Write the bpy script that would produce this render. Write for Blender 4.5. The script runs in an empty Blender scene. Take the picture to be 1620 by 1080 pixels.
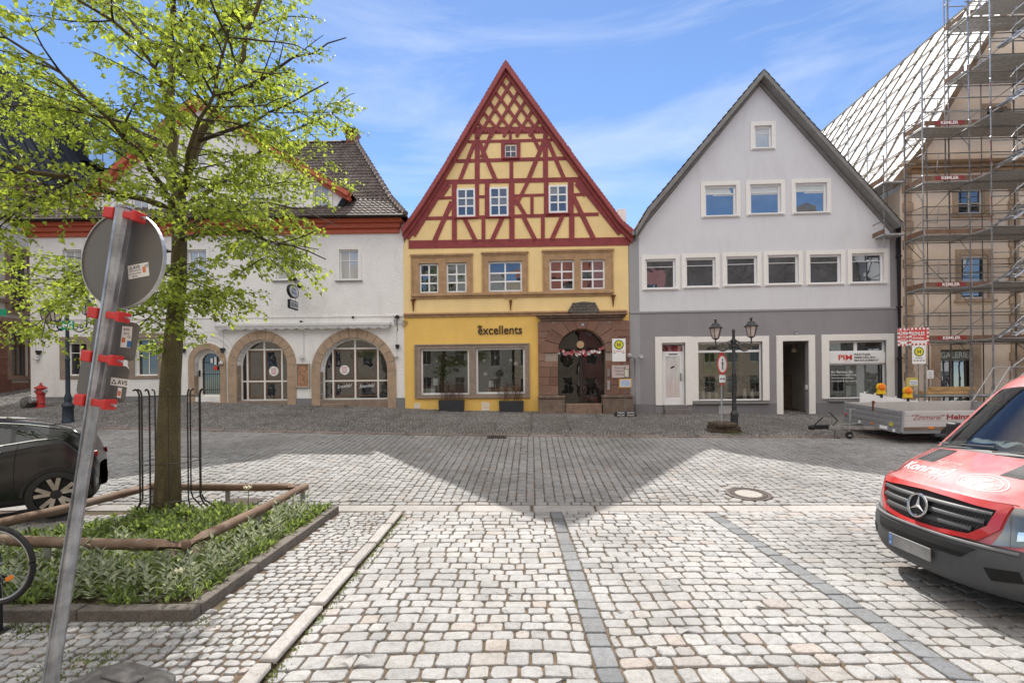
import bpy, bmesh, math, random
import numpy as np
from mathutils import Vector, Matrix
from mathutils.geometry import tessellate_polygon
S = bpy.context.scene
COL = S.collection
RND = random.Random(7)
NPR = np.random.default_rng(11)
F, CX, CY, ROLL, CAMH = 765.0, 810.0, 606.0, 0.010, 2.2
cam_d = bpy.data.cameras.new('camera')
cam = bpy.data.objects.new('camera', cam_d)
COL.objects.link(cam)
cam_d.sensor_fit = 'HORIZONTAL'
cam_d.sensor_width = 36.0
cam_d.lens = F / 1620.0 * 36.0
cam_d.shift_y = (CY - 540.0) / 1620.0
cam_d.clip_start = 0.05
cam_d.clip_end = 3000
cam.matrix_world = Matrix.Translation((0, 0, CAMH)) @ Matrix.Rotation(math.pi / 2, 4, 'X') @ Matrix.Rotation(-ROLL, 4, 'Z')
S.camera = cam
SUN_EL = math.radians(51.3)
SUN_AZ = math.radians(-4.3)          # to the left of +Y, seen from above
SUN_VEC = Vector((math.sin(SUN_AZ) * math.cos(SUN_EL), math.cos(SUN_AZ) * math.cos(SUN_EL), math.sin(SUN_EL)))
sd = bpy.data.lights.new('sun', 'SUN')
sd.energy = 3.05
sd.angle = math.radians(0.55)
sd.color = (1.0, 0.952, 0.888)
sun = bpy.data.objects.new('sun', sd)
COL.objects.link(sun)
sun.rotation_euler = (-SUN_VEC).to_track_quat('-Z', 'Y').to_euler()
W = bpy.data.worlds.new('World')
S.world = W
W.use_nodes = True
nt = W.node_tree
nt.nodes.clear()
def wn(t, **k):
 n = nt.nodes.new(t)
 for a, b in k.items():
  setattr(n, a, b)
 return n
out = wn('ShaderNodeOutputWorld')
bg = wn('ShaderNodeBackground')
bg.inputs['Strength'].default_value = 0.114
sky = wn('ShaderNodeTexSky', sky_type='NISHITA')
sky.sun_disc = False
sky.sun_elevation = SUN_EL
sky.sun_rotation = SUN_AZ
sky.altitude = 300
sky.air_density = 0.7
sky.dust_density = 0.02
sky.ozone_density = 3.0
tc = wn('ShaderNodeTexCoord')
mp = wn('ShaderNodeMapping')
mp.inputs['Rotation'].default_value = (0.10, -0.14, 0.25)
mp.inputs['Scale'].default_value = (1.1, 1.6, 7.5)
n1 = wn('ShaderNodeTexNoise')
n1.inputs['Scale'].default_value = 1.5
n1.inputs['Detail'].default_value = 9
n1.inputs['Roughness'].default_value = 0.62
n1.inputs['Distortion'].default_value = 0.5
r1 = wn('ShaderNodeValToRGB')
r1.color_ramp.elements[0].position = 0.47
r1.color_ramp.elements[1].position = 0.80
n2 = wn('ShaderNodeTexNoise')
n2.inputs['Scale'].default_value = 1.7
n2.inputs['Detail'].default_value = 3
r2 = wn('ShaderNodeValToRGB')
r2.color_ramp.elements[0].position = 0.38
r2.color_ramp.elements[1].position = 0.62
mul = wn('ShaderNodeMath', operation='MULTIPLY')
mul2 = wn('ShaderNodeMath', operation='MULTIPLY')
mul2.inputs[1].default_value = 0.40
mx = wn('ShaderNodeMix', data_type='RGBA')
mx.inputs['B'].default_value = (4.9, 5.1, 5.4, 1)
L = nt.links.new
L(tc.outputs['Generated'], mp.inputs['Vector'])
L(mp.outputs['Vector'], n1.inputs['Vector'])
L(tc.outputs['Generated'], n2.inputs['Vector'])
L(n1.outputs['Fac'], r1.inputs['Fac'])
L(n2.outputs['Fac'], r2.inputs['Fac'])
L(r1.outputs['Color'], mul.inputs[0])
L(r2.outputs['Color'], mul.inputs[1])
L(mul.outputs[0], mul2.inputs[0])
L(mul2.outputs[0], mx.inputs['Factor'])
hsv = wn('ShaderNodeHueSaturation')
hsv.inputs['Saturation'].default_value = 1.02
L(sky.outputs['Color'], hsv.inputs['Color'])
L(hsv.outputs['Color'], mx.inputs['A'])
sx = wn('ShaderNodeSeparateXYZ')
L(tc.outputs['Generated'], sx.inputs['Vector'])
def mrange(src, a, b):
 m = wn('ShaderNodeMapRange', interpolation_type='SMOOTHSTEP')
 m.inputs['From Min'].default_value = a; m.inputs['From Max'].default_value = b
 L(src, m.inputs['Value'])
 return m.outputs['Result']
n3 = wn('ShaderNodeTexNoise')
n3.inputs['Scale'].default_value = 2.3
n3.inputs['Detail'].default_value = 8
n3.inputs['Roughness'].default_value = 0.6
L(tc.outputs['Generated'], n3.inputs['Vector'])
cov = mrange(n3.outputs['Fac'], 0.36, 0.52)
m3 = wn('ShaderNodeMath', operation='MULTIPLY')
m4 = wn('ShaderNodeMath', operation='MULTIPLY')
L(mrange(sx.outputs['Y'], 0.40, 0.02), m3.inputs[0])  # bright cloud bank added behind the camera, unseen, to fill the shaded fronts
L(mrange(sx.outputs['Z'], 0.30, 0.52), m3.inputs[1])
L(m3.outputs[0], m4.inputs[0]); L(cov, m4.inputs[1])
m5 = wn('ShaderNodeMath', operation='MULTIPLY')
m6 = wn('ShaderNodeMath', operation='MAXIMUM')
L(mrange(sx.outputs['Z'], 0.645, 0.74), m5.inputs[0])  # overhead cloud added above the view for the van windscreen to mirror
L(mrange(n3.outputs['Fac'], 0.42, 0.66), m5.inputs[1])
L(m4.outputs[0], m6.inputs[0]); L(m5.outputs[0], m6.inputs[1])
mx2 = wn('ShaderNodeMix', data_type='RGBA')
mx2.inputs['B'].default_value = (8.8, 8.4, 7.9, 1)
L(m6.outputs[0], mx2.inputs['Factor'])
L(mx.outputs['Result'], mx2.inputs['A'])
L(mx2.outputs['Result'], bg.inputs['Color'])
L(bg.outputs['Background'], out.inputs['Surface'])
S.view_settings.view_transform = 'Standard'
S.view_settings.look = 'None'
S.view_settings.exposure = 1.0
S.view_settings.gamma = 1.0
S.view_settings.use_curve_mapping = False
S.render.engine = 'CYCLES'
S.cycles.max_bounces = 7
S.cycles.diffuse_bounces = 4
S.cycles.glossy_bounces = 4
S.cycles.transmission_bounces = 4
S.cycles.transparent_max_bounces = 10
S.cycles.use_denoising = True
S.cycles.sample_clamp_indirect = 6.0
TH = math.radians(2.3)
E1 = Vector((math.cos(TH), -math.sin(TH), 0))
E2 = Vector((math.sin(TH), math.cos(TH), 0))
def ray(px, py):
 u, v = (px - CX) / F, (CY - py) / F
 return u + v * ROLL, v - u * ROLL
def at(px, py, Y):
 u, v = ray(px, py)
 return Vector((u * Y, Y, CAMH + v * Y))
_SX = [-24.0, -17.8, -12.5, -2.0, 6.0, 15.0, 30.0]
_SV = [0.158, 0.154, 0.137, 0.095, 0.080, 0.069, 0.060]
def gz(x, y):
 x = np.asarray(x, float); y = np.asarray(y, float)
 q = np.minimum(x * math.sin(TH) + y * math.cos(TH), 25.0)
 d = q - 8.45
 r = np.where(d < -0.6, 0.0, np.where(d > 0.6, d, (d + 0.6) ** 2 / 2.4))
 return np.interp(x, _SX, _SV) * r
def g(x, y):
 return float(gz(x, y))
def gp(px, py, dz=0.0):
 u, v = ray(px, py)
 lo, hi = 0.5, 60.0
 for _ in range(50):
  m = 0.5 * (lo + hi)
  if CAMH + v * m > g(u * m, m) + dz: lo = m
  else: hi = m
 return Vector((u * lo, lo, g(u * lo, lo) + dz))
def tag(o, label=None, cat=None, group=None, kind=None):
 if label: o['label'] = label
 if cat: o['category'] = cat
 if group: o['group'] = group
 if kind: o['kind'] = kind
 return o
def empty(name, loc=(0, 0, 0), rz=0.0, label=None, cat=None, group=None):
 o = bpy.data.objects.new(name, None)
 COL.objects.link(o)
 o.location = loc
 o.rotation_euler = (0, 0, rz)
 o.empty_display_size = 0.2
 return tag(o, label, cat, group)
def kids(o):
 return [c for c in bpy.data.objects if c.parent == o]
def copy_tree(o, parent=None):
 ch = kids(o)
 c = o.copy()
 COL.objects.link(c)
 c.parent = parent
 for k in ch:
  copy_tree(k, c)
 return c
def perp(d):
 d = d.normalized()
 a = Vector((0, 0, 1)) if abs(d.z) < 0.9 else Vector((1, 0, 0))
 x = d.cross(a).normalized()
 return x, x.cross(d).normalized()
class MB:
 def __init__(s):
  s.v, s.f, s.m = [], [], []
  s.cur = 0
 def add(s, vs, fs, mi=None):
  b = len(s.v)
  s.v += [tuple(p) for p in vs]
  for f in fs:
   s.f.append(tuple(b + i for i in f))
   s.m.append(s.cur if mi is None else mi)
  return s
 def box(s, x0, x1, y0, y1, z0, z1):
  if x0 > x1: x0, x1 = x1, x0
  if y0 > y1: y0, y1 = y1, y0
  if z0 > z1: z0, z1 = z1, z0
  return s.add([(x0, y0, z0), (x1, y0, z0), (x1, y1, z0), (x0, y1, z0), (x0, y0, z1), (x1, y0, z1), (x1, y1, z1), (x0, y1, z1)],
     [(0, 3, 2, 1), (4, 5, 6, 7), (0, 1, 5, 4), (1, 2, 6, 5), (2, 3, 7, 6), (3, 0, 4, 7)])
 def obox(s, c, ax, ay, az, hx, hy, hz):
  c = Vector(c); ax = Vector(ax).normalized() * hx; ay = Vector(ay).normalized() * hy; az = Vector(az).normalized() * hz
  vs = [c + ax * i + ay * j + az * k for k in (-1, 1) for (i, j) in ((-1, -1), (1, -1), (1, 1), (-1, 1))]
  return s.add(vs, [(0, 3, 2, 1), (4, 5, 6, 7), (0, 1, 5, 4), (1, 2, 6, 5), (2, 3, 7, 6), (3, 0, 4, 7)])
 def bar(s, p, q, w, h=None, up=None):
  p, q = Vector(p), Vector(q)
  h = w if h is None else h
  d = q - p
  if up is None: x, y = perp(d)
  else:
   x = d.normalized().cross(Vector(up)).normalized(); y = x.cross(d.normalized())
  return s.obox((p + q) / 2, d, x, y, d.length / 2, w / 2, h / 2)
 def tube(s, pts, r, n=8, caps=True):
  pts = [Vector(p) for p in pts]
  rs = r if isinstance(r, (list, tuple)) else [r] * len(pts)
  vs, fs = [], []
  x = None
  for i, p in enumerate(pts):
   d = (pts[min(i + 1, len(pts) - 1)] - pts[max(i - 1, 0)])
   if d.length < 1e-9: d = Vector((0, 0, 1))
   d.normalize()
   if x is None: x, y = perp(d)
   else:
    x = (x - d * x.dot(d))
    if x.length < 1e-6: x, y = perp(d)
    x.normalize(); y = d.cross(x)
   for k in range(n):
    a = 2 * math.pi * k / n
    vs.append(p + x * (rs[i] * math.cos(a)) + y * (rs[i] * math.sin(a)))
  for i in range(len(pts) - 1):
   for k in range(n):
    a, b = i * n + k, i * n + (k + 1) % n
    fs.append((a, b, b + n, a + n))
  if caps:
   fs.append(tuple(reversed(range(n))))
   fs.append(tuple(range((len(pts) - 1) * n, len(pts) * n)))
  return s.add(vs, fs)
 def lathe(s, prof, c=(0, 0, 0), n=16, axis='Z', caps=True):
  vs, fs = [], []
  c = Vector(c)
  for r, h in prof:
   for k in range(n):
    a = 2 * math.pi * k / n
    p = (r * math.cos(a), r * math.sin(a), h)
    if axis == 'Y': p = (p[0], p[2], p[1])
    if axis == 'X': p = (p[2], p[0], p[1])
    vs.append(c + Vector(p))
  m = len(prof)
  for i in range(m - 1):
   for k in range(n):
    a, b = i * n + k, i * n + (k + 1) % n
    fs.append((a, b, b + n, a + n))
  if caps:
   fs.append(tuple(reversed(range(n))))
   fs.append(tuple(range((m - 1) * n, m * n)))
  return s.add(vs, fs)
 def prism(s, poly, y0, y1):
  n = len(poly)
  vs = [(x, y0, z) for x, z in poly] + [(x, y1, z) for x, z in poly]
  fs = [(i, (i + 1) % n, n + (i + 1) % n, n + i) for i in range(n)]
  tri = tessellate_polygon([[Vector((x, z, 0)) for x, z in poly]])
  fs += [tuple(t) for t in tri] + [tuple(n + i for i in t) for t in tri]
  return s.add(vs, fs)
 def beam(s, p, q, w, y0, y1):
  p, q = Vector((p[0], p[1])), Vector((q[0], q[1]))
  d = (q - p).normalized() * 1.0
  nrm = Vector((-d.y, d.x)) * (w / 2)
  a, b, c, e = p + nrm, p - nrm, q - nrm, q + nrm
  return s.prism([(a.x, a.y), (b.x, b.y), (c.x, c.y), (e.x, e.y)], y0, y1)
 def sheet(s, outer, holes=(), y=0.0, depth=0.2):
  loops = [outer] + list(holes)
  from mathutils.geometry import delaunay_2d_cdt
  pts, eds = [], []
  for lp in loops:
   b0 = len(pts)
   pts += [Vector((x, z)) for x, z in lp]
   eds += [(b0 + i, b0 + (i + 1) % len(lp)) for i in range(len(lp))]
  ov, oe, of = delaunay_2d_cdt(pts, eds, [], 0, 1e-5)[:3]
  def inside(p, lp):
   c = False
   for i in range(len(lp)):
    (xa, za), (xb, zb) = lp[i], lp[i - 1]
    if (za > p.y) != (zb > p.y) and p.x < (xb - xa) * (p.y - za) / (zb - za) + xa: c = not c
   return c
  ff = []
  for f in of:
   c = sum((ov[i] for i in f), Vector((0, 0))) / len(f)
   if inside(c, outer) and not any(inside(c, h) for h in holes): ff.append(tuple(f))
  s.add([(v.x, y, v.y) for v in ov], ff)
  for lp in holes:
   n = len(lp)
   s.add([(x, y, z) for x, z in lp] + [(x, y + depth, z) for x, z in lp],
    [(i, (i + 1) % n, n + (i + 1) % n, n + i) for i in range(n)])
  return s
 def build(s, name, mats, parent=None, smooth=False, bevel=0.0, recalc=True, seg=1, angle=None):
  me = bpy.data.meshes.new(name)
  me.from_pydata(s.v, [], s.f)
  if not isinstance(mats, (list, tuple)): mats = [mats]
  for m in mats: me.materials.append(m)
  if len(mats) > 1: me.polygons.foreach_set('material_index', s.m)
  if recalc:
   bm = bmesh.new(); bm.from_mesh(me)
   bmesh.ops.recalc_face_normals(bm, faces=bm.faces)
   bm.to_mesh(me); bm.free()
  if smooth:
   me.polygons.foreach_set('use_smooth', [True] * len(me.polygons))
   if angle is None: angle = 40
   try: me.set_sharp_from_angle(angle=math.radians(angle))
   except Exception: pass
  me.update()
  o = bpy.data.objects.new(name, me)
  COL.objects.link(o)
  o.parent = parent
  if bevel > 0:
   b = o.modifiers.new('bevel', 'BEVEL')
   b.width = bevel; b.segments = seg; b.limit_method = 'ANGLE'; b.angle_limit = math.radians(40)
  return o
def arrays_obj(name, verts, quads, tris, mats, parent=None, smooth=False, mi=None, colors=None):
 me = bpy.data.meshes.new(name)
 verts = np.asarray(verts, np.float32)
 quads = np.asarray(quads, np.int32).reshape(-1, 4); tris = np.asarray(tris, np.int32).reshape(-1, 3)
 me.vertices.add(len(verts)); me.vertices.foreach_set('co', verts.ravel())
 nl = quads.size + tris.size
 me.loops.add(nl)
 me.loops.foreach_set('vertex_index', np.concatenate([quads.ravel(), tris.ravel()]).astype(np.int32))
 npoly = len(quads) + len(tris)
 me.polygons.add(npoly)
 st = np.concatenate([np.arange(len(quads)) * 4, quads.size + np.arange(len(tris)) * 3]).astype(np.int32)
 me.polygons.foreach_set('loop_start', st)
 if not isinstance(mats, (list, tuple)): mats = [mats]
 for m in mats: me.materials.append(m)
 if mi is not None: me.polygons.foreach_set('material_index', np.asarray(mi, np.int32))
 me.polygons.foreach_set('use_smooth', np.full(npoly, smooth))
 me.update(calc_edges=True)
 me.validate()
 o = bpy.data.objects.new(name, me)
 COL.objects.link(o)
 o.parent = parent
 return o
def text_arrays(body, size=1.0, align='CENTER', offset=0.0, shear=0.0, spacing=1.0, resolution=3):
 cu = bpy.data.curves.new('lettering', 'FONT')
 cu.body = body; cu.size = size; cu.align_x = align; cu.align_y = 'CENTER'
 cu.offset = offset; cu.shear = shear; cu.space_character = spacing; cu.resolution_u = resolution
 cu.extrude = 0.0
 o = bpy.data.objects.new('lettering', cu)
 COL.objects.link(o)
 dg = bpy.context.evaluated_depsgraph_get()
 me = bpy.data.meshes.new_from_object(o.evaluated_get(dg))
 vs = [(v.co.x, v.co.y) for v in me.vertices]
 fs = [tuple(p.vertices) for p in me.polygons]
 bpy.data.objects.remove(o); bpy.data.curves.remove(cu); bpy.data.meshes.remove(me)
 return vs, fs
def text_fit(body, w, h, **k):
 vs, fs = text_arrays(body, **k)
 xs = [p[0] for p in vs]; ys = [p[1] for p in vs]
 x0, x1, y0, y1 = min(xs), max(xs), min(ys), max(ys)
 return [((p[0] - (x0 + x1) / 2) * w / (x1 - x0), (p[1] - (y0 + y1) / 2) * h / (y1 - y0)) for p in vs], fs
MATS = {}
class NT:
 def __init__(s, m):
  m.use_nodes = True
  s.t = m.node_tree; s.t.nodes.clear()
  s.out = s.n('ShaderNodeOutputMaterial')
  s._co = None
 def n(s, t, **k):
  nd = s.t.nodes.new(t)
  for a, b in k.items(): setattr(nd, a, b)
  return nd
 def l(s, a, b): s.t.links.new(a, b)
 def co(s):
  if s._co is None: s._co = s.n('ShaderNodeTexCoord').outputs['Object']
  return s._co
 def geo(s): return s.n('ShaderNodeNewGeometry')
 def noise(s, scale, detail=4, rough=0.55, vec=None, dist=0.0, stretch=None):
  v = vec or s.co()
  if stretch:
   mp = s.n('ShaderNodeMapping'); mp.inputs['Scale'].default_value = stretch
   s.l(v, mp.inputs['Vector']); v = mp.outputs['Vector']
  nd = s.n('ShaderNodeTexNoise')
  nd.inputs['Scale'].default_value = scale; nd.inputs['Detail'].default_value = detail
  nd.inputs['Roughness'].default_value = rough; nd.inputs['Distortion'].default_value = dist
  s.l(v, nd.inputs['Vector'])
  return nd.outputs['Fac']
 def ramp(s, fac, stops, interp='LINEAR'):
  r = s.n('ShaderNodeValToRGB'); cr = r.color_ramp; cr.interpolation = interp
  while len(cr.elements) < len(stops): cr.elements.new(0.5)
  for e, (p, c) in zip(cr.elements, stops):
   e.position = p; e.color = (*c, 1) if len(c) == 3 else c
  s.l(fac, r.inputs['Fac'])
  return r.outputs['Color']
 def mix(s, fac, a, b, blend='MIX'):
  m = s.n('ShaderNodeMix', data_type='RGBA', blend_type=blend)
  for k, x in (('Factor', fac), ('A', a), ('B', b)):
   if isinstance(x, (int, float)): m.inputs[k].default_value = x
   elif isinstance(x, tuple): m.inputs[k].default_value = (*x, 1)
   else: s.l(x, m.inputs[k])
  return m.outputs['Result']
 def math(s, op, a, b=0.0):
  m = s.n('ShaderNodeMath', operation=op)
  for i, x in enumerate((a, b)):
   if isinstance(x, (int, float)): m.inputs[i].default_value = x
   else: s.l(x, m.inputs[i])
  return m.outputs[0]
 def bump(s, h, strength=0.3, dist=0.01):
  b = s.n('ShaderNodeBump'); b.inputs['Strength'].default_value = strength; b.inputs['Distance'].default_value = dist
  s.l(h, b.inputs['Height'])
  return b.outputs['Normal']
 def bsdf(s, color, rough=0.7, metal=0.0, normal=None, spec=0.5, **k):
  p = s.n('ShaderNodeBsdfPrincipled')
  for nm, x in (('Base Color', color), ('Roughness', rough), ('Metallic', metal)):
   if isinstance(x, (int, float)): p.inputs[nm].default_value = x
   elif isinstance(x, tuple): p.inputs[nm].default_value = (*x, 1)
   else: s.l(x, p.inputs[nm])
  p.inputs['Specular IOR Level'].default_value = spec
  for nm, x in k.items(): p.inputs[nm.replace('_', ' ')].default_value = x
  if normal is not None: s.l(normal, p.inputs['Normal'])
  return p.outputs['BSDF']
 def done(s, sh): s.l(sh, s.out.inputs['Surface'])
def sc(c, k): return tuple(min(1, x * k) for x in c)
def mat(name, color, rough=0.7, var=0.12, scale=6.0, bump=0.15, bscale=60.0, bdist=0.004, metal=0.0, spec=0.4, stain=0.0, stain_c=(0.2, 0.17, 0.13), fine=0.06, **k):
 if name in MATS: return MATS[name]
 m = bpy.data.materials.new(name); t = NT(m)
 c = t.ramp(t.noise(scale, 5, 0.6), [(0.3, sc(color, 1 - var)), (0.7, sc(color, 1 + var))])
 if fine: c = t.mix(1.0, c, t.ramp(t.noise(bscale * 1.7, 3, 0.7), [(0.25, (1 - fine * 2,) * 3), (0.75, (1, 1, 1))]), 'MULTIPLY')
 if stain:
  f = t.ramp(t.noise(1.6, 8, 0.68, dist=0.6, stretch=(1, 1, 0.35)), [(0.50, (0, 0, 0)), (0.74, (stain,) * 3)])
  c = t.mix(f, c, stain_c)
 nrm = t.bump(t.noise(bscale, 4, 0.6), bump, bdist) if bump else None
 t.done(t.bsdf(c, rough, metal, nrm, spec, **k))
 MATS[name] = m
 return m
def metal(name, color, rough=0.45, metal_=0.9, spec=0.5, var=0.15):
 return mat(name, color, rough, var, 9.0, 0.12, 120, 0.002, metal_, spec)
def glass_front(name, inner=(0.02, 0.022, 0.025), refl=0.3, tint=(0.95, 0.98, 1.0), curtain=None):
 if name in MATS: return MATS[name]
 m = bpy.data.materials.new(name); t = NT(m)
 if curtain:
  c = t.ramp(t.noise(3.0, 4, 0.6, stretch=(9, 9, 0.5)), [(0.3, sc(curtain, 0.7)), (0.7, sc(curtain, 1.1))])
 else:
  c = t.ramp(t.noise(2.2, 3, 0.5), [(0.35, sc(inner, 0.5)), (0.7, sc(inner, 2.2))])
 d = t.n('ShaderNodeBsdfDiffuse'); t.l(c, d.inputs['Color'])
 gl = t.n('ShaderNodeBsdfGlossy'); gl.inputs['Roughness'].default_value = 0.012; gl.inputs['Color'].default_value = (*tint, 1)
 t.l(t.bump(t.noise(1.6, 2, 0.5), 0.2, 0.02), gl.inputs['Normal'])
 fr = t.n('ShaderNodeFresnel'); fr.inputs['IOR'].default_value = 1.5
 mx = t.n('ShaderNodeMixShader')
 t.l(t.math('MAXIMUM', t.math('ADD', fr.outputs[0], refl - 0.04), 0.0), mx.inputs['Fac'])
 t.l(d.outputs[0], mx.inputs[1]); t.l(gl.outputs[0], mx.inputs[2])
 t.done(mx.outputs[0])
 MATS[name] = m
 return m
def glass_clear(name, refl=0.14, tint=(0.86, 0.9, 0.88)):
 if name in MATS: return MATS[name]
 m = bpy.data.materials.new(name); t = NT(m)
 tr = t.n('ShaderNodeBsdfTransparent'); tr.inputs['Color'].default_value = (*tint, 1)
 gl = t.n('ShaderNodeBsdfGlossy'); gl.inputs['Roughness'].default_value = 0.01
 fr = t.n('ShaderNodeFresnel'); fr.inputs['IOR'].default_value = 1.5
 mx = t.n('ShaderNodeMixShader')
 t.l(t.math('ADD', fr.outputs[0], refl - 0.04), mx.inputs['Fac'])
 t.l(tr.outputs[0], mx.inputs[1]); t.l(gl.outputs[0], mx.inputs[2])
 t.done(mx.outputs[0])
 MATS[name] = m
 return m
def island_stone(name, stops, rough=0.75, speck=0.25, bump=0.35, moss=0.0):
 if name in MATS: return MATS[name]
 m = bpy.data.materials.new(name); t = NT(m)
 ge = t.geo()
 c = t.ramp(ge.outputs['Random Per Island'], stops)
 wv = ge.outputs['Position']
 c = t.mix(1.0, c, t.ramp(t.noise(95, 4, 0.85, vec=wv), [(0.32, (1 - speck * 1.9,) * 3), (0.5, (0.97,) * 3), (0.68, (1.12,) * 3)]), 'MULTIPLY')
 c = t.mix(1.0, c, t.ramp(t.noise(0.55, 5, 0.65, vec=wv), [(0.3, (0.70, 0.69, 0.67)), (0.62, (1.07,) * 3)]), 'MULTIPLY')
 c = t.mix(1.0, c, t.ramp(t.noise(16, 6, 0.8, vec=wv), [(0.30, (0.66, 0.63, 0.59)), (0.52, (1.0,) * 3), (0.75, (1.07,) * 3)]), 'MULTIPLY')
 if moss:
  f = t.ramp(t.noise(1.1, 6, 0.7, vec=wv), [(0.55, (0, 0, 0)), (0.75, (moss,) * 3)])
  c = t.mix(f, c, (0.10, 0.10, 0.06))
 nr = t.bump(t.noise(42, 6, 0.75, vec=wv), bump * 1.7, 0.010)
 t.done(t.bsdf(c, rough, 0.0, nr, 0.35))
 MATS[name] = m
 return m
M_joint = None
def make_ground_mat():
 m = bpy.data.materials.new('joint_earth'); t = NT(m)
 wv = t.geo().outputs['Position']
 c = t.ramp(t.noise(14, 5, 0.7, vec=wv), [(0.3, (0.07, 0.05, 0.034)), (0.55, (0.15, 0.11, 0.078)), (0.75, (0.23, 0.18, 0.135))])
 f = t.ramp(t.noise(2.3, 6, 0.75, vec=wv), [(0.52, (0, 0, 0)), (0.66, (0.75,) * 3)])
 c = t.mix(f, c, (0.060, 0.068, 0.024))
 t.done(t.bsdf(c, 0.95, 0, t.bump(t.noise(160, 4, 0.7, vec=wv), 0.6, 0.01), 0.2))
 return m
M_joint = make_ground_mat()
GRANITE = [(0.0, (0.315, 0.312, 0.306)), (0.25, (0.395, 0.393, 0.388)), (0.5, (0.355, 0.354, 0.353)), (0.72, (0.42, 0.417, 0.408)), (0.88, (0.385, 0.375, 0.358)),
  (0.92, (0.40, 0.355, 0.325)), (0.95, (0.29, 0.295, 0.30)), (1.0, (0.39, 0.386, 0.375))]
M_granite = island_stone('granite_sett', GRANITE, 0.72, 0.2, 0.4)
M_road = island_stone('road_sett', [(p, sc(c, 0.80)) for p, c in GRANITE], 0.74, 0.22, 0.4)
M_small = island_stone('small_sett', [(p, sc(c, 0.97)) for p, c in GRANITE], 0.74, 0.2, 0.3)
M_fan = island_stone('fan_sett', [(0, (0.16, 0.154, 0.148)), (0.3, (0.26, 0.25, 0.24)), (0.6, (0.21, 0.20, 0.19)), (0.85, (0.32, 0.305, 0.29)), (1, (0.18, 0.17, 0.165))], 0.75, 0.2, 0.3)
M_band = island_stone('basalt_sett', [(0, (0.19, 0.20, 0.215)), (0.35, (0.245, 0.255, 0.27)), (0.7, (0.215, 0.225, 0.235)), (1, (0.165, 0.172, 0.182))], 0.7, 0.28, 0.4)
M_slab = island_stone('granite_slab', [(0, (0.36, 0.345, 0.33)), (0.5, (0.42, 0.40, 0.38)), (1, (0.39, 0.365, 0.345))], 0.75, 0.22, 0.35)
M_kerbred = island_stone('red_kerb_stone', [(0, (0.25, 0.195, 0.175)), (0.5, (0.29, 0.235, 0.21)), (1, (0.235, 0.20, 0.185))], 0.8, 0.2, 0.3)
M_curbrough = island_stone('rough_concrete_kerb', [(0, (0.20, 0.175, 0.15)), (1, (0.25, 0.225, 0.20))], 0.9, 0.5, 1.2)
xs = np.concatenate([np.linspace(-90, -26, 12), np.linspace(-24, 24, 97), np.linspace(26, 90, 12)])
ys = np.concatenate([np.linspace(-40, -2, 12), np.linspace(0, 28, 113), np.linspace(30, 120, 10)])
gx, gy = np.meshgrid(xs, ys)
gv = np.stack([gx.ravel(), gy.ravel(), gz(gx.ravel(), gy.ravel()) - 0.019], 1)
nx, ny = len(xs), len(ys)
ii = (np.arange(ny - 1)[:, None] * nx + np.arange(nx - 1)[None, :]).ravel()
gq = np.stack([ii, ii + 1, ii + 1 + nx, ii + nx], 1)
tag(arrays_obj('ground', gv, gq, [], M_joint, smooth=True), 'earthy ground showing in the joints between the setts', 'ground', kind='structure')
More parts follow.
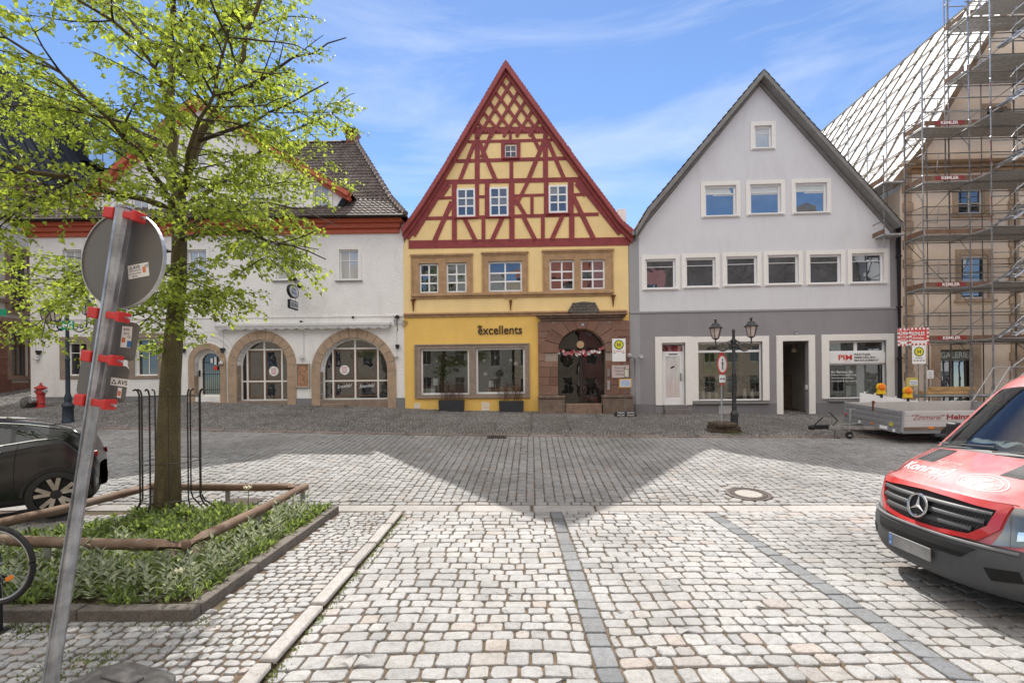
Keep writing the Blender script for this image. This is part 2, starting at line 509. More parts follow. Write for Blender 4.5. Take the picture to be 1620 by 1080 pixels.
def stones(name, rects, to_xy, gap, mats, zoff=0.0, level=2, jit=0.006, corner=0.03, tilt=0.02, hvar=0.004, label=None, cat='paving', dome=0.0015, mi=None):
 R = np.asarray(rects, float)
 n = len(R)
 cu, cv = (R[:, 0] + R[:, 1]) / 2, (R[:, 2] + R[:, 3]) / 2
 hx, hy = (R[:, 1] - R[:, 0]) / 2 - gap / 2, (R[:, 3] - R[:, 2]) / 2 - gap / 2
 hx *= NPR.uniform(0.95, 1.0, n); hy *= NPR.uniform(0.95, 1.0, n)
 rc = np.minimum(np.minimum(hx, hy) * 0.55, corner * NPR.uniform(0.6, 1.3, n))
 k = {2: 3, 1: 2, 0: 1}[level]
 per = []
 for q, (sx, sy) in enumerate(((1, 1), (-1, 1), (-1, -1), (1, -1))):
  for j in range(k):
   a = math.pi / 2 * q + (math.pi / 2 * (j / (k - 1)) if k > 1 else math.pi / 4)
   rr = rc if k > 1 else rc * 0.4
   per.append((sx * (hx - rr) + rr * math.cos(a), sy * (hy - rr) + rr * math.sin(a)))
 P = len(per)
 per = np.stack([np.stack(p, 1) for p in per], 1)              # n, P, 2
 per = per + NPR.normal(0, jit, per.shape) * (1 if level else 0.6)
 if level == 2:   rings = [(1.0, -0.05), (1.0, -0.008), (0.955, -0.0012), (0.90, 0.0), (0.5, dome)]
 elif level == 1: rings = [(1.0, -0.04), (1.0, -0.008), (0.94, -0.0008), (0.88, 0.0)]
 else:            rings = [(1.0, -0.025), (0.80, 0.0)]
 ang = NPR.normal(0, 0.014, n); ca, sa = np.cos(ang), np.sin(ang)
 tx, ty = NPR.normal(0, tilt, n), NPR.normal(0, tilt, n)
 h = NPR.normal(0, hvar, n)
 V = []
 for s_, z_ in rings:
  p = per * s_
  x = p[..., 0] * ca[:, None] - p[..., 1] * sa[:, None]
  y = p[..., 0] * sa[:, None] + p[..., 1] * ca[:, None]
  z = z_ + h[:, None] + tx[:, None] * x + ty[:, None] * y
  if level == 2 and z_ > -0.01: z = z + NPR.normal(0, 0.0014, z.shape)
  V.append(np.stack([cu[:, None] + x, cv[:, None] + y, z], -1))
 V = np.concatenate(V, 1)
 nr = len(rings)
 cen = level > 0
 if cen:
  V = np.concatenate([V, np.stack([cu, cv, h + (dome if level == 2 else 0.0008)], -1)[:, None, :]], 1)
 m = V.shape[1]
 quads, tris = [], []
 for r in range(nr - 1):
  for j in range(P):
   quads.append((r * P + j, r * P + (j + 1) % P, (r + 1) * P + (j + 1) % P, (r + 1) * P + j))
 if cen:
  for j in range(P): tris.append(((nr - 1) * P + j, (nr - 1) * P + (j + 1) % P, nr * P))
 else: quads.append(tuple((nr - 1) * P + j for j in range(4)))
 off = (np.arange(n) * m)[:, None, None]
 Q = (np.array(quads)[None] + off).reshape(-1, 4)
 T = (np.array(tris)[None] + off).reshape(-1, 3) if tris else np.zeros((0, 3), int)
 u, v, z = V[..., 0].ravel(), V[..., 1].ravel(), V[..., 2].ravel()
 X, Y = to_xy(u, v)
 Z = gz(X, Y) + z + zoff
 o = arrays_obj(name, np.stack([X, Y, Z], 1), Q, T, mats, smooth=(level > 0))
 return tag(o, label, cat, kind='structure')
def ident(u, v): return u, v
def street(u, v):
 return u * math.cos(TH) + v * math.sin(TH), -u * math.sin(TH) + v * math.cos(TH)
def rows(v0, v1, u_lo, u_hi, hr, lr, keep=None):
 out = []; v = v0; k = 0
 while v < v1 - hr[0] * 0.4:
  h = min(RND.uniform(*hr), v1 - v)
  if v1 - v - h < hr[0] * 0.6: h = v1 - v
  u = u_lo + RND.uniform(-0.1, 0)
  base = RND.uniform(0.9, 1.1)
  while u < u_hi:
   l = RND.uniform(*lr) * base
   if RND.random() < 0.10: l *= 0.7
   if u_hi - u - l < lr[0] * 0.5: l = u_hi - u
   a, b = max(u, u_lo), min(u + l, u_hi)
   if b - a > 0.06 and (keep is None or keep((a + b) / 2, v + h / 2)): out.append((a, b, v, v + h))
   u += l
  v += h; k += 1
 return out
Q0 = 8.28            # where the parking bays end and the carriageway begins
def front(x): return (Q0 - x * math.sin(TH)) / math.cos(TH)
bays = []
for (a, b) in ((-1.86, 0.62), (0.82, 3.2), (3.4, 15.0)):
 bays += rows(0.4, Q0, a, b, (0.135, 0.205), (0.155, 0.27))
def bay_xy(u, v):
 u = np.asarray(u); v = np.asarray(v)
 v = v + 0.016 * np.sin(u * 1.9 + v * 0.7) + 0.009 * np.sin(u * 4.3 - v * 1.3) - 0.012 * np.cos(u * .8 + v * 2.1)
 return u, v - np.clip((v - 4.0) / 4.0, 0, 1) * np.asarray(u) * math.sin(TH)
stones('parking_setts', bays, bay_xy, 0.014, M_granite, 0, 2, 0.0042, 0.026, 0.010, 0.0035, 'worn pale granite setts of the parking bays', 'paving')
for xb in (0.72, 3.30):
 st = []; v = 0.4
 while v < Q0 - 0.05:
  l = RND.uniform(0.19, 0.34); st.append((xb - 0.095, xb + 0.095, v, min(v + l, Q0))); v += l
 stones('bay_marking', st, bay_xy, 0.008, M_band, 0.001, 1, 0.003, 0.012, 0.01, 0.002,
  'dark blue-grey stone line between the parking bays, ' + ('the one in the middle of the square' if xb < 1 else 'the one nearest the red van'), 'marking')
sl = []; u = -22
while u < 22:
 l = RND.uniform(0.85, 1.35)
 sl.append((u, u + l, Q0 + 0.01, Q0 + 0.36)); u += l
stones('gutter_slabs', sl, street, 0.008, M_slab, 0, 1, 0.003, 0.01, 0.004, 0.002, 'row of long pale granite gutter slabs', 'paving')
stones('gutter_setts', rows(Q0 + 0.38, Q0 + 0.54, -22, 22, (0.15, 0.17), (0.18, 0.27)), street, 0.014, M_road, 0, 1, 0.005, 0.025, 0.02, 0.003,
 'single row of setts beside the gutter slabs', 'paving')
MAN = gp(1184, 781)
def not_man(x, y): return (x - MAN.x) ** 2 + (y - MAN.y) ** 2 > 0.50 ** 2
QK = 14.80
def road_keep(a, b):
 X, Y = street(b, a)
 return not_man(float(X), float(Y))
rd = rows(-22, 22, Q0 + 0.56, QK, (0.155, 0.19), (0.13, 0.26), road_keep)   # u: across, v: along
def across(u, v): return street(v, u)
stones('road_setts', rd, across, 0.014, M_road, 0, 1, 0.005, 0.022, 0.016, 0.0025, 'grey granite setts of the carriageway laid in courses', 'road')
kb = []; u = -22
while u < 22:
 l = RND.uniform(0.8, 1.2); kb.append((u, u + l, QK + 0.01, QK + 0.17)); u += l
stones('road_kerb', kb, street, 0.008, M_kerbred, 0.03, 1, 0.003, 0.012, 0.004, 0.002, 'low reddish kerb stones along the pavement', 'kerb')
fan = []
SP = 1.25
v = QK + 0.2
while v < 22.4:
 u = -24 + RND.uniform(0, 0.1)
 while u < 22:
  l = RND.uniform(0.085, 0.125)
  fan.append((u, u + l, v, v + 0.098)); u += l
 v += 0.098
def fan_xy(u, v):
 w = (u / SP) % 1.0
 dv = 0.30 * np.sqrt(np.maximum(0.0, 1 - (2 * w - 1) ** 2 * 0.95))
 v2 = v + dv * np.clip((v - QK - 0.18) / 0.6, 0, 1)
 return street(u, v2)
far_fan = [r for r in fan if not (r[2] > 20.6 and r[0] > -18.5)]
stones('pavement_setts', far_fan, fan_xy, 0.022, M_fan, 0.030, 0, 0.004, 0.02, 0.07, 0.005, 'dark little setts of the pavement laid in arcs', 'pavement')
PZ = 0.045
BED = [(-9.0, 4.55), (-3.02, 4.55), (-3.02, 8.12), (-6.2, 8.12), (-6.2, 6.85), (-9.0, 6.85)]
def in_bed(x, y, m=0.0):
 return (-9 - m < x < -2.98 + m and 4.52 - m < y < 6.85 + m) or (-6.2 - m < x < -2.98 + m and 4.52 - m < y < 8.12 + m)
def pave_keep(u, v): return not in_bed(u, v, 0.05)
sp = rows(0.4, 8.18, -14.5, -2.02, (0.095, 0.125), (0.09, 0.16), pave_keep)
pv = [(-14.5, 0.2), (-1.9, 0.2), (-1.9, 8.2), (-14.5, 8.2)]
mb = MB()
mb.add([(x, y, PZ - 0.015) for x, y in pv] + [(x, y, -0.05) for x, y in pv], [(0, 1, 2, 3), (0, 1, 5, 4), (1, 2, 6, 5), (2, 3, 7, 6), (3, 0, 4, 7)])
tag(mb.build('pavement_base', M_joint), 'brown joint sand under the small setts', 'pavement', kind='structure')
def flat_xy(u, v): return u, v
stones('footpath_setts', sp, flat_xy, 0.015, M_small, PZ, 1, 0.005, 0.02, 0.03, 0.003, 'small pale setts with rusty joints round the planted bed', 'pavement')
ke = []; v = 0.4
while v < 8.2:
 l = RND.uniform(0.5, 1.0); ke.append((-2.01, -1.87, v, min(v + l, 8.25))); v += l
stones('footpath_edging', ke, flat_xy, 0.006, M_slab, PZ + 0.012, 1, 0.003, 0.012, 0.004, 0.002, 'flush granite edging between footpath and parking bays', 'kerb')
M_iron = mat('cast_iron', (0.125, 0.105, 0.095), 0.6, 0.25, 12, 0.3, 90, 0.004, 0.55, 0.5)
M_conc = mat('concrete_fill', (0.36, 0.34, 0.31), 0.85, 0.1, 8, 0.25, 90, 0.004)
def slope_empty(name, p, label, cat, group=None):
 e = empty(name, p, 0, label, cat, group)
 dx = (g(p.x + .5, p.y) - g(p.x - .5, p.y)); dy = (g(p.x, p.y + .5) - g(p.x, p.y - .5))
 e.rotation_euler = (math.atan(dy), -math.atan(dx), 0)
 return e
mh = slope_empty('manhole_cover', Vector((MAN.x, MAN.y, MAN.z + 0.006)), 'round iron manhole cover with pale concrete centre set in the sunny setts', 'manhole')
b = MB(); b.lathe([(0.40, -0.03), (0.40, 0.004), (0.365, 0.008), (0.36, 0.0), (0.33, 0.0), (0.325, 0.006)], n=40, caps=False)
for k in range(36):
 a = 2 * math.pi * k / 36
 b.obox((0.288 * math.cos(a), 0.288 * math.sin(a), 0.004), (math.cos(a), math.sin(a), 0), (-math.sin(a), math.cos(a), 0), (0, 0, 1), 0.032, 0.016, 0.005)
b.lathe([(0.325, -0.004), (0.245, -0.004)], n=40, caps=False)
b.lathe([(0.25, -0.004), (0.25, 0.006), (0.235, 0.006), (0.235, -0.004)], n=40, caps=False)
b.build('iron_ring', M_iron, mh)
b = MB(); b.lathe([(0.236, -0.03), (0.236, 0.002), (0.1, 0.004)], n=40); b.build('concrete_fill', M_conc, mh)
cs = []
for k in range(14):
 a0 = 2 * math.pi * k / 14; cs.append((a0 * 0.46, (a0 + 2 * math.pi / 14) * 0.46, 0.405, 0.54))
def collar(u, v): return MAN.x + v * np.cos(u / 0.46), MAN.y + v * np.sin(u / 0.46)
stones('manhole_collar_setts', cs, collar, 0.018, M_road, 0, 1, 0.006, 0.02, 0.02, 0.003, 'cut setts in a ring round the manhole', 'paving')
dp = gp(786, 691)
dg_ = slope_empty('street_drain', Vector((dp.x, dp.y, dp.z + 0.012)), 'small dark iron drain grating at the foot of the reddish kerb', 'drain')
b = MB()
for k in range(9): b.box(-0.26 + k * 0.06, -0.235 + k * 0.06, -0.2, 0.2, 0, 0.015)
b.box(-0.29, -0.265, -0.22, 0.22, 0, 0.018); b.box(0.265, 0.29, -0.22, 0.22, 0, 0.018); b.box(-0.264, 0.264, -0.22, -0.202, 0, 0.018); b.box(-0.264, 0.264, 0.202, 0.22, 0, 0.018)
b.build('grating', M_iron, dg_)
b = MB(); b.box(-0.262, 0.262, -0.201, 0.201, -0.02, -0.004); b.build('shaft', mat('black_void', (0.01, 0.01, 0.01), 0.9, bump=0), dg_)
dp = gp(384, 790, PZ)
dg_ = empty('tree_drain', (dp.x, dp.y, PZ + 0.008), 0, 'flat slotted grating in the setts behind the planted bed', 'drain')
b = MB()
for k in range(8): b.box(-0.3, 0.3, -0.26 + k * 0.07, -0.225 + k * 0.07, 0, 0.012)
b.box(-0.33, -0.302, -0.27, 0.27, 0, 0.013); b.box(0.302, 0.33, -0.27, 0.27, 0, 0.013)
b.build('grating', metal('rusty_grating', (0.14, 0.11, 0.10), 0.7, 0.5), dg_)
class Fac:
 def __init__(s, x, y, deg):
  s.a = math.radians(deg)
  s.e1 = Vector((math.cos(s.a), -math.sin(s.a), 0)); s.e2 = Vector((math.sin(s.a), math.cos(s.a), 0))
  s.O = Vector((x, y, g(x, y)))
 def empty(s, name, label, cat, group=None):
  return empty(name, s.O, -s.a, label, cat, group)
 def p(s, px, py, off=0.0):
  u, v = ray(px, py)
  t = (s.O.dot(s.e2) + off) / (u * s.e2.x + s.e2.y)
  w = Vector((u * t, t, 0)) - Vector((s.O.x, s.O.y, 0))
  return w.dot(s.e1), CAMH + v * t - s.O.z
 def r(s, x0, y0, x1, y1, off=0.0):
  a, b, c, d = s.p(x0, y0, off), s.p(x1, y0, off), s.p(x0, y1, off), s.p(x1, y1, off)
  return (a[0] + c[0]) / 2, (b[0] + d[0]) / 2, (c[1] + d[1]) / 2, (a[1] + b[1]) / 2      # x0, x1, z0, z1
 def w(s, x, y, z):
  return s.O + s.e1 * x + s.e2 * y + Vector((0, 0, z))
 def ground(s, x, y=0.0):
  p = s.w(x, y, 0); return g(p.x, p.y) - s.O.z
def R4(r): return [(r[0], r[2]), (r[1], r[2]), (r[1], r[3]), (r[0], r[3])]
def grow(r, a, b=None, c=None, d=None):
 b = a if b is None else b; c = a if c is None else c; d = c if d is None else d
 return (r[0] - a, r[1] + b, r[2] - c, r[3] + d)
def arch(x0, x1, z0, zs, rise=None, n=18):
 cx, rr = (x0 + x1) / 2, (x1 - x0) / 2
 rise = rr if rise is None else rise
 return [(x0, z0), (x1, z0)] + [(cx + rr * math.cos(math.pi * k / n), zs + rise * math.sin(math.pi * k / n)) for k in range(n + 1)]
def ring(mb, outer, inner, y0, y1):
 n = len(outer)
 vs = [(x, y0, z) for x, z in outer] + [(x, y0, z) for x, z in inner] + [(x, y1, z) for x, z in outer] + [(x, y1, z) for x, z in inner]
 fs = []
 for i in range(n):
  j = (i + 1) % n
  fs += [(i, j, n + j, n + i), (i, 2 * n + i, 2 * n + j, j), (n + i, n + j, 3 * n + j, 3 * n + i), (2 * n + i, 3 * n + i, 3 * n + j, 2 * n + j)]
 mb.add(vs, fs)
 return mb
def surround(mb, r, w, y0, y1, wb=None, wt=None):
 wb = w if wb is None else wb; wt = w if wt is None else wt
 o = R4((r[0] - w, r[1] + w, r[2] - wb, r[3] + wt))
 return ring(mb, o, R4(r), y0, y1)
def window(par, r, y, fm, gm, cols=(0.5,), rws=(0.5,), fw=0.05, bw=0.03, dep=0.05, name='window', label=None, tilt=0.006, tops=None):
 x0, x1, z0, z1 = r
 b = MB()
 surround(b, (x0 + fw, x1 - fw, z0 + fw, z1 - fw), fw, y, y + dep)
 a0, a1, c0, c1 = x0 + fw, x1 - fw, z0 + fw, z1 - fw
 xs = [a0 + (a1 - a0) * c for c in cols]; zs = [c0 + (c1 - c0) * c for c in rws]
 for k, x in enumerate(xs): b.box(x - bw / 2, x + bw / 2, y + 0.003, y + dep - 0.004, c0, c1)
 for k, z in enumerate(zs): b.box(a0, a1, y + 0.006, y + dep - 0.007, z - bw / 2, z + bw / 2)
 f = b.build(name, fm, par)
 if label: f['label'] = label
 pb = MB()
 X = [a0] + xs + [a1]; Z = [c0] + zs + [c1]
 yy = y + dep * 0.6
 for i in range(len(X) - 1):
  for j in range(len(Z) - 1):
   tx, tz = RND.uniform(-tilt, tilt), RND.uniform(-tilt, tilt)
   w, h = X[i + 1] - X[i], Z[j + 1] - Z[j]
   vs = [(X[i], yy + -tx * w - tz * h, Z[j]), (X[i + 1], yy + tx * w - tz * h, Z[j]), (X[i + 1], yy + tx * w + tz * h, Z[j + 1]), (X[i], yy - tx * w + tz * h, Z[j + 1])]
   pb.add(vs, [(0, 1, 2, 3)])
 pb.build('pane', gm, f, recalc=False)
 return f
def tile_plane(mb, e0, e1, r0, r1, tw=0.21, th=0.30, amp=0.022, step=0.022, sub=6):
 e0, e1, r0, r1 = map(Vector, (e0, e1, r0, r1))
 up = ((r0 + r1) / 2 - (e0 + e1) / 2)
 ex = (e1 - e0).normalized()
 up = up - ex * up.dot(ex)
 H = up.length; uy = up.normalized(); nn = ex.cross(uy).normalized()
 if nn.z < 0: nn = -nn
 rowsn = max(1, round(H / th)); hh = H / rowsn
 xl0, xl1 = 0.0, (r0 - e0).dot(ex); xr0, xr1 = (e1 - e0).length, (r1 - e0).dot(ex)
 dx = tw / sub
 for k in range(rowsn):
  t0 = k / rowsn
  a = xl0 + (xl1 - xl0) * (k + 0.5) / rowsn; b = xr0 + (xr1 - xr0) * (k + 0.5) / rowsn
  if b - a < 0.05: continue
  nc = max(2, int((b - a) / dx) + 1)
  u = np.linspace(a, b, nc + 1)
  ph = (u / tw + 0.5 * (k % 2) * 0) % 1.0
  prof = amp * (np.sin(2 * math.pi * ph) * 0.8 + 0.35 * np.sin(4 * math.pi * ph))
  jit = np.array([RND.uniform(-0.004, 0.004) for _ in range(nc + 1)])
  base = len(mb.v)
  vs = []
  for (h, off) in ((k * hh - 0.03, step + 0.012), ((k + 1) * hh, 0.0)):
   for i in range(nc + 1):
    vs.append(e0 + ex * float(u[i]) + uy * h + nn * float(prof[i] + off + jit[i]))
  for i in range(nc + 1): vs.append(e0 + ex * float(u[i]) + uy * (k * hh - 0.03) + nn * float(prof[i] - 0.012))
  m = nc + 1
  fs = []
  for i in range(nc):
   fs.append((i, i + 1, m + i + 1, m + i)); fs.append((2 * m + i, 2 * m + i + 1, i + 1, i))
  mb.add(vs, fs)
 return mb
def ridge_tiles(mb, p, q, r=0.12, l=0.38):
 p, q = Vector(p), Vector(q)
 d = q - p; n = max(1, round(d.length / l))
 for k in range(n):
  a = p + d * (k / n); b = p + d * ((k + 1.06) / n)
  mb.tube([a, b], [r * 1.08, r * 0.9], 8)
 return mb
M_white = mat('white_render', (0.84, 0.82, 0.79), 0.9, 0.04, 1.2, 0.9, 14, 0.03, stain=0.34, stain_c=(0.48, 0.44, 0.40), fine=0.03)
M_plinth = mat('grey_plinth', (0.22, 0.22, 0.225), 0.9, 0.12, 3, 0.3, 50, 0.006)
M_orange = mat('red_oxide_wood', (0.50, 0.115, 0.06), 0.6, 0.12, 7, 0.15, 60, 0.004)
M_yellow = mat('yellow_render', (0.85, 0.55, 0.145), 0.88, 0.06, 1.4, 0.5, 24, 0.012, stain=0.25, stain_c=(0.55, 0.35, 0.12), fine=0.03)
M_yellow2 = mat('pale_yellow_render', (0.88, 0.66, 0.31), 0.88, 0.06, 1.4, 0.5, 24, 0.012, stain=0.2, stain_c=(0.6, 0.42, 0.2), fine=0.03)
M_timber = mat('oxblood_timber', (0.275, 0.045, 0.045), 0.62, 0.22, 5, 0.3, 45, 0.006, stain=0.35, stain_c=(0.15, 0.03, 0.035))
M_verge = mat('oxblood_board', (0.33, 0.065, 0.062), 0.55, 0.15, 5, 0.2, 45, 0.004, stain=0.3, stain_c=(0.2, 0.05, 0.05))
M_sand = mat('ochre_sandstone', (0.44, 0.275, 0.145), 0.85, 0.2, 4, 0.4, 40, 0.008, stain=0.5, stain_c=(0.25, 0.16, 0.10))
M_greystone = mat('grey_brown_sandstone', (0.30, 0.235, 0.185), 0.88, 0.16, 4, 0.4, 40, 0.008, stain=0.5, stain_c=(0.17, 0.14, 0.12))
M_archstone = mat('arch_sandstone', (0.43, 0.31, 0.215), 0.88, 0.16, 3, 0.4, 40, 0.008, stain=0.45, stain_c=(0.24, 0.17, 0.12))
M_winwhite = mat('white_window_paint', (0.82, 0.82, 0.81), 0.45, 0.03, 6, 0, fine=0)
M_wincream = mat('cream_window_paint', (0.80, 0.775, 0.72), 0.45, 0.04, 6, 0, fine=0)
M_lilac = mat('pale_lilac_render', (0.685, 0.685, 0.70), 0.9, 0.025, 1.0, 0.35, 60, 0.006, stain=0.36, stain_c=(0.5, 0.48, 0.47), fine=0.03)
M_grey = mat('grey_violet_render', (0.30, 0.282, 0.29), 0.9, 0.05, 1.0, 0.35, 50, 0.006, stain=0.4, stain_c=(0.2, 0.19, 0.20))
M_grey2 = mat('dark_grey_base', (0.21, 0.20, 0.205), 0.9, 0.06, 2.0, 0.35, 50, 0.006, stain=0.3, stain_c=(0.13, 0.125, 0.13))
M_midgrey = mat('grey_strip_render', (0.36, 0.355, 0.36), 0.9, 0.05, 1.2, 0.3, 50, 0.006)
M_greywood = mat('weathered_grey_board', (0.235, 0.225, 0.21), 0.8, 0.15, 4, 0.35, 40, 0.006)
M_tile = mat('dark_pantile', (0.115, 0.092, 0.080), 0.8, 0.45, 3.2, 0.3, 40, 0.006, spec=0.2, stain=0.7, stain_c=(0.22, 0.19, 0.17))
M_tilered = mat('red_plain_tile', (0.33, 0.105, 0.065), 0.75, 0.3, 3, 0.3, 40, 0.006)
M_slate = mat('black_zinc', (0.032, 0.035, 0.043), 0.7, 0.12, 2.5, 0.08, 20, 0.006, 0.0, 0.0)
M_zinc = metal('zinc_sheet', (0.28, 0.285, 0.29), 0.5, 0.6)
M_dark = mat('dark_interior', (0.035, 0.033, 0.03), 0.9, 0.2, 4, 0)
M_room = mat('room_wall', (0.36, 0.34, 0.31), 0.9, 0.1, 2, 0)
M_iron2 = metal('black_wrought_iron', (0.02, 0.02, 0.022), 0.5, 0.5)
M_rust = metal('rusty_iron', (0.19, 0.062, 0.025), 0.8, 0.3, 0.3)
M_brownwood = mat('brown_varnished_wood', (0.16, 0.085, 0.045), 0.45, 0.2, 8, 0.1, 60, 0.003)
M_paper = mat('white_paper', (0.80, 0.80, 0.78), 0.7, 0.03, 6, 0, fine=0)
M_black = mat('black_plastic', (0.018, 0.018, 0.02), 0.5, 0.2, 6, 0.1, 80, 0.002)
G_dark = glass_front('pane_dark', (0.02, 0.022, 0.026), 0.18)
G_sky = glass_front('pane_bright', (0.02, 0.03, 0.04), 0.34)
G_curt = glass_front('pane_with_curtain', refl=0.14, curtain=(0.50, 0.50, 0.48))
G_inn = glass_front('inn_pane', (0.016, 0.016, 0.018), 0.075)
G_shop = glass_clear('shop_pane', 0.10)
FW = Fac(-20.02, 20.12, 0.35)
white = FW.empty('white_inn', 'long white rendered inn with arched stone doorways, orange cornice and dark pantile roof', 'house')
wx1 = FW.p(640, 500)[0]
zc = FW.p(400, 372)[1]                 # underside of the cornice
ze = FW.p(400, 351)[1]
arches = []
d0 = FW.r(308, 552, 349, 627)
door_op = arch(d0[0], d0[1], d0[2] - 0.02, d0[3] - (d0[1] - d0[0]) / 2)
a1 = FW.r(375, 537, 455, 634); arch1 = arch(a1[0], a1[1], a1[2], a1[3] - (a1[1] - a1[0]) / 2)
a2 = FW.r(507, 534, 613, 632); arch2 = arch(a2[0], a2[1], a2[2], a2[3] - (a2[1] - a2[0]) / 2)
ups = [FW.r(c - 15, 395, c + 15, 442) for c in (115, 213, 312, 452, 552)]
lows = [FW.r(105, 541, 138, 594), FW.r(213, 535, 250, 594)]
b = MB()
b.sheet([(0, -0.9), (wx1, -0.9), (wx1, ze - 0.02), (0, ze - 0.02)], [door_op, arch1, arch2] + [R4(r) for r in ups + lows], 0, 0.36)
b.add([(0, 0, -0.9), (0, 10, -0.9), (0, 10, ze - .02), (0, 0, ze - .02), (wx1, 0, -0.9), (wx1, 10, -0.9), (wx1, 10, ze - .02), (wx1, 0, ze - .02)],
 [(0, 1, 2, 3), (4, 5, 6, 7), (1, 5, 6, 2)])
b.build('wall', M_white, white)
ends = [0, *[x for r in (d0, a1, a2) for x in (r[0] - 0.36, r[1] + 0.36)], wx1 - 0.002]
zpl = [FW.p(60, 628)[1], FW.p(340, 630)[1], FW.p(480, 630)[1], FW.p(630, 629)[1]]
for k in range(4):
 b = MB(); b.box(ends[2 * k] + 0.004, ends[2 * k + 1], -0.03, 0.004, -0.9, zpl[k]); b.build('plinth', M_plinth, white)
b = MB(); zs_ = FW.p(480, 501)[1]; b.box(0.003, wx1 - 0.003, -0.035, 0.003, zs_ - 0.03, zs_ + 0.03); b.build('string_course', M_white, white)
b = MB()
for k, (f0, f1, o) in enumerate(((0, 0.34, 0.10), (0.34, 0.68, 0.22), (0.68, 1.0, 0.36))):
 b.box(-o * 0.6 - 0.003 * k, wx1 - 0.25 + o * 0.65, -o, 0.05 + 0.01 * k, zc + (ze - zc) * f0, zc + (ze - zc) * f1 - 0.002)
b.build('cornice', M_orange, white, bevel=0.02)
zr = 14.75 - FW.O.z
xr0, xr1, yr = 3.6, wx1 - 3.55, 5.0
ef = [(-0.45, -0.52), (wx1 + 0.28, -0.52)]
mid = 0.30
def rp(x, y, z): return Vector((x, y, z))
zm = ze + (zr - ze) * 0.20
E_l, E_r = rp(-0.2, -0.50, ze + 0.04), rp(wx1 + 0.18, -0.50, ze + 0.04)
M_l, M_r = rp(0.75, 1.10, ze + 1.32), rp(wx1 - 0.80, 1.10, ze + 1.32)
T_l, T_r = rp(xr0, yr, zr), rp(xr1, yr, zr)
b = MB()
tile_plane(b, E_l, E_r, M_l, M_r); tile_plane(b, M_l, M_r, T_l, T_r)
Eb_r, Mb_r = rp(wx1 + 0.18, 10.5, ze + 0.04), rp(wx1 - 0.8, 8.9, ze + 1.32)
tile_plane(b, E_r, Eb_r, M_r, Mb_r); tile_plane(b, M_r, Mb_r, T_r, T_r + Vector((0, 0.02, 0)))
Eb_l, Mb_l = rp(-0.2, 10.5, ze + 0.04), rp(0.75, 8.9, ze + 1.32)
tile_plane(b, Eb_l, E_l, Mb_l, M_l); tile_plane(b, Mb_l, M_l, T_l + Vector((0, 0.02, 0)), T_l)
b.add([Eb_l, Eb_r, Mb_r, Mb_l, T_r, T_l], [(0, 1, 2, 3), (3, 2, 4, 5)])
roof_w = b.build('roof', M_tile, white, recalc=False)
b = MB(); ridge_tiles(b, E_r + Vector((0, 0, .05)), M_r + Vector((0, 0, .05))); ridge_tiles(b, M_r + Vector((0, 0, .05)), T_r + Vector((0, 0, .05))); ridge_tiles(b, T_l, T_r)
ridge_tiles(b, E_l + Vector((0, 0, .05)), M_l + Vector((0, 0, .05))); ridge_tiles(b, M_l + Vector((0, 0, .05)), T_l + Vector((0, 0, .05)))
b.build('ridge_tiles', mat('pale_ridge_tile', (0.20, 0.17, 0.155), 0.6, 0.35, 3, 0.3, 40, 0.005), roof_w, smooth=True)
b = MB(); b.tube([(-0.25, -0.58, ze + 0.0), (wx1 + 0.2, -0.58, ze - 0.0)], 0.07, 8); b.build('gutter', metal('dark_gutter', (0.06, 0.055, 0.05), 0.55, 0.5), roof_w, smooth=True)
c0 = FW.p(558, 214, 5.2)
b = MB(); b.box(c0[0] - 0.26, c0[0] + 0.26, 4.9, 5.5, zr - 0.6, zr + 0.35); ch = b.build('chimney', mat('chimney_brick', (0.24, 0.10, 0.065), 0.85, 0.25, 9), roof_w, bevel=0.01)
b = MB(); b.add([(c0[0] - 0.22, 4.95, zr + .35), (c0[0] + .22, 4.95, zr + .35), (c0[0] + .22, 5.45, zr + .35), (c0[0] - .22, 5.45, zr + .35), (c0[0] - .52, 4.7, zr + .66), (c0[0] + .30, 4.7, zr + .60), (c0[0] + .30, 5.7, zr + .60), (c0[0] - .52, 5.7, zr + .66)],
 [(0, 1, 5, 4), (1, 2, 6, 5), (2, 3, 7, 6), (3, 0, 4, 7), (4, 5, 6, 7)]); b.build('chimney_cowl', metal('brown_copper', (0.20, 0.10, 0.07), 0.5, 0.6), ch)
YG = 0.30
gp_ = [FW.p(x, y, YG) for x, y in ((150, 347), (528, 347), (551, 309), (315, 168), (138, 318))]
zb_ = ze - 0.1
outl = [(gp_[0][0], zb_), (gp_[1][0], zb_), gp_[2], gp_[3], gp_[4]]
gws = [FW.r(c - 13, 292, c + 13, 339, YG) for c in (508, 405, 312, 222)] + [FW.r(302, 222, 326, 262, YG)]
b = MB(); b.sheet(outl, [R4(r) for r in gws], YG, 0.14); b.build('gable_wall', M_white, white)
for r in gws:
 w_ = window(white, grow(r, 0.0), YG + 0.07, M_wincream, G_curt, (0.5,), (0.62,), 0.05)
 b = MB(); surround(b, r, 0.13, YG - 0.035, YG + 0.02); b.build('trim', M_wincream, w_)
b = MB()
pk = Vector((gp_[3][0], gp_[3][1] + 0.12)); pr = Vector((gp_[2][0] + 0.12, gp_[2][1] - 0.07)); pl = Vector((gp_[4][0] - 0.12, gp_[4][1] - 0.07))
for o_, wd, y0_, y1_ in ((0.0, 0.22, YG - 0.36, YG + 0.0), (-0.17, 0.16, YG - 0.20, YG + 0.02)):
 b.beam((pk.x, pk.y + o_), (pr.x, pr.y + o_), wd, y0_, y1_); b.beam((pk.x, pk.y + o_ + 0.006), (pl.x, pl.y + o_), wd, y0_ - 0.004, y1_ - 0.004)
b.build('gable_cornice', M_orange, white, bevel=0.015)
b = MB()
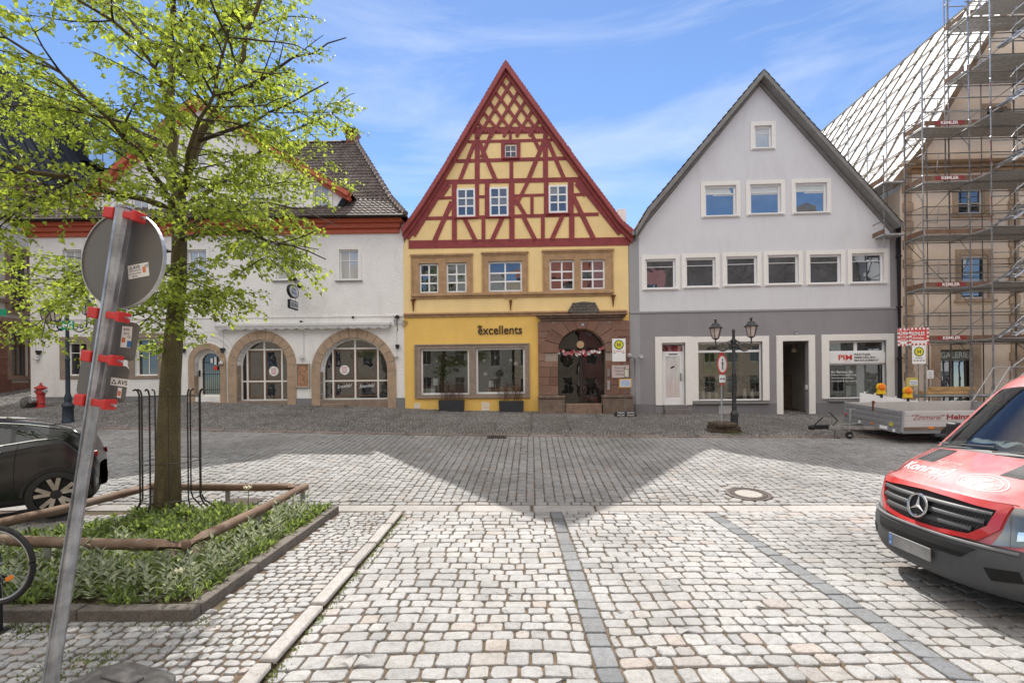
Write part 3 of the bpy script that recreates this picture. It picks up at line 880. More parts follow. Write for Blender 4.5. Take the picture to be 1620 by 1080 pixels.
ov = YG - 0.40
for e, sgn in ((pr, 1), (pl, -1)):
 e0_, k0_ = Vector((e.x, ov, e.y + 0.13)), Vector((pk.x, ov, pk.y + 0.15))
 e1_, k1_ = Vector((e.x, ov + 4.6, e.y + 0.13)), Vector((pk.x, ov + 4.9, pk.y + 0.15))
 if sgn > 0: tile_plane(b, e0_, e1_, k0_, k1_)
 else: tile_plane(b, e1_, e0_, k1_, k0_)
b.build('gable_roof', M_tile, white, recalc=False)
b = MB(); q1, q2 = FW.p(553, 308, YG), FW.p(529, 345, YG)
for i in range(8):
 t0, t1 = i / 8, (i + 1) / 8
 f = lambda t: (q1[0] + (q2[0] - q1[0]) * (t ** 0.75), q1[1] + (q2[1] - q1[1]) * t)
 b.beam(f(t0), f(t1), 0.22, YG - 0.05 - i * 0.001, YG + 0.05)
b.build('flashing', M_slate, white)
for k, r in enumerate(ups):
 w_ = window(white, r, 0.09, M_winwhite, G_curt, (0.5,), (0.66,), 0.05)
 b = MB(); surround(b, r, 0.12, -0.03, 0.02, 0.05, 0.12); b.build('trim', M_wincream, w_)
 b = MB(); b.box(r[0] - 0.17, r[1] + 0.17, -0.10, 0.0, r[2] - 0.085, r[2] - 0.053); b.build('sill', M_zinc, w_)
for r in lows:
 w_ = window(white, r, 0.16, M_wincream, G_inn, (0.5,), (0.70,), 0.06)
 b = MB(); surround(b, r, 0.26, -0.04, 0.03, 0.14, 0.22); b.build('stone_surround', M_greystone, w_, bevel=0.012)
def stone_arch(par, op, w, y0, y1, nblock, m, name='stone_arch', bottom=-0.9):
 x0, x1 = op[0][0], op[1][0]; zs = op[2][1]; cx, rr = (x0 + x1) / 2, (x1 - x0) / 2
 b = MB(); N = nblock
 sub = 4
 for k in range(N):
  a0, a1_ = math.pi * k / N + 0.006, math.pi * (k + 1) / N - 0.006
  ps = [(cx + (rr + w) * math.cos(a0 + (a1_ - a0) * i / sub), zs + (rr + w) * math.sin(a0 + (a1_ - a0) * i / sub)) for i in range(sub + 1)]
  pi_ = [(cx + rr * math.cos(a0 + (a1_ - a0) * i / sub), zs + rr * math.sin(a0 + (a1_ - a0) * i / sub)) for i in range(sub + 1)]
  b.prism(ps + pi_[::-1], y0 - RND.uniform(0, 0.006), y1)
 z = bottom
 for sx in (0, 1):
  z = zs - 0.004
  while z > bottom + 0.05:
   h = RND.uniform(0.42, 0.85); zz = max(bottom, z - h)
   if zz - bottom < 0.15: zz = bottom
   xa, xb = (x0 - w, x0) if sx == 0 else (x1, x1 + w)
   b.box(xa, xb, y0 - RND.uniform(0, 0.006), y1, zz + 0.006, z); z = zz
 return b.build(name, m, par, bevel=0.012)
stone_arch(white, door_op, 0.24, -0.05, 0.34, 9, M_archstone)
stone_arch(white, arch1, 0.36, -0.05, 0.355, 11, M_archstone)
stone_arch(white, arch2, 0.36, -0.052, 0.354, 13, M_archstone)
def arch_glazing(par, op, y, vbars, zbars, fm, gm, fw=0.06, name='window'):
 x0, x1, z0 = op[0][0], op[1][0], op[0][1]; zs = op[2][1]; cx, rr = (x0 + x1) / 2, (x1 - x0) / 2
 b = MB()
 inn = arch(x0 + fw, x1 - fw, z0 + fw, zs, rr - fw)
 ring(b, op, inn, y, y + 0.06)
 def top(x): return zs + math.sqrt(max(0.0, (rr - fw) ** 2 - (x - cx) ** 2)) + 0.01
 zt = max(zbars) if zbars else None
 for k, (x, hi) in enumerate(vbars):
  b.box(x - 0.035, x + 0.035, y + 0.004, y + 0.055, z0 + fw * 0.5, (min(hi, top(x)) if hi else top(x)))
 for z in zbars:
  hw = rr - fw + 0.01 if z < zs else math.sqrt(max(0.01, (rr - fw) ** 2 - (z - zs) ** 2)) + 0.01
  b.box(cx - hw, cx + hw, y + 0.008, y + 0.05, z - 0.03, z + 0.03)
 f = b.build(name, fm, par)
 pb = MB(); tri = tessellate_polygon([[Vector((x, z, 0)) for x, z in op]]); pb.add([(x, y + 0.035, z) for x, z in op], [tuple(t) for t in tri]); pb.build('pane', gm, f)
 return f
zt1 = FW.p(415, 553, 0.3)[1]; zk1 = FW.p(415, 603, 0.3)[1]
lx = [FW.p(x, 590, 0.3)[0] for x in (391.5, 418.5, 446)]
arch_glazing(white, arch1, 0.30, [(lx[0], zt1), (lx[1], None), (lx[2], zt1)], [zt1, zk1], M_wincream, G_inn)
lx2 = [FW.p(x, 590, 0.3)[0] for x in (527, 562, 598)]
zt2 = FW.p(560, 551, 0.3)[1]; zk2 = FW.p(560, 602, 0.3)[1]
arch_glazing(white, arch2, 0.30, [(lx2[0], zt2), (lx2[1], None), (lx2[2], zt2)], [zt2, zk2], M_wincream, G_inn)
for (xa, xb, za, zb2) in ((lx[0], lx[1], zk1, zt1), (lx[1], lx[2], zk1, zt1), (lx[0], lx[1], arch1[0][1] + .08, zk1), (lx[1], lx[2], arch1[0][1] + .08, zk1),
      (lx2[0], lx2[1], zk2, zt2), (lx2[1], lx2[2], zk2, zt2), (lx2[0], lx2[1], arch2[0][1] + .08, zk2), (lx2[1], lx2[2], arch2[0][1] + .08, zk2)):
 b = MB(); surround(b, (xa + 0.10, xb - 0.10, za + 0.10, zb2 - 0.10), 0.045, 0.315, 0.345); b.build('inner_casing', M_brownwood, white)
M_redpaint = mat('red_enamel', (0.60, 0.045, 0.035), 0.4, 0.06, 6, 0, fine=0)
for (px, py) in ((433, 587), (545, 585)):
 c = FW.p(px, py, 0.31); e = MB(); e.lathe([(0.20, 0), (0.20, -0.004)], (c[0], 0.327, c[1]), 28, 'Y'); st = e.build('sticker', M_paper, white)
 e = MB()
 for i, t_ in enumerate((0.09, -0.09, 0.0)):
  v_, f_ = text_fit(('GYROS', 'GRILL', 'TO GO')[i], 0.22, 0.07, offset=0.02); e.add([(c[0] + x, 0.320, c[1] + t_ + z) for x, z in v_], f_)
 e.build('sticker_print', M_redpaint, st)
b = MB()
for k, (xa, xb) in enumerate(((lx2[0] + .16, lx2[1] - .16), (lx2[1] + .16, lx2[2] - .16))):
 v_, f_ = text_fit('Souvlaki', xb - xa, 0.16, shear=0.3); zz = FW.p(545, 610, 0.3)[1]
 b.add([((xa + xb) / 2 + x, 0.326, zz + z + x * 0.09) for x, z in v_], f_)
b.build('window_lettering', M_paper, white)
b = MB(); x0, x1, z0 = door_op[0][0], door_op[1][0], door_op[0][1]; zs = door_op[2][1]; rr = (x1 - x0) / 2
fwd = 0.15; ring(b, door_op, arch(x0 + fwd, x1 - fwd, z0 + 0.10, zs, rr - fwd), 0.24, 0.32)
dr = b.build('door', M_wincream, white)
pb = MB(); ar = arch(x0 + .1, x1 - .1, z0 + .05, zs, rr - .1); tri = tessellate_polygon([[Vector((x, z, 0)) for x, z in ar]]); pb.add([(x, 0.30, z) for x, z in ar], [tuple(t) for t in tri]); pb.build('pane', G_inn, dr)
b = MB(); n_ = 9
for k in range(n_):
 x = x0 + fwd + (x1 - x0 - 2 * fwd) * (k + .5) / n_; tp = zs + math.sqrt(max(0, (rr - fwd) ** 2 - (x - (x0 + x1) / 2) ** 2)) - 0.02
 b.tube([(x, 0.255, z0 + 0.12), (x, 0.255, tp)], 0.009, 6)
for z in (z0 + 0.3, z0 + 0.95, zs): b.box(x0 + fwd, x1 - fwd, 0.243, 0.262, z - .012, z + .012)
b.build('grille', M_iron2, dr)
b = MB(); b.box(x0 + 0.05, x0 + 0.09, 0.18, 0.24, z0 + 0.85, z0 + 1.12); b.tube([(x0 + .07, 0.2, z0 + 1.0), (x0 + .07, 0.15, z0 + 1.0), (x0 + .16, 0.15, z0 + 1.0)], 0.013, 6); b.build('handle', M_iron2, dr)
b = MB(); e = FW.p(338, 569, .25); b.box(e[0] - .12, e[0] - .02, 0.236, 0.24, e[1] - .12, e[1] + .06); b.box(e[0] + .04, e[0] + .13, 0.237, 0.241, e[1] - .2, e[1] + .12); b.build('notice', M_paper, dr)
b = MB(); b.box(e[0], e[0] + .16, 0.238, 0.242, e[1] - .43, e[1] - .26); b.build('notice', M_redpaint, dr)
def step(*bx):
 b = MB()
 for q_ in bx: b.box(*q_)
 return b.build('stone_step', mat('worn_step_stone', (0.27, 0.20, 0.155), 0.9, 0.2, 3, 0.4, 40, 0.008, stain=0.5), white, bevel=0.02)
step((d0[0] - 0.02, d0[1] + 0.02, 0.06, 0.358, d0[2] - 0.22, d0[2] - 0.024), (d0[0] - 0.24, d0[1] + 0.24, -0.42, 0.055, -0.9, d0[2] - 0.26))
step((a1[0] + 0.003, a1[1] - 0.003, -0.02, 0.352, -0.9, a1[2])); step((a2[0] + 0.003, a2[1] - 0.003, -0.022, 0.351, -0.9, a2[2]))
e = FW.p(515, 642); e2_ = FW.p(550, 642); step((e[0], e2_[0], -0.42, -0.06, -0.9, FW.ground(e[0], -.3) + 0.14))
b = MB(); p0_, p1_ = FW.p(344, 518), FW.p(620, 514)
zA = (p0_[1] + p1_[1]) / 2
b.box(p0_[0], p1_[0], -0.24, -0.005, zA - 0.02, zA + 0.13); aw = b.build('awning', mat('awning_housing', (0.70, 0.69, 0.67), 0.5, 0.05, 3, 0.05), white, bevel=0.03)
n_ = 34; b = MB(); w_ = (p1_[0] - p0_[0] - 0.1)
vs, fs = [], []
for i in range(n_ * 6 + 1):
 x = p0_[0] + 0.05 + w_ * i / (n_ * 6); d_ = 0.105 + 0.055 * abs(math.sin(math.pi * i / 6 * 0.5))
 vs += [(x, -0.252, zA - 0.01), (x, -0.256 + 0.01 * math.sin(i * .7), zA - d_)]
fs = [(2 * i, 2 * i + 2, 2 * i + 3, 2 * i + 1) for i in range(n_ * 6)]
b.add(vs, fs); b.build('valance', mat('awning_cloth', (0.47, 0.46, 0.45), 0.85, 0.1, 2, 0.1), aw, recalc=False)
r = FW.r(471, 577, 488.5, 611); b = MB(); surround(b, r, 0.06, -0.09, 0.003); mc = b.build('menu_case', mat('case_frame', (0.42, 0.37, 0.30), 0.6), white, bevel=0.01)
b = MB(); b.box(r[0], r[1], -0.04, 0.002, r[2], r[3]); b.build('menu_board', mat('cork_menu', (0.38, 0.205, 0.12), 0.8, 0.4, 9, 0), mc)
cxd, zsd = (x0 + x1) / 2, zs
b = MB(); txt = 'Griechisches Restaurant'
for i, chx in enumerate(txt):
 if chx == ' ': continue
 v_, f_ = text_arrays(chx, 0.17); a = math.radians(147 - 114 * i / (len(txt) - 1)); rad = rr + 0.52
 ca, sa = math.cos(a - math.pi / 2), math.sin(a - math.pi / 2)
 b.add([(cxd + rad * math.cos(a) + x * ca - z * sa, -0.004, zsd + rad * math.sin(a) + x * sa + z * ca) for x, z in v_], f_)
b.build('wall_lettering', mat('faded_grey_paint', (0.40, 0.39, 0.37), 0.9, 0.1), white, recalc=False)
b = MB()
for rad, a_a in ((rr + 0.38, 30), (rr + 0.70, 30)):
 for i in range(20):
  A, B = math.radians(a_a + 120 * i / 20), math.radians(a_a + 120 * (i + 1) / 20)
  b.beam((cxd + rad * math.cos(A), zsd + rad * math.sin(A)), (cxd + rad * math.cos(B), zsd + rad * math.sin(B)), 0.012, -0.004 - 0.0001 * i, -0.001)
b.build('painted_border', MATS['faded_grey_paint'], white)
for (px, ya, yb) in ((354, 524, 553), (481, 525, 562), (628, 520, 565), (57, 520, 556), (69, 520, 556)):
 b = MB(); p, q = FW.p(px, ya), FW.p(px, yb); b.tube([(p[0], -0.012, p[1]), (q[0], -0.012, q[1])], 0.008, 5)
 b.build('cable', mat('grey_cable', (0.45, 0.44, 0.43), 0.7), white)
for k, (px, py) in enumerate(((292, 553.5), (354, 552.5), (629.5, 547), (64, 556.5))):
 p = FW.p(px, py); b = MB(); b.box(p[0] - .07, p[0] + .07, -0.16, -0.003, p[1] - .05, p[1] + .05); b.lathe([(.05, 0), (.07, -.08)], (p[0], -0.1, p[1] - .05), 10)
 b.build('wall_lamp', M_black, white, bevel=0.01)
for k, (px, py) in enumerate(((352, 574), (479, 565), (627, 563), (61, 567))):
 p = FW.p(px, py); b = MB(); b.lathe([(.02, 0), (.10, .02), (.085, .10), (.02, .16)], (p[0], -0.10, p[1] - .07), 10); b.box(p[0] - .012, p[0] + .012, -0.10, -0.002, p[1] + .05, p[1] + .07)
 b.build('lamp_globe', mat('frosted_lamp', (0.55, 0.54, 0.5), 0.3, 0.15, 20, 0), white, smooth=True)
for (px, py) in ((559, 502), (342, 507), (354, 512), (477, 509)):
 p = FW.p(px, py); b = MB(); b.lathe([(.045, 0), (.05, -.07), (.03, -.12)], (p[0], -0.003, p[1]), 10, 'Y'); b.build('spot_lamp', M_black, white)
r = FW.r(214, 633, 229, 642); b = MB(); b.box(r[0], r[1], -0.045, -0.032, r[2], r[3]); b.build('vent_grille', M_iron2, white)
FY = Fac(-4.44, 20.0, 2.3)
yel = FY.empty('yellow_house', 'yellow half-timbered house with red timber gable and red sandstone portal', 'house')
yw = FY.p(995, 500)[0]
def cp(x, y): return (x / 3.374 + 630, y / 3.374 + 80)          # measured on the gable
def gy(x, y, off=0.0): return FY.p(*cp(x, y), off)
def c2(x, y): return (x / 3.485 + 630, y / 3.485 + 370)
def y2(x, y, off=0.0): return FY.p(*c2(x, y), off)
def r2(x0, y0, x1, y1, off=0.0): return FY.r(*c2(x0, y0), *c2(x1, y1), off)
zbeam = (gy(300, 1052)[1] + gy(900, 1040)[1]) / 2
prof_o = [gy(16, 948, -.25), gy(62, 890, -.25), gy(120, 806, -.25), gy(240, 615, -.25), gy(573, 50, -.25), gy(985, 622, -.25), gy(1130, 815, -.25), gy(1195, 905, -.25), gy(1262, 962, -.25)]
gout = [(0.0, -0.9), (yw, -0.9), (yw, zbeam + 0.1), (gy(1200, 940)[0], gy(1200, 955)[1]), gy(960, 620), gy(573, 85), gy(255, 620), (gy(60, 940)[0], gy(60, 940)[1]), (0.0, zbeam + 0.1)]
gwin = [FY.r(*cp(313, 738), *cp(411, 888)), FY.r(*cp(488, 731), *cp(588, 885)), FY.r(*cp(803, 720), *cp(904, 867)), FY.r(*cp(569, 505), *cp(632, 572))]
fwin = [r2(116, 163, 222, 326), r2(265, 159, 377, 323), r2(497, 151, 683, 318), r2(834, 144, 971, 309), r2(1006, 141, 1140, 304)]
shop = [r2(124, 633, 392, 886), r2(429, 627, 699, 881)]
c3 = lambda x, y: (x / 5.4 + 840, y / 5.4 + 470)
y3 = lambda x, y, off=0.0: FY.p(*c3(x, y), off)
pl_, pr_ = y3(230, 600)[0], y3(637, 600)[0]
zst = y3(430, 907)[1]; zcr = y3(430, 272)[1]
portal = arch(pl_, pr_, zst, zcr - (pr_ - pl_) / 2)
b = MB()
b.sheet(gout, [R4(r) for r in gwin + fwin + shop] + [portal], 0, 0.20)
D = 12.0
b.add([(0, 0, -.9), (0, D, -.9), (0, D, zbeam + .1), (0, 0, zbeam + .1), (yw, 0, -.9), (yw, D, -.9), (yw, D, zbeam + .1), (yw, 0, zbeam + .1)], [(0, 1, 2, 3), (4, 5, 6, 7), (1, 5, 6, 2)])
def split_tone(o, zsplit, m2):
 o.data.materials.append(m2)
 for p in o.data.polygons:
  if p.center.z > zsplit: p.material_index = 1
zband = (y2(300, 448)[1] + y2(1000, 434)[1]) / 2
wall_y = b.build('wall', M_yellow, yel)
bm = bmesh.new(); bm.from_mesh(wall_y.data)
bmesh.ops.bisect_plane(bm, geom=bm.verts[:] + bm.edges[:] + bm.faces[:], plane_co=(0, 0, zband), plane_no=(0, 0, 1))
bm.to_mesh(wall_y.data); bm.free(); split_tone(wall_y, zband, M_yellow2)
inner = [(x, z - 0.22) for x, z in prof_o]
inner[4] = (prof_o[4][0], prof_o[4][1] - 0.34)
for i in (1, 2, 3): inner[i] = (prof_o[i][0] + 0.15, prof_o[i][1] - 0.09)
for i in (5, 6, 7): inner[i] = (prof_o[i][0] - 0.15, prof_o[i][1] - 0.075)
inner[0] = (prof_o[0][0] + 0.05, prof_o[0][1] - 0.25); inner[8] = (prof_o[8][0] - 0.05, prof_o[8][1] - 0.25)
b = MB(); b.prism([(x, z + 0.0) for x, z in prof_o] + inner[::-1], -0.18, D); rfy = b.build('roof', M_tilered, yel)
b = MB(); n_ = len(prof_o)
for i in range(n_ - 1):
 a_, c_ = prof_o[i], prof_o[i + 1]
 e0_, e1_ = Vector((a_[0], D if i < 4 else -0.2, a_[1] + .03)), Vector((a_[0], -0.2 if i < 4 else D, a_[1] + .03))
 f0_, f1_ = Vector((c_[0], e0_.y, c_[1] + .03)), Vector((c_[0], e1_.y, c_[1] + .03))
 if i < 4: tile_plane(b, e0_, e1_, f0_, f1_, 0.19, 0.17, 0.004, 0.012, 1)
 else: tile_plane(b, Vector((c_[0], -.2, c_[1] + .03)), Vector((c_[0], D, c_[1] + .03)), Vector((a_[0], -.2, a_[1] + .03)), Vector((a_[0], D, a_[1] + .03)), 0.19, 0.17, 0.004, 0.012, 1)
b.build('roof_tiles', M_tilered, rfy, recalc=False)
b = MB(); b.prism(prof_o + inner[::-1], -0.29, -0.19)
b.prism([(x, z - 0.20) for i, (x, z) in enumerate(inner)][::-1] + [(x, z - 0.004) for x, z in inner], -0.12, 0.04)
b.build('verge_board', M_verge, yel, bevel=0.012)
TB = []
def T(x0, y0, x1, y1, w): TB.append((x0, y0, x1, y1, w))
T(20, 1037, 1236, 1018, 44); T(300, 430, 880, 424, 36)
T(345, 489, 835, 478, 15); T(292, 592, 915, 576, 19); T(225, 703, 985, 688, 24); T(150, 897, 1070, 874, 18)
T(432, 781, 466, 780, 14); T(618, 776, 782, 771, 14); T(205, 789, 290, 786, 15); T(932, 771, 1000, 767, 15)
T(422, 450, 422, 692, 26); T(598, 446, 600, 492, 16); T(604, 585, 604, 694, 20); T(786, 446, 786, 690, 26)
T(300, 700, 300, 892, 28); T(421, 700, 421, 890, 22); T(475, 700, 475, 890, 25); T(606, 698, 606, 888, 30); T(714, 776, 714, 884, 17); T(790, 695, 790, 882, 25); T(921, 692, 921, 880, 30)
T(300, 900, 300, 1020, 26); T(455, 895, 455, 1018, 20); T(607, 890, 607, 1016, 28); T(772, 885, 772, 1014, 20); T(926, 884, 926, 1012, 28)
T(494, 450, 444, 572, 18); T(436, 498, 522, 696, 22); T(408, 492, 328, 698, 20); T(712, 446, 758, 540, 18); T(776, 492, 694, 690, 22); T(800, 490, 886, 686, 20)
T(698, 690, 630, 826, 18); T(622, 788, 680, 882, 20); T(286, 808, 193, 1020, 24); T(936, 785, 1042, 1004, 24); T(275, 718, 225, 790, 16); T(948, 712, 996, 776, 16)
T(356, 900, 414, 1018, 22); T(556, 892, 500, 1016, 22); T(666, 884, 730, 1010, 22); T(880, 876, 820, 1008, 22)
T(560, 488, 560, 586, 20); T(642, 484, 642, 582, 20); T(550, 496, 652, 492, 14)
T(573, 90, 40, 1000, 46); T(573, 90, 1215, 975, 46); T(250, 700, 75, 985, 40); T(960, 690, 1190, 975, 40)
va, vb_, k0 = Vector((36, 52)), Vector((-33, 54)), Vector((578, 160))
for j in range(-1, 6):
 s_ = k0 + vb_ * (j + 0.5) - va * 0.9; e_ = k0 + vb_ * (j + 0.5) + va * (5.2 - j)
 T(s_.x, s_.y, e_.x, min(e_.y, 440), 15) if j < 5 else None
for i in range(-1, 6):
 s_ = k0 + va * (i + 0.5) - vb_ * 0.9; e_ = k0 + va * (i + 0.5) + vb_ * (5.2 - i)
 T(s_.x, s_.y, e_.x, e_.y, 15) if i < 5 else None
cap_l = (prof_o[4][0], inner[4][1] + 0.1)
def zroof(x):
 P = inner
 for i in range(len(P) - 1):
  if P[i][0] <= x <= P[i + 1][0]:
   return P[i][1] + (P[i + 1][1] - P[i][1]) * (x - P[i][0]) / (P[i + 1][0] - P[i][0])
 return -99
b = MB()
for i, (x0_, y0_, x1_, y1_, w_) in enumerate(TB):
 p, q = Vector(gy(x0_, y0_)), Vector(gy(x1_, y1_))
 for _ in range(60):
  if p.y > zroof(p.x) - 0.06: p = p + (q - p) * 0.03
  if q.y > zroof(q.x) - 0.06: q = q + (p - q) * 0.03
 if (p - q).length < 0.1: continue
 b.beam(p, q, w_ / 3.374 / 38.2, -0.018 - 0.0007 * i, 0.02)
b.build('timber_frame', M_timber, yel)
for k, r in enumerate(gwin): w_ = window(yel, r, -0.035 if k < 3 else 0.01, M_winwhite, G_dark if k != 3 else G_inn, (0.5,), (0.36, 0.68) if k < 3 else (0.5,), 0.07 if k < 3 else 0.04, 0.06 if k < 3 else 0.03, tilt=0.012); b = MB(); b.box(r[0] - 0.10, r[1] + 0.10, -0.10, -0.0005, r[2] - 0.075, r[2] - 0.02); b.build('sill', M_timber, w_, bevel=0.008)
groups = [(r2(72, 122, 411, 335), fwin[:2]), (r2(462, 110, 716, 325), fwin[2:3]), (r2(796, 97, 1186, 330), fwin[3:])]
for o_, hs in groups:
 b = MB()
 o_ = (o_[0], o_[1], hs[0][2] - 0.10, o_[3])
 b.sheet(R4(o_), [R4(h) for h in hs], -0.035, 0.12)
 ring(b, R4(o_), R4(grow(o_, -0.07)), -0.060, -0.002)
 b.box(o_[0] - 0.03, o_[1] + 0.03, -0.10, -0.002, o_[3] - 0.004, o_[3] + 0.075)
 b.build('stone_surround', M_sand, yel, bevel=0.008)
for r in fwin: window(yel, r, 0.06, M_winwhite, G_dark, (0.5,), (0.32, 0.64), 0.07, 0.06, tilt=0.012)
zsill = (y2(100, 345)[1] + y2(1170, 328)[1]) / 2
b = MB(); xs0, xs1 = y2(72, 340)[0], y2(1187, 330)[0]
b.box(xs0, xs1, -0.12, 0.0, zsill - 0.02, zsill + 0.10); b.box(xs0 + 0.03, xs1 - 0.03, -0.075, 0.0, zsill - 0.10, zsill - 0.023)
b.build('sill_course', M_sand, yel, bevel=0.02)
b = MB(); xb1 = y3(820, 130)[0]
b.box(0.0, xb1, -0.11, 0.0, zband - 0.0, zband + 0.09); b.box(0.0, xb1, -0.06, 0.0, zband - 0.09, zband - 0.003)
b.build('string_course', M_sand, yel, bevel=0.02)
for (x, ya, yb) in ((84, 366, 428), (620, 364, 422), (1184, 342, 402)):
 p, q = y2(x, ya), y2(x, yb); b = MB()
 b.add([(p[0] - .06, -.02, p[1]), (p[0] + .06, -.02, p[1]), (q[0] + .012, -.03, q[1]), (q[0] - .012, -.03, q[1]), (p[0] - .06, -.06, p[1]), (p[0] + .06, -.06, p[1]), (q[0] + .012, -.05, q[1]), (q[0] - .012, -.05, q[1])],
  [(0, 1, 2, 3), (4, 5, 6, 7), (0, 1, 5, 4), (1, 2, 6, 5), (2, 3, 7, 6), (3, 0, 4, 7)])
 if x != 620: b.box(p[0] - .10, p[0] + .10, -.075, -.003, p[1] - .02, p[1] + .035)
 else:
  for s_ in (-1, 1): b.tube([(p[0], -.04, p[1] - .02), (p[0] + s_ * .12, -.04, p[1] + .06), (p[0] + s_ * .25, -.04, p[1] + .03)], 0.008, 5)
 b.build('iron_anchor', M_rust, yel)
e0_, e1_ = y2(440, 540), y2(683, 530)
v_, f_ = text_fit('excellents', e1_[0] - e0_[0], 0.36, offset=0.012, spacing=1.02, resolution=4)
M_letter = mat('dark_brown_letters', (0.045, 0.026, 0.015), 0.5, 0.05, 6, 0)
b = MB(); cz = (y2(440, 531)[1] + y2(683, 527)[1]) / 2; cxl = (e0_[0] + e1_[0]) / 2
nv = len(v_)
b.add([(cxl + x, -0.035, cz + z) for x, z in v_], f_)
b.add([(cxl + x, -0.004, cz + z) for x, z in v_], f_)
me_e = {}
for f in f_:
 for i in range(len(f)):
  k_ = tuple(sorted((f[i], f[(i + 1) % len(f)]))); me_e[k_] = me_e.get(k_, 0) + 1
b.f += [(a_, c_, c_ + nv, a_ + nv) for (a_, c_), n__ in me_e.items() if n__ == 1]; b.m = [0] * len(b.f)
let = b.build('shop_lettering', M_letter, yel, recalc=False)
kx, kz = y2(450, 514)[0], y2(450, 514)[1]
b = MB(); b.prism([(kx - .07, kz - .03), (kx + .07, kz - .03), (kx + .10, kz + .08), (kx + .04, kz + .02), (kx, kz + .11), (kx - .04, kz + .02), (kx - .10, kz + .08)], -0.035, -0.004); b.build('crown_emblem', M_letter, let)
o_ = r2(92, 606, 725, 905)
b = MB(); b.sheet(R4(o_), [R4(h) for h in shop], -0.05, 0.20); ring(b, R4(o_), R4(grow(o_, -0.06)), -0.08, -0.002)
b.build('shop_surround', M_greystone, yel, bevel=0.01)
room = MB()
xa, xb = shop[0][0] - 0.3, shop[1][1] + 0.25; za, zb2 = shop[0][2] - 0.02, shop[0][3] + 0.35
room.add([(xa, .21, za), (xb, .21, za), (xb, 2.6, za), (xa, 2.6, za), (xa, .21, zb2), (xb, .21, zb2), (xb, 2.6, zb2), (xa, 2.6, zb2)], [(0, 1, 2, 3), (4, 5, 6, 7), (2, 3, 7, 6), (0, 3, 7, 4), (1, 2, 6, 5)])
room.build('shop_interior', M_room, yel)
for r in shop: window(yel, r, 0.08, M_winwhite, G_shop, (), (), 0.075, 0.03, tilt=0.002)
for (x0_, y0_, x1_, y1_) in ((92, 936, 118, 957), (463, 930, 500, 969)):
 r = r2(x0_, y0_, x1_, y1_); b = MB(); surround(b, r, 0.02, -0.02, 0.003)
 for k in range(4): b.box(r[0] + 0.002, r[1] - 0.002, -0.014, 0.003, r[2] + (r[3] - r[2]) * (k + .2) / 4, r[2] + (r[3] - r[2]) * (k + .75) / 4)
 b.build('vent_grille', M_winwhite, yel)
M_red = island_stone('red_sandstone', [(0, (0.235, 0.125, 0.092)), (0.3, (0.31, 0.185, 0.135)), (0.55, (0.27, 0.145, 0.105)), (0.8, (0.345, 0.215, 0.16)), (1, (0.21, 0.11, 0.085))], 0.9, 0.3, 0.6, 0.6)
px0, px1 = y3(62, 600)[0], y3(843, 600)[0]
ztop = y3(430, 205)[1]
zs = portal[2][1]; cxp, rrp = (pl_ + pr_) / 2, (pr_ - pl_) / 2
b = MB()
def rub(x0_, x1_, z0_, z1_):
 b.box(x0_ + 0.005, x1_ - 0.005, -0.09 - RND.uniform(0, 0.02), 0.01, z0_ + 0.005, z1_ - 0.005)
z = -0.9; rows_ = [zst - 0.0]
zbench = y3(160, 838)[1]
zz = [zbench]
while zz[-1] < ztop - 0.2: zz.append(min(ztop, zz[-1] + RND.choice((0.26, 0.30, 0.34, 0.4))))
if ztop - zz[-1] > 0.01: zz.append(ztop)
NV = 9
vw = 0.52
for i in range(len(zz) - 1):
 z0_, z1_ = zz[i], zz[i + 1]
 zm_ = (z0_ + z1_) / 2
 off = 0.0
 if z1_ > zs: off = 1
 for side in (0, 1):
  lo, hi = (px0, pl_) if side == 0 else (pr_, px1)
  if z1_ > zs:
   ro = rrp + vw; h = min(max(0, z0_ - zs), ro); w_ = math.sqrt(max(0, ro * ro - h * h))
   if side == 0: hi = min(pl_, cxp - w_)
   else: lo = max(pr_, cxp + w_)
   if z0_ - zs >= ro:
    if side == 0: hi = cxp
    else: lo = cxp
  x = lo
  while x < hi - 0.02:
   l = RND.uniform(0.38, 0.8)
   if hi - x - l < 0.25: l = hi - x
   rub(x, x + l, z0_, z1_); x += l
for k in range(NV):
 A, B = math.pi * k / NV + .008, math.pi * (k + 1) / NV - .008
 ro = rrp + vw + (0.10 if k % 2 == 0 else 0.0)
 ps = [(cxp + rrp * math.cos(A + (B - A) * i / 4), zs + rrp * math.sin(A + (B - A) * i / 4)) for i in range(5)]
 qs = []
 for t_ in (A, (A + B) / 2, B):
  x_, z_ = ro * math.cos(t_) * 1.08, ro * math.sin(t_)
  z_ = min(z_, ztop - zs - 0.006)
  qs.append((min(max(cxp + x_, px0 + .02), px1 - .02), zs + z_))
 b.prism(ps + qs[::-1], -0.118 - 0.003 * (k % 2), 0.012)
ptl = b.build('portal', M_red, yel, bevel=0.014)
b = MB(); b.sheet([(px0 + .004, -0.85), (px1 - .004, -0.85), (px1 - .004, ztop), (px0 + .004, ztop)], [portal], -0.06, 0.30)
b.build('portal_core', mat('mortar', (0.36, 0.29, 0.24), 0.95, 0.1), ptl)
b = MB(); xa_, xb_ = y3(32, 150)[0], y3(825, 150)[0]; zt_ = y3(430, 150)[1]
for k, (o2, za_, zb_) in enumerate(((0.14, ztop + .005, ztop + (zt_ - ztop) * .45), (0.24, ztop + (zt_ - ztop) * .45, ztop + (zt_ - ztop) * .75), (0.32, ztop + (zt_ - ztop) * .75, zt_))):
 b.box(xa_ + .24 - .08 * k - .02, xb_ - .2 + .07 * k, -o2, 0.01 + .002 * k, za_, zb_ - .003)
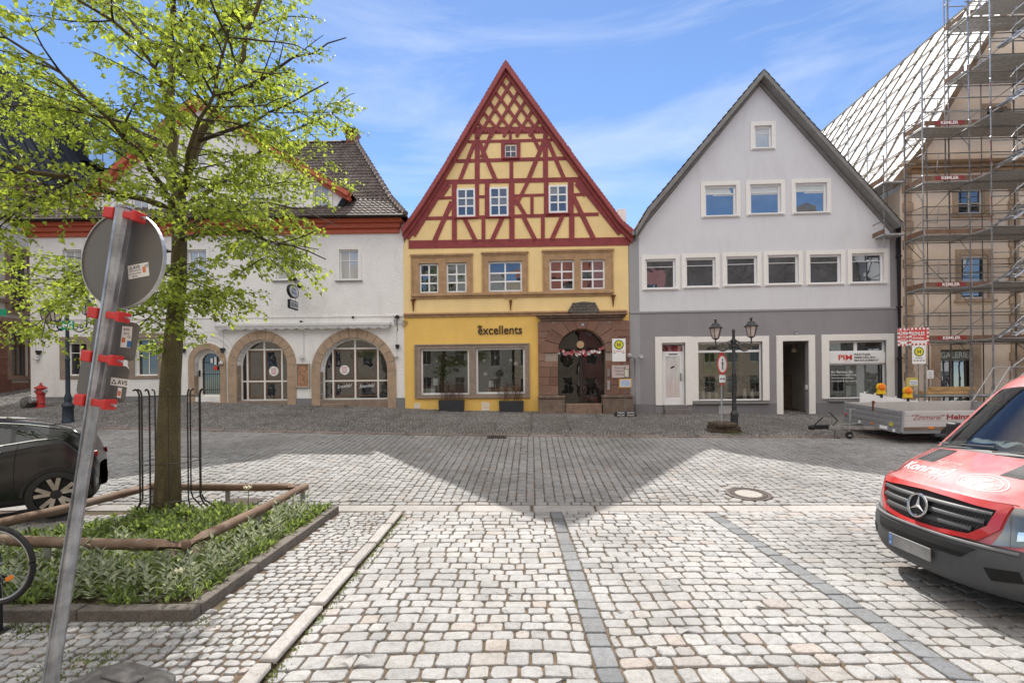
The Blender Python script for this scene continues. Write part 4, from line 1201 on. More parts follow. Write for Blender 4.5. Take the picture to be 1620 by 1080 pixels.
b.build('portal_cornice', mat('weathered_cornice', (0.215, 0.145, 0.11), 0.92, 0.3, 5, 0.6, 30, 0.015, stain=0.6, stain_c=(0.06, 0.05, 0.045)), ptl, bevel=0.025)
r = FY.r(*c3(322, 48), *c3(570, 158))
b = MB(); cxs, w_ = (r[0] + r[1]) / 2, (r[1] - r[0]) / 2
pol = [(r[0], r[2] + .22), (r[0] + .12, r[2]), (r[1] - .12, r[2]), (r[1], r[2] + .22), (r[1] - .05, r[3] - .2)] + [(cxs + w_ * .9 * math.cos(math.pi * k / 8), r[3] - .18 + .18 * math.sin(math.pi * k / 8)) for k in range(9)] + [(r[0] + .05, r[3] - .2)]
b.prism(pol, -0.30, -0.02)
for k in range(4): b.box(r[0] + .12, r[1] - .12, -0.318, -0.295, r[2] + .10 + .11 * k, r[2] + .155 + .11 * k)
for s_ in (-1, 1): b.lathe([(.09, -.31), (.13, -.27), (.13, -.1)], (cxs + s_ * (w_ - .10), 0, r[2] + .17), 12, 'Y')
b.build('carved_crest', mat('dark_carved_stone', (0.13, 0.115, 0.10), 0.95, 0.5, 14, 1.0, 25, 0.03, stain=0.4, stain_c=(0.3, 0.27, 0.22)), ptl, bevel=0.02)
for xa_, xb_ in ((px0 - .01, y3(282, 850)[0]), (y3(600, 850)[0], px1 + .02)):
 b = MB(); b.box(xa_, xb_, -0.52, -0.062, -0.9, zbench - .12); b.box(xa_ - .02, xb_ + .02, -0.56, -0.064, zbench - .116, zbench)
 bench = b.build('stone_bench', mat('bench_stone', (0.20, 0.145, 0.11), 0.92, 0.3, 5, 0.6, 30, 0.015, stain=0.6, stain_c=(0.09, 0.08, 0.07)), ptl, bevel=0.03, seg=2)
b = MB(); b.box(y3(283, 900)[0] + .02, y3(598, 900)[0] - .02, -0.46, 0.3, -0.9, zst - .003); b.build('stone_step', mat('step_red', (0.25, 0.165, 0.12), 0.9, 0.25, 4, 0.5, 30, 0.01, stain=0.4), ptl, bevel=0.025)
b = MB()
inn = arch(pl_ + .05, pr_ - .05, zst + .02, zs, rrp - .05)
ring(b, portal, inn, 0.30, 0.36)
b.box(cxp - .04, cxp + .04, 0.305, 0.355, zst, zs + .02); b.box(pl_ + .03, pr_ - .03, 0.302, 0.358, zs - .05, zs + .03)
dr = b.build('entrance_door', mat('bronze_frame', (0.045, 0.042, 0.035), 0.4, 0.1, 6, 0, metal=0.4), yel)
pb = MB(); tri = tessellate_polygon([[Vector((x, z, 0)) for x, z in portal]]); pb.add([(x, 0.335, z) for x, z in portal], [tuple(t) for t in tri]); pb.build('pane', glass_front('door_pane', (0.012, 0.011, 0.008), 0.035), dr)
b = MB(); b.tube([(cxp - .09, .27, zst + .7), (cxp - .09, .27, zst + 1.5)], 0.016, 8); b.build('handle', M_zinc, dr)
c = y3(423, 404, .25); b = MB(); b.lathe([(.155, .29), (.155, .275), (.11, .27)], (c[0], 0, c[1]), 28, 'Y'); b.build('round_plaque', mat('tan_plaque', (0.62, 0.42, 0.24), 0.6, 0.08), dr)
c = y3(440, 238); b = MB(); b.box(c[0] - .07, c[0] + .07, -0.135, -0.122, c[1] - .06, c[1] + .06); hn = b.build('house_number', mat('slate_blue_plate', (0.16, 0.17, 0.22), 0.5), ptl)
b = MB(); v_, f_ = text_fit('15', 0.08, 0.08, offset=.02); b.add([(c[0] + x, -0.139, c[1] + z) for x, z in v_], f_); b.build('digits', M_paper, hn)
r = FY.r(*c3(648, 612), *c3(668, 680)); b = MB(); b.box(r[0], r[1], -0.14, -0.112, r[2], r[3]); b.build('bell_panel', M_zinc, ptl)
r = FY.r(*c3(648, 712), *c3(668, 790)); b = MB(); b.box(r[0], r[1], -0.16, -0.112, r[2], r[3]); b.build('letter_box', mat('grey_box', (0.4, 0.38, 0.36), 0.5), ptl)
r = FY.r(*c3(686, 582), *c3(832, 688)); b = MB(); b.box(r[0], r[1], -0.145, -0.113, r[2], r[3]); nb = b.build('shop_plate', mat('pale_pink_plate', (0.66, 0.55, 0.52), 0.5, 0.05), ptl)
b = MB()
for k, (t_, w_) in enumerate((('Kosmetik', .42), ('Nagelstudio', .5), ('Wellness', .4))):
 v_, f_ = text_fit(t_, w_, .09); b.add([((r[0] + r[1]) / 2 + x, -0.149, r[3] - .1 - k * .13 + z) for x, z in v_], f_)
b.build('plate_lettering', mat('grey_print', (0.2, 0.2, 0.22), 0.6), nb)
gO = FY.w(yw + 0.02, 0, 0)
FG = Fac(gO.x, gO.y, 3.0)
grey = FG.empty('grey_house', 'pale lilac gabled house with darker grey ground floor and white framed windows', 'house')
gw_ = FG.p(1421, 480)[0]
def c4(x, y): return (x / 2.841 + 980, y / 2.841 + 100)
def c5(x, y): return (x / 4.696 + 1000, y / 4.696 + 470)
def c6(x, y): return (x / 4.696 + 1200, y / 4.696 + 470)
def r4(*a): return FG.r(*c4(a[0], a[1]), *c4(a[2], a[3]))
def r5(*a): return FG.r(*c5(a[0], a[1]), *c5(a[2], a[3]))
def r6(*a): return FG.r(*c6(a[0], a[1]), *c6(a[2], a[3]))
gx0 = FG.p(*c4(88, 900))[0]
zg = (FG.p(1013, 492.5)[1] + FG.p(1408, 485.5)[1]) / 2
p_apex = FG.p(*c4(645, 84)); p_l = FG.p(*c4(84, 768)); p_r = FG.p(*c4(1222, 705))
wins = [r4(122, 888, 234, 1008), r4(303, 882, 413, 1000), r4(485, 876, 600, 992), r4(671, 870, 786, 988), r4(860, 868, 976, 985), r4(1049, 862, 1168, 981),
  r4(389, 558, 506, 682), r4(592, 552, 707, 672), r4(796, 546, 913, 666), r4(612, 290, 665, 378)]
wins = [(r[0] - 0.05, r[1] + 0.16, r[2] - 0.06, r[3] + 0.07) for r in wins]
door = r5(222, 340, 395, 800); shopw = r5(490, 333, 968, 768)
passg = r6(180, 326, 372, 866); pim = r6(524, 322, 950, 752)
b = MB()
b.sheet([(0, -0.9), (gw_, -0.9), (gw_, p_r[1] - 0.06), p_r, p_apex, p_l, (0, p_l[1])], [R4(r) for r in wins + [door, shopw, passg, pim]], 0, 0.24)
D = 13.0
b.add([(0, 0, -.9), (0, D, -.9), (0, D, p_l[1]), (0, 0, p_l[1]), (gw_, 0, -.9), (gw_, D, -.9), (gw_, D, p_r[1] - .06), (gw_, 0, p_r[1] - .06)], [(0, 1, 2, 3), (4, 5, 6, 7), (1, 5, 6, 2)])
wg = b.build('wall', M_grey, grey)
bm = bmesh.new(); bm.from_mesh(wg.data)
for co, no in (((0, 0, zg), (0, 0, 1)), ((gx0, 0, 0), (1, 0, 0)), ((FG.p(1408.5, 480)[0], 0, 0), (1, 0, 0))):
 bmesh.ops.bisect_plane(bm, geom=bm.verts[:] + bm.edges[:] + bm.faces[:], plane_co=co, plane_no=no)
bm.to_mesh(wg.data); bm.free()
for m_ in (M_lilac, M_midgrey): wg.data.materials.append(m_)
gx1 = FG.p(1408.5, 480)[0]
for p in wg.data.polygons:
 c = p.center
 if c.z > zg and gx0 < c.x < gx1: p.material_index = 1
 elif c.x < gx0: p.material_index = 2
b = MB(); b.box(0.004, gw_ - .004, -0.035, 0.0, zg - 0.085, zg - 0.002); b.build('string_course', M_midgrey, grey, bevel=0.01)
zpl = (FG.p(*c5(450, 796))[1] + FG.p(*c6(450, 778))[1]) / 2
xs_ = [0.0, door[0] - .28, door[1] + .28, passg[0] - .27, passg[1] + .27, gw_ - .002]
for k in range(3):
 b = MB(); b.box(xs_[2 * k] + .002, xs_[2 * k + 1], -0.028, 0.002, -0.9, zpl); b.build('plinth', M_grey2, grey)
for k, r in enumerate(wins):
 w_ = window(grey, r, 0.07, M_winwhite, G_dark if k < 6 else G_sky, (), (0.78,) if k != 9 else (), 0.075, 0.02, 0.06, tilt=0.010)
 b = MB(); surround(b, r, 0.16, -0.03, 0.01, 0.06, 0.16); b.build('trim', M_wincream, w_)
 b = MB(); b.box(r[0] - .09, r[1] + .09, -0.09, 0.002, r[2] - 0.03, r[2] + 0.02); b.build('sill', M_winwhite, w_, bevel=0.006)
 if k >= 6:
  b = MB(); b.box(r[0] + .08, r[1] - .08, 0.10, 0.104, r[3] - 0.08 - (0.30 if k < 9 else .22), r[3] - 0.07); b.build('roller_blind', mat('pale_blind', (0.62, 0.66, 0.66), 0.7, 0.03, 4, 0), w_)
ov = -0.42
def outl(pt, dx, dz): return (pt[0] + dx, pt[1] + dz)
A_o = FG.p(*c4(651, 29), ov); L_o = FG.p(*c4(72, 752), ov); R_o = FG.p(*c4(1270, 716), ov)
A_w, L_w, R_w = p_apex, p_l, p_r
ga = [L_o, FG.p(*c4(128, 655), ov), A_o, R_o]
def inset(P, t):
 return [(P[0][0] + t * 0.25, P[0][1] - t * 1.15), (P[1][0] + t * 0.75, P[1][1] - t * 0.75), (P[2][0], P[2][1] - t * 1.5), (P[3][0] - t * .45, P[3][1] - t)]
b = MB(); b.prism(ga + inset(ga, 0.165)[::-1], ov + 0.03, D); rg = b.build('roof', mat('underside_board', (0.26, 0.25, 0.235), 0.85, 0.15, 4, 0.3, 40), grey)
b = MB()
tile_plane(b, (ga[0][0], D, ga[0][1] + .03), (ga[0][0], ov, ga[0][1] + .03), (ga[1][0], D, ga[1][1] + .03), (ga[1][0], ov, ga[1][1] + .03), 0.2, 0.3, 0.012, 0.02, 3)
tile_plane(b, (ga[1][0], D, ga[1][1] + .03), (ga[1][0], ov, ga[1][1] + .03), (A_o[0], D, A_o[1] + .03), (A_o[0], ov, A_o[1] + .03), 0.2, 0.3, 0.012, 0.02, 3)
tile_plane(b, (R_o[0], ov, R_o[1] + .03), (R_o[0], D, R_o[1] + .03), (A_o[0], ov, A_o[1] + .03), (A_o[0], D, A_o[1] + .03), 0.2, 0.3, 0.012, 0.02, 3)
b.build('roof_tiles', mat('light_grey_tile', (0.30, 0.295, 0.285), 0.7, 0.25, 4, 0.3), rg, recalc=False)
b = MB(); b.prism(ga + inset(ga, 0.15)[::-1], ov, ov + 0.028)
gi = inset(ga, 0.17); gi2 = inset(gi, 0.10)
b.prism(gi + gi2[::-1], -0.10, 0.03)
b.build('verge_board', M_greywood, grey, bevel=0.01)
b = MB(); b.tube([(ga[0][0] - .05, ov + .1, ga[0][1] - .06), (ga[0][0] - .05, D, ga[0][1] - .06)], 0.085, 10); b.build('gutter', M_zinc, rg, smooth=True)
b = MB(); b.tube([(R_o[0] + .06, ov + .1, R_o[1] - .06), (R_o[0] + .06, D, R_o[1] - .06)], 0.085, 10); b.build('gutter', M_zinc, rg, smooth=True)
b = MB(); c = FG.p(*c4(8, 672), 6.0); b.box(c[0] - .2, c[0] + .25, 6, 6.5, p_l[1] - .5, c[1] + .2); b.build('chimney', M_white, rg)
b = MB(); surround(b, door, 0.27, -0.045, 0.02, 0, 0.25); b.build('door_surround', M_wincream, grey, bevel=0.012)
b = MB(); dx0, dx1 = door[0], door[1]
zt_ = FG.p(*c5(300, 408))[1]
surround(b, (dx0 + .06, dx1 - .06, door[2] + .02, door[3] - .06), 0.06, 0.13, 0.19, 0.02)
b.box(dx0 + .06, dx1 - .06, 0.135, 0.185, zt_ - .05, zt_ + .03)
la, lb = dx0 + .06, dx1 - .06
surround(b, (la + .12, lb - .12, door[2] + .28, zt_ - .17), 0.12, 0.14, 0.18, 0.26)
dr = b.build('door', M_winwhite, grey, bevel=0.006)
b = MB(); b.box(la + .1, lb - .1, 0.158, 0.164, door[2] + .26, zt_ - .15); b.build('frosted_pane', glass_front('frosted', refl=0.10, curtain=(0.62, 0.63, 0.61)), dr)
b = MB(); b.box(la, lb, 0.150, 0.155, zt_ + .03, door[3] - .1); b.build('pane', glass_front('red_fanlight', (0.12, 0.02, 0.025), 0.12), dr)
b = MB(); b.box(lb - .11, lb - .07, 0.07, 0.14, zt_ - 1.15, zt_ - .85); b.build('handle', M_zinc, dr)
b = MB(); b.box(la + .25, la + .6, 0.13, 0.139, zt_ - .10, zt_ - .06); b.prism([((la + lb) / 2 - .1, zt_ - .62), ((la + lb) / 2 + .06, zt_ - .54), ((la + lb) / 2 + .1, zt_ - .58), ((la + lb) / 2 - .03, zt_ - .67)], 0.155, 0.1575); b.build('door_mark', M_black, dr)
r = r5(230, 797, 413, 852); b = MB(); b.box(r[0], r[1], -0.38, 0.12, -0.9, (r[2] + r[3]) / 2 - .02); b.box(r[0] + .01, r[1] - .01, -0.16, 0.12, -.9, r[3] - .02); b.build('door_step', mat('step_grey', (0.19, 0.17, 0.165), 0.9, 0.2), grey, bevel=0.015)
b = MB(); surround(b, shopw, 0.26, -0.045, 0.02, 0.0, 0.22); b.build('shop_surround', M_wincream, grey, bevel=0.012)
b = MB(); b.box(shopw[0] - .2, shopw[1] + .22, -0.12, 0.03, shopw[2] - 0.13, shopw[2] - 0.05); b.build('window_sill', M_greywood, grey, bevel=0.01)
zt_ = FG.p(*c5(700, 400))[1]
window(grey, shopw, 0.12, M_winwhite, G_shop, (), ((zt_ - shopw[2] - .06) / (shopw[3] - shopw[2] - .12),), 0.06, 0.09, 0.05, name='shop_window', tilt=0.001)
def room(x0, x1, z0, z1, y0, y1, m, name='interior'):
 q = MB(); q.add([(x0, y0, z0), (x1, y0, z0), (x1, y1, z0), (x0, y1, z0), (x0, y0, z1), (x1, y0, z1), (x1, y1, z1), (x0, y1, z1)], [(0, 1, 2, 3), (4, 5, 6, 7), (2, 3, 7, 6), (0, 3, 7, 4), (1, 2, 6, 5)])
 return q.build(name, m, grey)
room(shopw[0] - .15, shopw[1] + .15, shopw[2] + .02, shopw[3] + .3, .245, 2.2, mat('cream_room', (0.56, 0.51, 0.43), 0.9, 0.06, 2, 0), 'shop_interior')
b = MB(); surround(b, passg, 0.25, -0.045, 0.02, 0.0, 0.23); b.build('passage_surround', M_wincream, grey, bevel=0.012)
room(passg[0] + .002, passg[1] + .6, passg[2] - .02, passg[3] + .003, .244, 3.5, mat('passage_plaster', (0.46, 0.43, 0.39), 0.9, 0.15, 1.5, 0.2, stain=0.4), 'passage')
b = MB(); b.box(passg[0] + .06, passg[0] + .85, 3.4, 3.46, passg[2], passg[2] + 2.1); b.build('inner_door', mat('dark_door', (0.05, 0.05, 0.05), 0.5), grey, bevel=.01)
b = MB(); b.box(passg[0] + .9, passg[1] + .58, 2.4, 3.39, passg[2], passg[2] + 1.55); b.build('passage_panel', mat('brown_panel', (0.17, 0.125, 0.09), 0.8, 0.25, 5), grey, bevel=.01)
p = FG.p(*c6(264, 395), 1.2); b = MB(); b.lathe([(.02, .4), (.03, .22), (.12, .16), (.12, 0.02), (.08, 0)], (p[0], 1.2, p[1] - .1), 8); b.build('hall_lantern', mat('lantern_glass', (0.42, 0.38, 0.28), 0.3, 0.1, 6, 0), grey)
b = MB(); surround(b, pim, 0.29, -0.045, 0.02, 0.0, 0.25); b.build('office_surround', M_wincream, grey, bevel=0.012)
b = MB(); b.box(pim[0] - .05, pim[1] + .02, -0.10, 0.03, pim[2] - 0.12, pim[2] - 0.04); b.build('window_sill', M_greywood, grey, bevel=0.01)
za, zb2 = FG.p(*c6(735, 490))[1], FG.p(*c6(735, 408))[1]
window(grey, (pim[0], pim[1], zb2, pim[3]), 0.12, M_winwhite, G_dark, (0.5,), (), 0.065, 0.13, 0.05, name='fanlight', tilt=0.008)
window(grey, (pim[0], pim[1], pim[2], za), 0.12, M_winwhite, G_shop, (), (), 0.05, 0.09, 0.05, name='office_window', tilt=0.001)
room(pim[0] - .15, pim[1] + .15, pim[2] + .02, pim[3] + .3, .245, 2.4, mat('office_room', (0.20, 0.20, 0.195), 0.9, 0.06, 2, 0), 'office_interior')
b = MB(); b.box(pim[0] + .004, pim[1] - .004, 0.06, 0.125, za + .003, zb2 - .003); bd = b.build('sign_board', M_winwhite, grey)
cz = (za + zb2) / 2
e0_, e1_ = FG.p(*c6(593, 450), .06)[0], FG.p(*c6(694, 450), .06)[0]
v_, f_ = text_fit('PIM', e1_ - e0_, .21, offset=.03); b = MB(); b.add([((e0_ + e1_) / 2 + x, .055, cz + .02 + z) for x, z in v_], f_)
v_, f_ = text_fit('GmbH', .22, .035); b.add([((e0_ + e1_) / 2 + .08 + x, .055, cz - .14 + z) for x, z in v_], f_)
b.build('red_letters', M_redpaint, bd, recalc=False)
b = MB(); e0_ = FG.p(*c6(712, 450), .06)[0]
for k, t_ in enumerate(('PARTNER', 'IMMOBILIEN', 'MANAGEMENT')):
 w_ = (0.62, 0.80, 0.93)[k]; v_, f_ = text_fit(t_, w_, .085, offset=.015); b.add([(e0_ + w_ / 2 + x, .055, cz + .125 - .115 * k + z) for x, z in v_], f_)
b.build('black_letters', M_black, bd, recalc=False)
b = MB()
e = FG.p(*c6(540, 555), .12)
for k, (t_, w_, h_) in enumerate((('Ihr Partner für', .86, .10), ('Hausverwaltung', .98, .075), ('Vermietung', .86, .065), ('Verkauf & Beratung', 1.0, .065))):
 v_, f_ = text_fit(t_, w_, h_, offset=.012, shear=.15 if k == 0 else 0); b.add([(e[0] + w_ / 2 + x, .128, e[1] - .125 * k + z) for x, z in v_], f_)
b.build('window_lettering', M_paper, grey, recalc=False)
p = FG.p(*c6(278, 270)); b = MB(); b.box(p[0] - .07, p[0] + .07, -.02, -.001, p[1] - .065, p[1] + .065); hn = b.build('house_number', mat('number_plate', (0.08, 0.085, 0.1), 0.5), grey)
b = MB(); v_, f_ = text_fit('13', .10, .09, offset=.02); b.add([(p[0] + x, -.024, p[1] + z) for x, z in v_], f_); b.build('digits', M_paper, hn, recalc=False)
p = FG.p(*c6(348, 668), .1); b = MB(); b.box(passg[1] - .03, passg[1] - .001, .06, .2, p[1] - .09, p[1] + .09); b.build('door_bell', M_paper, grey)
r = r5(640, 802, 742, 872); b = MB(); b.box(r[0], r[1], -.05, -.029, r[2], r[3]); b.build('meter_hatch', mat('hatch_grey', (0.40, 0.38, 0.36), 0.7), grey, bevel=.01)
def plant_leaves(mb, c, r, n, sz, seed):
 q = random.Random(seed)
 for _ in range(n):
  d = Vector((q.gauss(0, 1), q.gauss(0, 1), q.gauss(0, .8))); d = d.normalized() * r * q.random() ** .5
  a = Vector((q.gauss(0, 1), q.gauss(0, 1), q.gauss(0, .6))).normalized(); x, y = perp(a); s_ = sz * q.uniform(.6, 1.3); p = Vector(c) + d
  mb.add([p - x * s_, p + y * s_ * .45, p + x * s_, p - y * s_ * .45], [(0, 1, 2, 3)])
M_leafd = mat('dark_green_leaf', (0.045, 0.075, 0.025), 0.55, 0.35, 9, 0)
M_vase = mat('white_ceramic', (0.74, 0.73, 0.71), 0.3, 0.03, 4, 0)
for k, (px, y_, h_) in enumerate(((1112, .55, .40), (1122, .9, .36), (1178, .6, .46), (1190, .5, .44), (1133, 1.2, .3))):
 p = FG.p(px, 630, y_); base = FG.w(p[0], y_, shopw[2] + .02)
 v = empty('window_vase', base, 0, ('white vase of dark foliage at the left end of the lilac house\'s shop window', 'white vase with foliage just right of the first vase in the lilac house\'s shop window', 'tall white vase with foliage right of the lamp post inside the shop window',
  'rightmost white vase of dark foliage in the lilac house\'s shop window', 'small white vase behind the round pedestrian sign in the shop window')[k], 'vase', 'vases on show in the shop window')
 b = MB(); b.lathe([(.06, 0), (.085, h_ * .4), (.05, h_ * .9), (.06, h_)], (0, 0, 0), 12); b.build('vase_body', M_vase, v, smooth=True)
 b = MB(); plant_leaves(b, (0, 0, h_ + .28), .33, 90, .075, k)
 for i in range(5): b.tube([(0, 0, h_ - .05), (RND.uniform(-.2, .2), RND.uniform(-.2, .2), h_ + .35)], .006, 4)
 b.build('foliage', M_leafd, v, recalc=False)
p = FG.w(FG.p(1152, 640, 1.5)[0], 1.5, shopw[2] + .02)
t_ = empty('display_table', p, -FG.a, 'dark narrow wooden stand behind the lamp post in the shop window', 'table')
b = MB(); b.box(-.3, .3, -.2, .2, .78, .82); b.build('table_top', M_black, t_)
for sx in (-1, 1):
 for sy in (-1, 1): b = MB(); b.box(sx * .26 - .02, sx * .26 + .02, sy * .16 - .02, sy * .16 + .02, 0, .779); b.build('leg', M_black, t_)
p = FG.w(FG.p(1142, 560, 2.0)[0], 2.1, FG.p(1142, 572, 2.0)[1])
b = MB(); b.box(-.75, .75, 0, .03, -.5, .5); t_ = b.build('wall_picture', None or mat('green_picture', (0.16, 0.27, 0.05), 0.6, 0.75, 3.5, 0), None); t_.location = p; t_.rotation_euler = (0, 0, -FG.a)
tag(t_, 'large green landscape picture on the back wall of the shop', 'picture')
q = FG.p(*c6(775, 620), .7)
b = MB(); b.box(-.72, .72, 0, .03, -.85, .75); t_ = b.build('display_screen', mat('pale_screen', (0.50, 0.55, 0.55), 0.6, 0.05, 2, 0)); t_.location = FG.w(q[0], .6, q[1]); t_.rotation_euler = (0, 0, -FG.a)
tag(t_, 'pale blue-grey screen standing inside the office window', 'screen')
b = MB()
for k in range(9): b.box(-.48 + k * .11, -.43 + k * .11, 0, .02, -.9, .95)
t_ = b.build('vertical_blind', mat('dark_blind', (0.075, 0.075, 0.075), 0.8)); t_.location = FG.w(FG.p(*c6(590, 620), .9)[0], .95, FG.p(*c6(590, 620), .9)[1]); t_.rotation_euler = (0, 0, -FG.a)
tag(t_, 'dark vertical blind inside the office window', 'blind')
for k in range(2):
 p = FY.w((shop[k][0] + shop[k][1]) / 2 + (-.5, .4)[k], 1.0, shop[0][2])
 t_ = empty('shop_plant', p, 0, ('large dark bushy plant inside the left pane of the yellow shop', 'dark bushy plant inside the right pane of the yellow shop')[k], 'plant')
 b = MB(); plant_leaves(b, (0, 0, .95), .55, 260, .10, 40 + k); b.build('foliage', M_leafd, t_, recalc=False)
 b = MB(); b.lathe([(.14, 0), (.2, .4), (.18, .42)], (0, 0, 0), 12); b.tube([(0, 0, .3), (0, 0, .9)], .02, 5); b.build('pot', M_black, t_, smooth=True)
for k, (px, py) in enumerate(((689, 604), (777, 607))):
 q = FY.p(px, py, .25); b = MB(); b.box(-.10, .10, 0, .008, -.14, .14); t_ = b.build('window_card', M_paper); t_.location = FY.w(q[0], .26, q[1]); t_.rotation_euler = (0.1, 0, -FY.a)
 tag(t_, ('white card with a letter propped in the left shop window', 'pale card propped in the right shop window of the yellow house')[k], 'card')
for k, (px, py, w_) in enumerate(((676, 616, .7), (795, 615, 1.3))):
 q = FY.p(px, py, .6); t_ = empty('display_shelf', FY.w(q[0], .6, shop[0][2]), -FY.a, ('low white display block at the left of the yellow shop window', 'long low tan display shelf in the right shop window')[k], 'shelf')
 b = MB(); b.box(-w_ / 2, w_ / 2, -.15, .2, 0, .26); b.build('body', (M_paper, mat('tan_shelf', (0.42, 0.27, 0.15), 0.7))[k], t_, bevel=.02)
 b = MB()
 for i in range(9): b.lathe([(.03, 0), (.045, .03), (.03, .10)], (-w_ / 2 + .06 + (w_ - .12) * i / 8, RND.uniform(-.08, .12), .262), 8)
 b.build('small_goods', mat('mixed_goods', (0.45, 0.30, 0.28), 0.5, 0.8, 20, 0), t_, smooth=True)
tag(let, None)
for k, (px, py) in enumerate(((691, 571), (706, 566), (766, 571), (768, 592), (784, 566), (808, 570), (816, 575), (722, 573))):
 q = FY.p(px, py, .5); t_ = empty('paper_ball', FY.w(q[0], .5, q[1]), 0, 'small pale paper ball hanging on a thread in the yellow shop window', 'decoration', 'paper balls hanging in the yellow shop window')
 b = MB(); rr_ = (.05, .04, .09, .09, .05, .08, .10, .05)[k]; b.lathe([(.01, -rr_), (rr_ * .7, -rr_ * .7), (rr_, 0), (rr_ * .7, rr_ * .7), (.01, rr_)], (0, 0, 0), 12); b.build('ball', M_paper, t_, smooth=True)
 b = MB(); b.tube([(0, 0, rr_), (0, 0, shop[0][3] + .3 - q[1])], .003, 4); b.build('thread', M_zinc, t_)
pA, pB = FG.p(1425.5, 352, -.08), FG.p(1424.5, 652, -.08)
dpo = empty('downpipe', FG.w(pB[0], -.08, pB[1] - .3), -FG.a, 'tall black rain pipe at the corner between lilac house and scaffold', 'downpipe')
hh = pA[1] - pB[1] + .3
b = MB(); b.tube([(0, 0, 0), (0, 0, hh)], 0.085, 12); b.build('pipe', mat('black_pipe', (0.03, 0.03, 0.034), 0.45, 0.2, 6, 0.05), dpo, smooth=True)
for z in (.4, 2.4, 4.4, 6.4):
 b = MB(); b.lathe([(.10, z), (.10, z + .06)], (0, 0, 0), 12); b.box(-.02, .02, 0, .3, z + .01, z + .05); b.build('clamp', M_black, dpo)
b = MB(); b.tube([(0, 0, hh - .01), (-.1, .02, hh + .2), (-.14, .2, hh + .3)], .08, 10); b.build('swan_neck', MATS['black_pipe'], dpo, smooth=True)
FL = Vector((-23.2, 12.0, 0))
lb = empty('sandstone_building', (FL.x, FL.y, g(FL.x, FL.y + 9)), 0, 'red sandstone building with dark metal roof at the left edge of the square', 'house')
lz = 12.15 - lb.location.z
def LP(px, py, off=0.0):
 u, v = ray(px, py); Y = (FL.x + off) / u
 return Y - FL.y, CAMH + v * Y - lb.location.z
M_redash = island_stone('red_ashlar', [(0, (0.22, 0.10, 0.07)), (0.5, (0.28, 0.14, 0.10)), (1, (0.25, 0.12, 0.09))], 0.9, 0.25, 0.6)
M_cream2 = mat('pale_grey_render', (0.60, 0.57, 0.53), 0.9, 0.05, 2, 0.3)
wl_ = []
for c in (4.4, 7.0, 8.9, 10.8, 14.0, 16.5, 19.0, 21.5, 24.0):
 ww = 0.42
 for (z0, z1, kind) in ((0.95, 2.95, 0), (LP(35, 492)[1], LP(35, 400)[1], 1), (LP(35, 345)[1] - .2, LP(35, 290)[1] + .1, 2)):
  wl_.append((c - ww, c + ww, z0, z1, kind))
b = MB(); b.sheet([(0, -0.8), (30, -0.8), (30, lz), (0, lz)], [[(a[0], a[2]), (a[1], a[2]), (a[1], a[3]), (a[0], a[3])] for a in wl_], 0, 0.25)
def swap(mb):           # (x, y, z) drawn as (along, into, up) -> wall facing +x
 mb.v = [(-p[1], p[0], p[2]) for p in mb.v]; return mb
swap(b); b.add([(0, 0, -.8), (-12, 0, -.8), (-12, 0, lz), (0, 0, lz), (0, 30, -.8), (-12, 30, -.8), (-12, 30, lz), (0, 30, lz)], [(0, 1, 2, 3), (4, 5, 6, 7), (1, 5, 6, 2)])
b.build('wall', M_cream2, lb)
zsp = LP(30, 512)[1]
b = MB(); z = -0.8; k = 0
holes = [a for a in wl_ if a[4] == 0]
while z < zsp:
 h = 0.36
 segs = [(0.0, 30.0)]
 for a in holes:
  if z + h > a[2] - .02 and z < a[3] + .02:
   segs = [s2 for s_ in segs for s2 in ((s_[0], min(s_[1], a[0])), (max(s_[0], a[1]), s_[1])) if s2[1] - s2[0] > .02]
 for (s0, s1) in segs:
  x = s0
  while x < s1 - .01:
   l = RND.uniform(.7, 1.1); e = min(s1, x + l)
   if s1 - e < .2: e = s1
   b.box(x + .008, e - .008, -.06 - RND.uniform(0, .015), 0.01, z + .008, min(z + h, zsp) - .008); x = e
 z += h
swap(b); b.build('ashlar_facing', M_redash, lb)
M_brownst = mat('brown_cornice_stone', (0.27, 0.185, 0.135), 0.9, 0.2, 4, 0.4, 40, 0.01, stain=.4)
for (z0, z1, o_) in ((zsp, zsp + .22, .14), (zsp + .9, zsp + 1.05, .10), (lz - .75, lz - .45, .12), (lz - .45, lz - .2, .25), (lz - .2, lz, .40)):
 b = MB(); b.box(-.1, 30.1, -o_, 0.0, z0, z1 - .004); swap(b); b.build('cornice', M_brownst, lb)
for k, a in enumerate(wl_):
 b = MB(); surround(b, a[:4], .20, -.075, .03); swap(b); f = b.build('window', M_brownst, lb)
 b = MB(); surround(b, (a[0] + .06, a[1] - .06, a[2] + .06, a[3] - .06), .06, .16, .20); b.box((a[0] + a[1]) / 2 - .03, (a[0] + a[1]) / 2 + .03, .163, .197, a[2], a[3]); b.box(a[0], a[1], .166, .194, a[3] - .6, a[3] - .54); swap(b); b.build('frame', M_brownwood, f)
 b = MB(); b.add([(a[0], .185, a[2]), (a[1], .185, a[2]), (a[1], .185, a[3]), (a[0], .185, a[3])], [(0, 1, 2, 3)]); swap(b); b.build('pane', G_dark, f, recalc=False)
zr2 = 18.9 - lb.location.z
b = MB(); b.prism([(0.5, lz), (-3.2, zr2), (-8.8, zr2), (-12.5, lz)], 0, 30.2); rl = b.build('roof', M_slate, lb)
b = MB(); n_ = 50
for k in range(n_):
 y = 30.2 * (k + .5) / n_; b.bar((0.5, y, lz + .01), (-3.2, y, zr2 + .01), .03, .06, up=(1, 0, 0))
b.build('standing_seam', M_slate, rl)
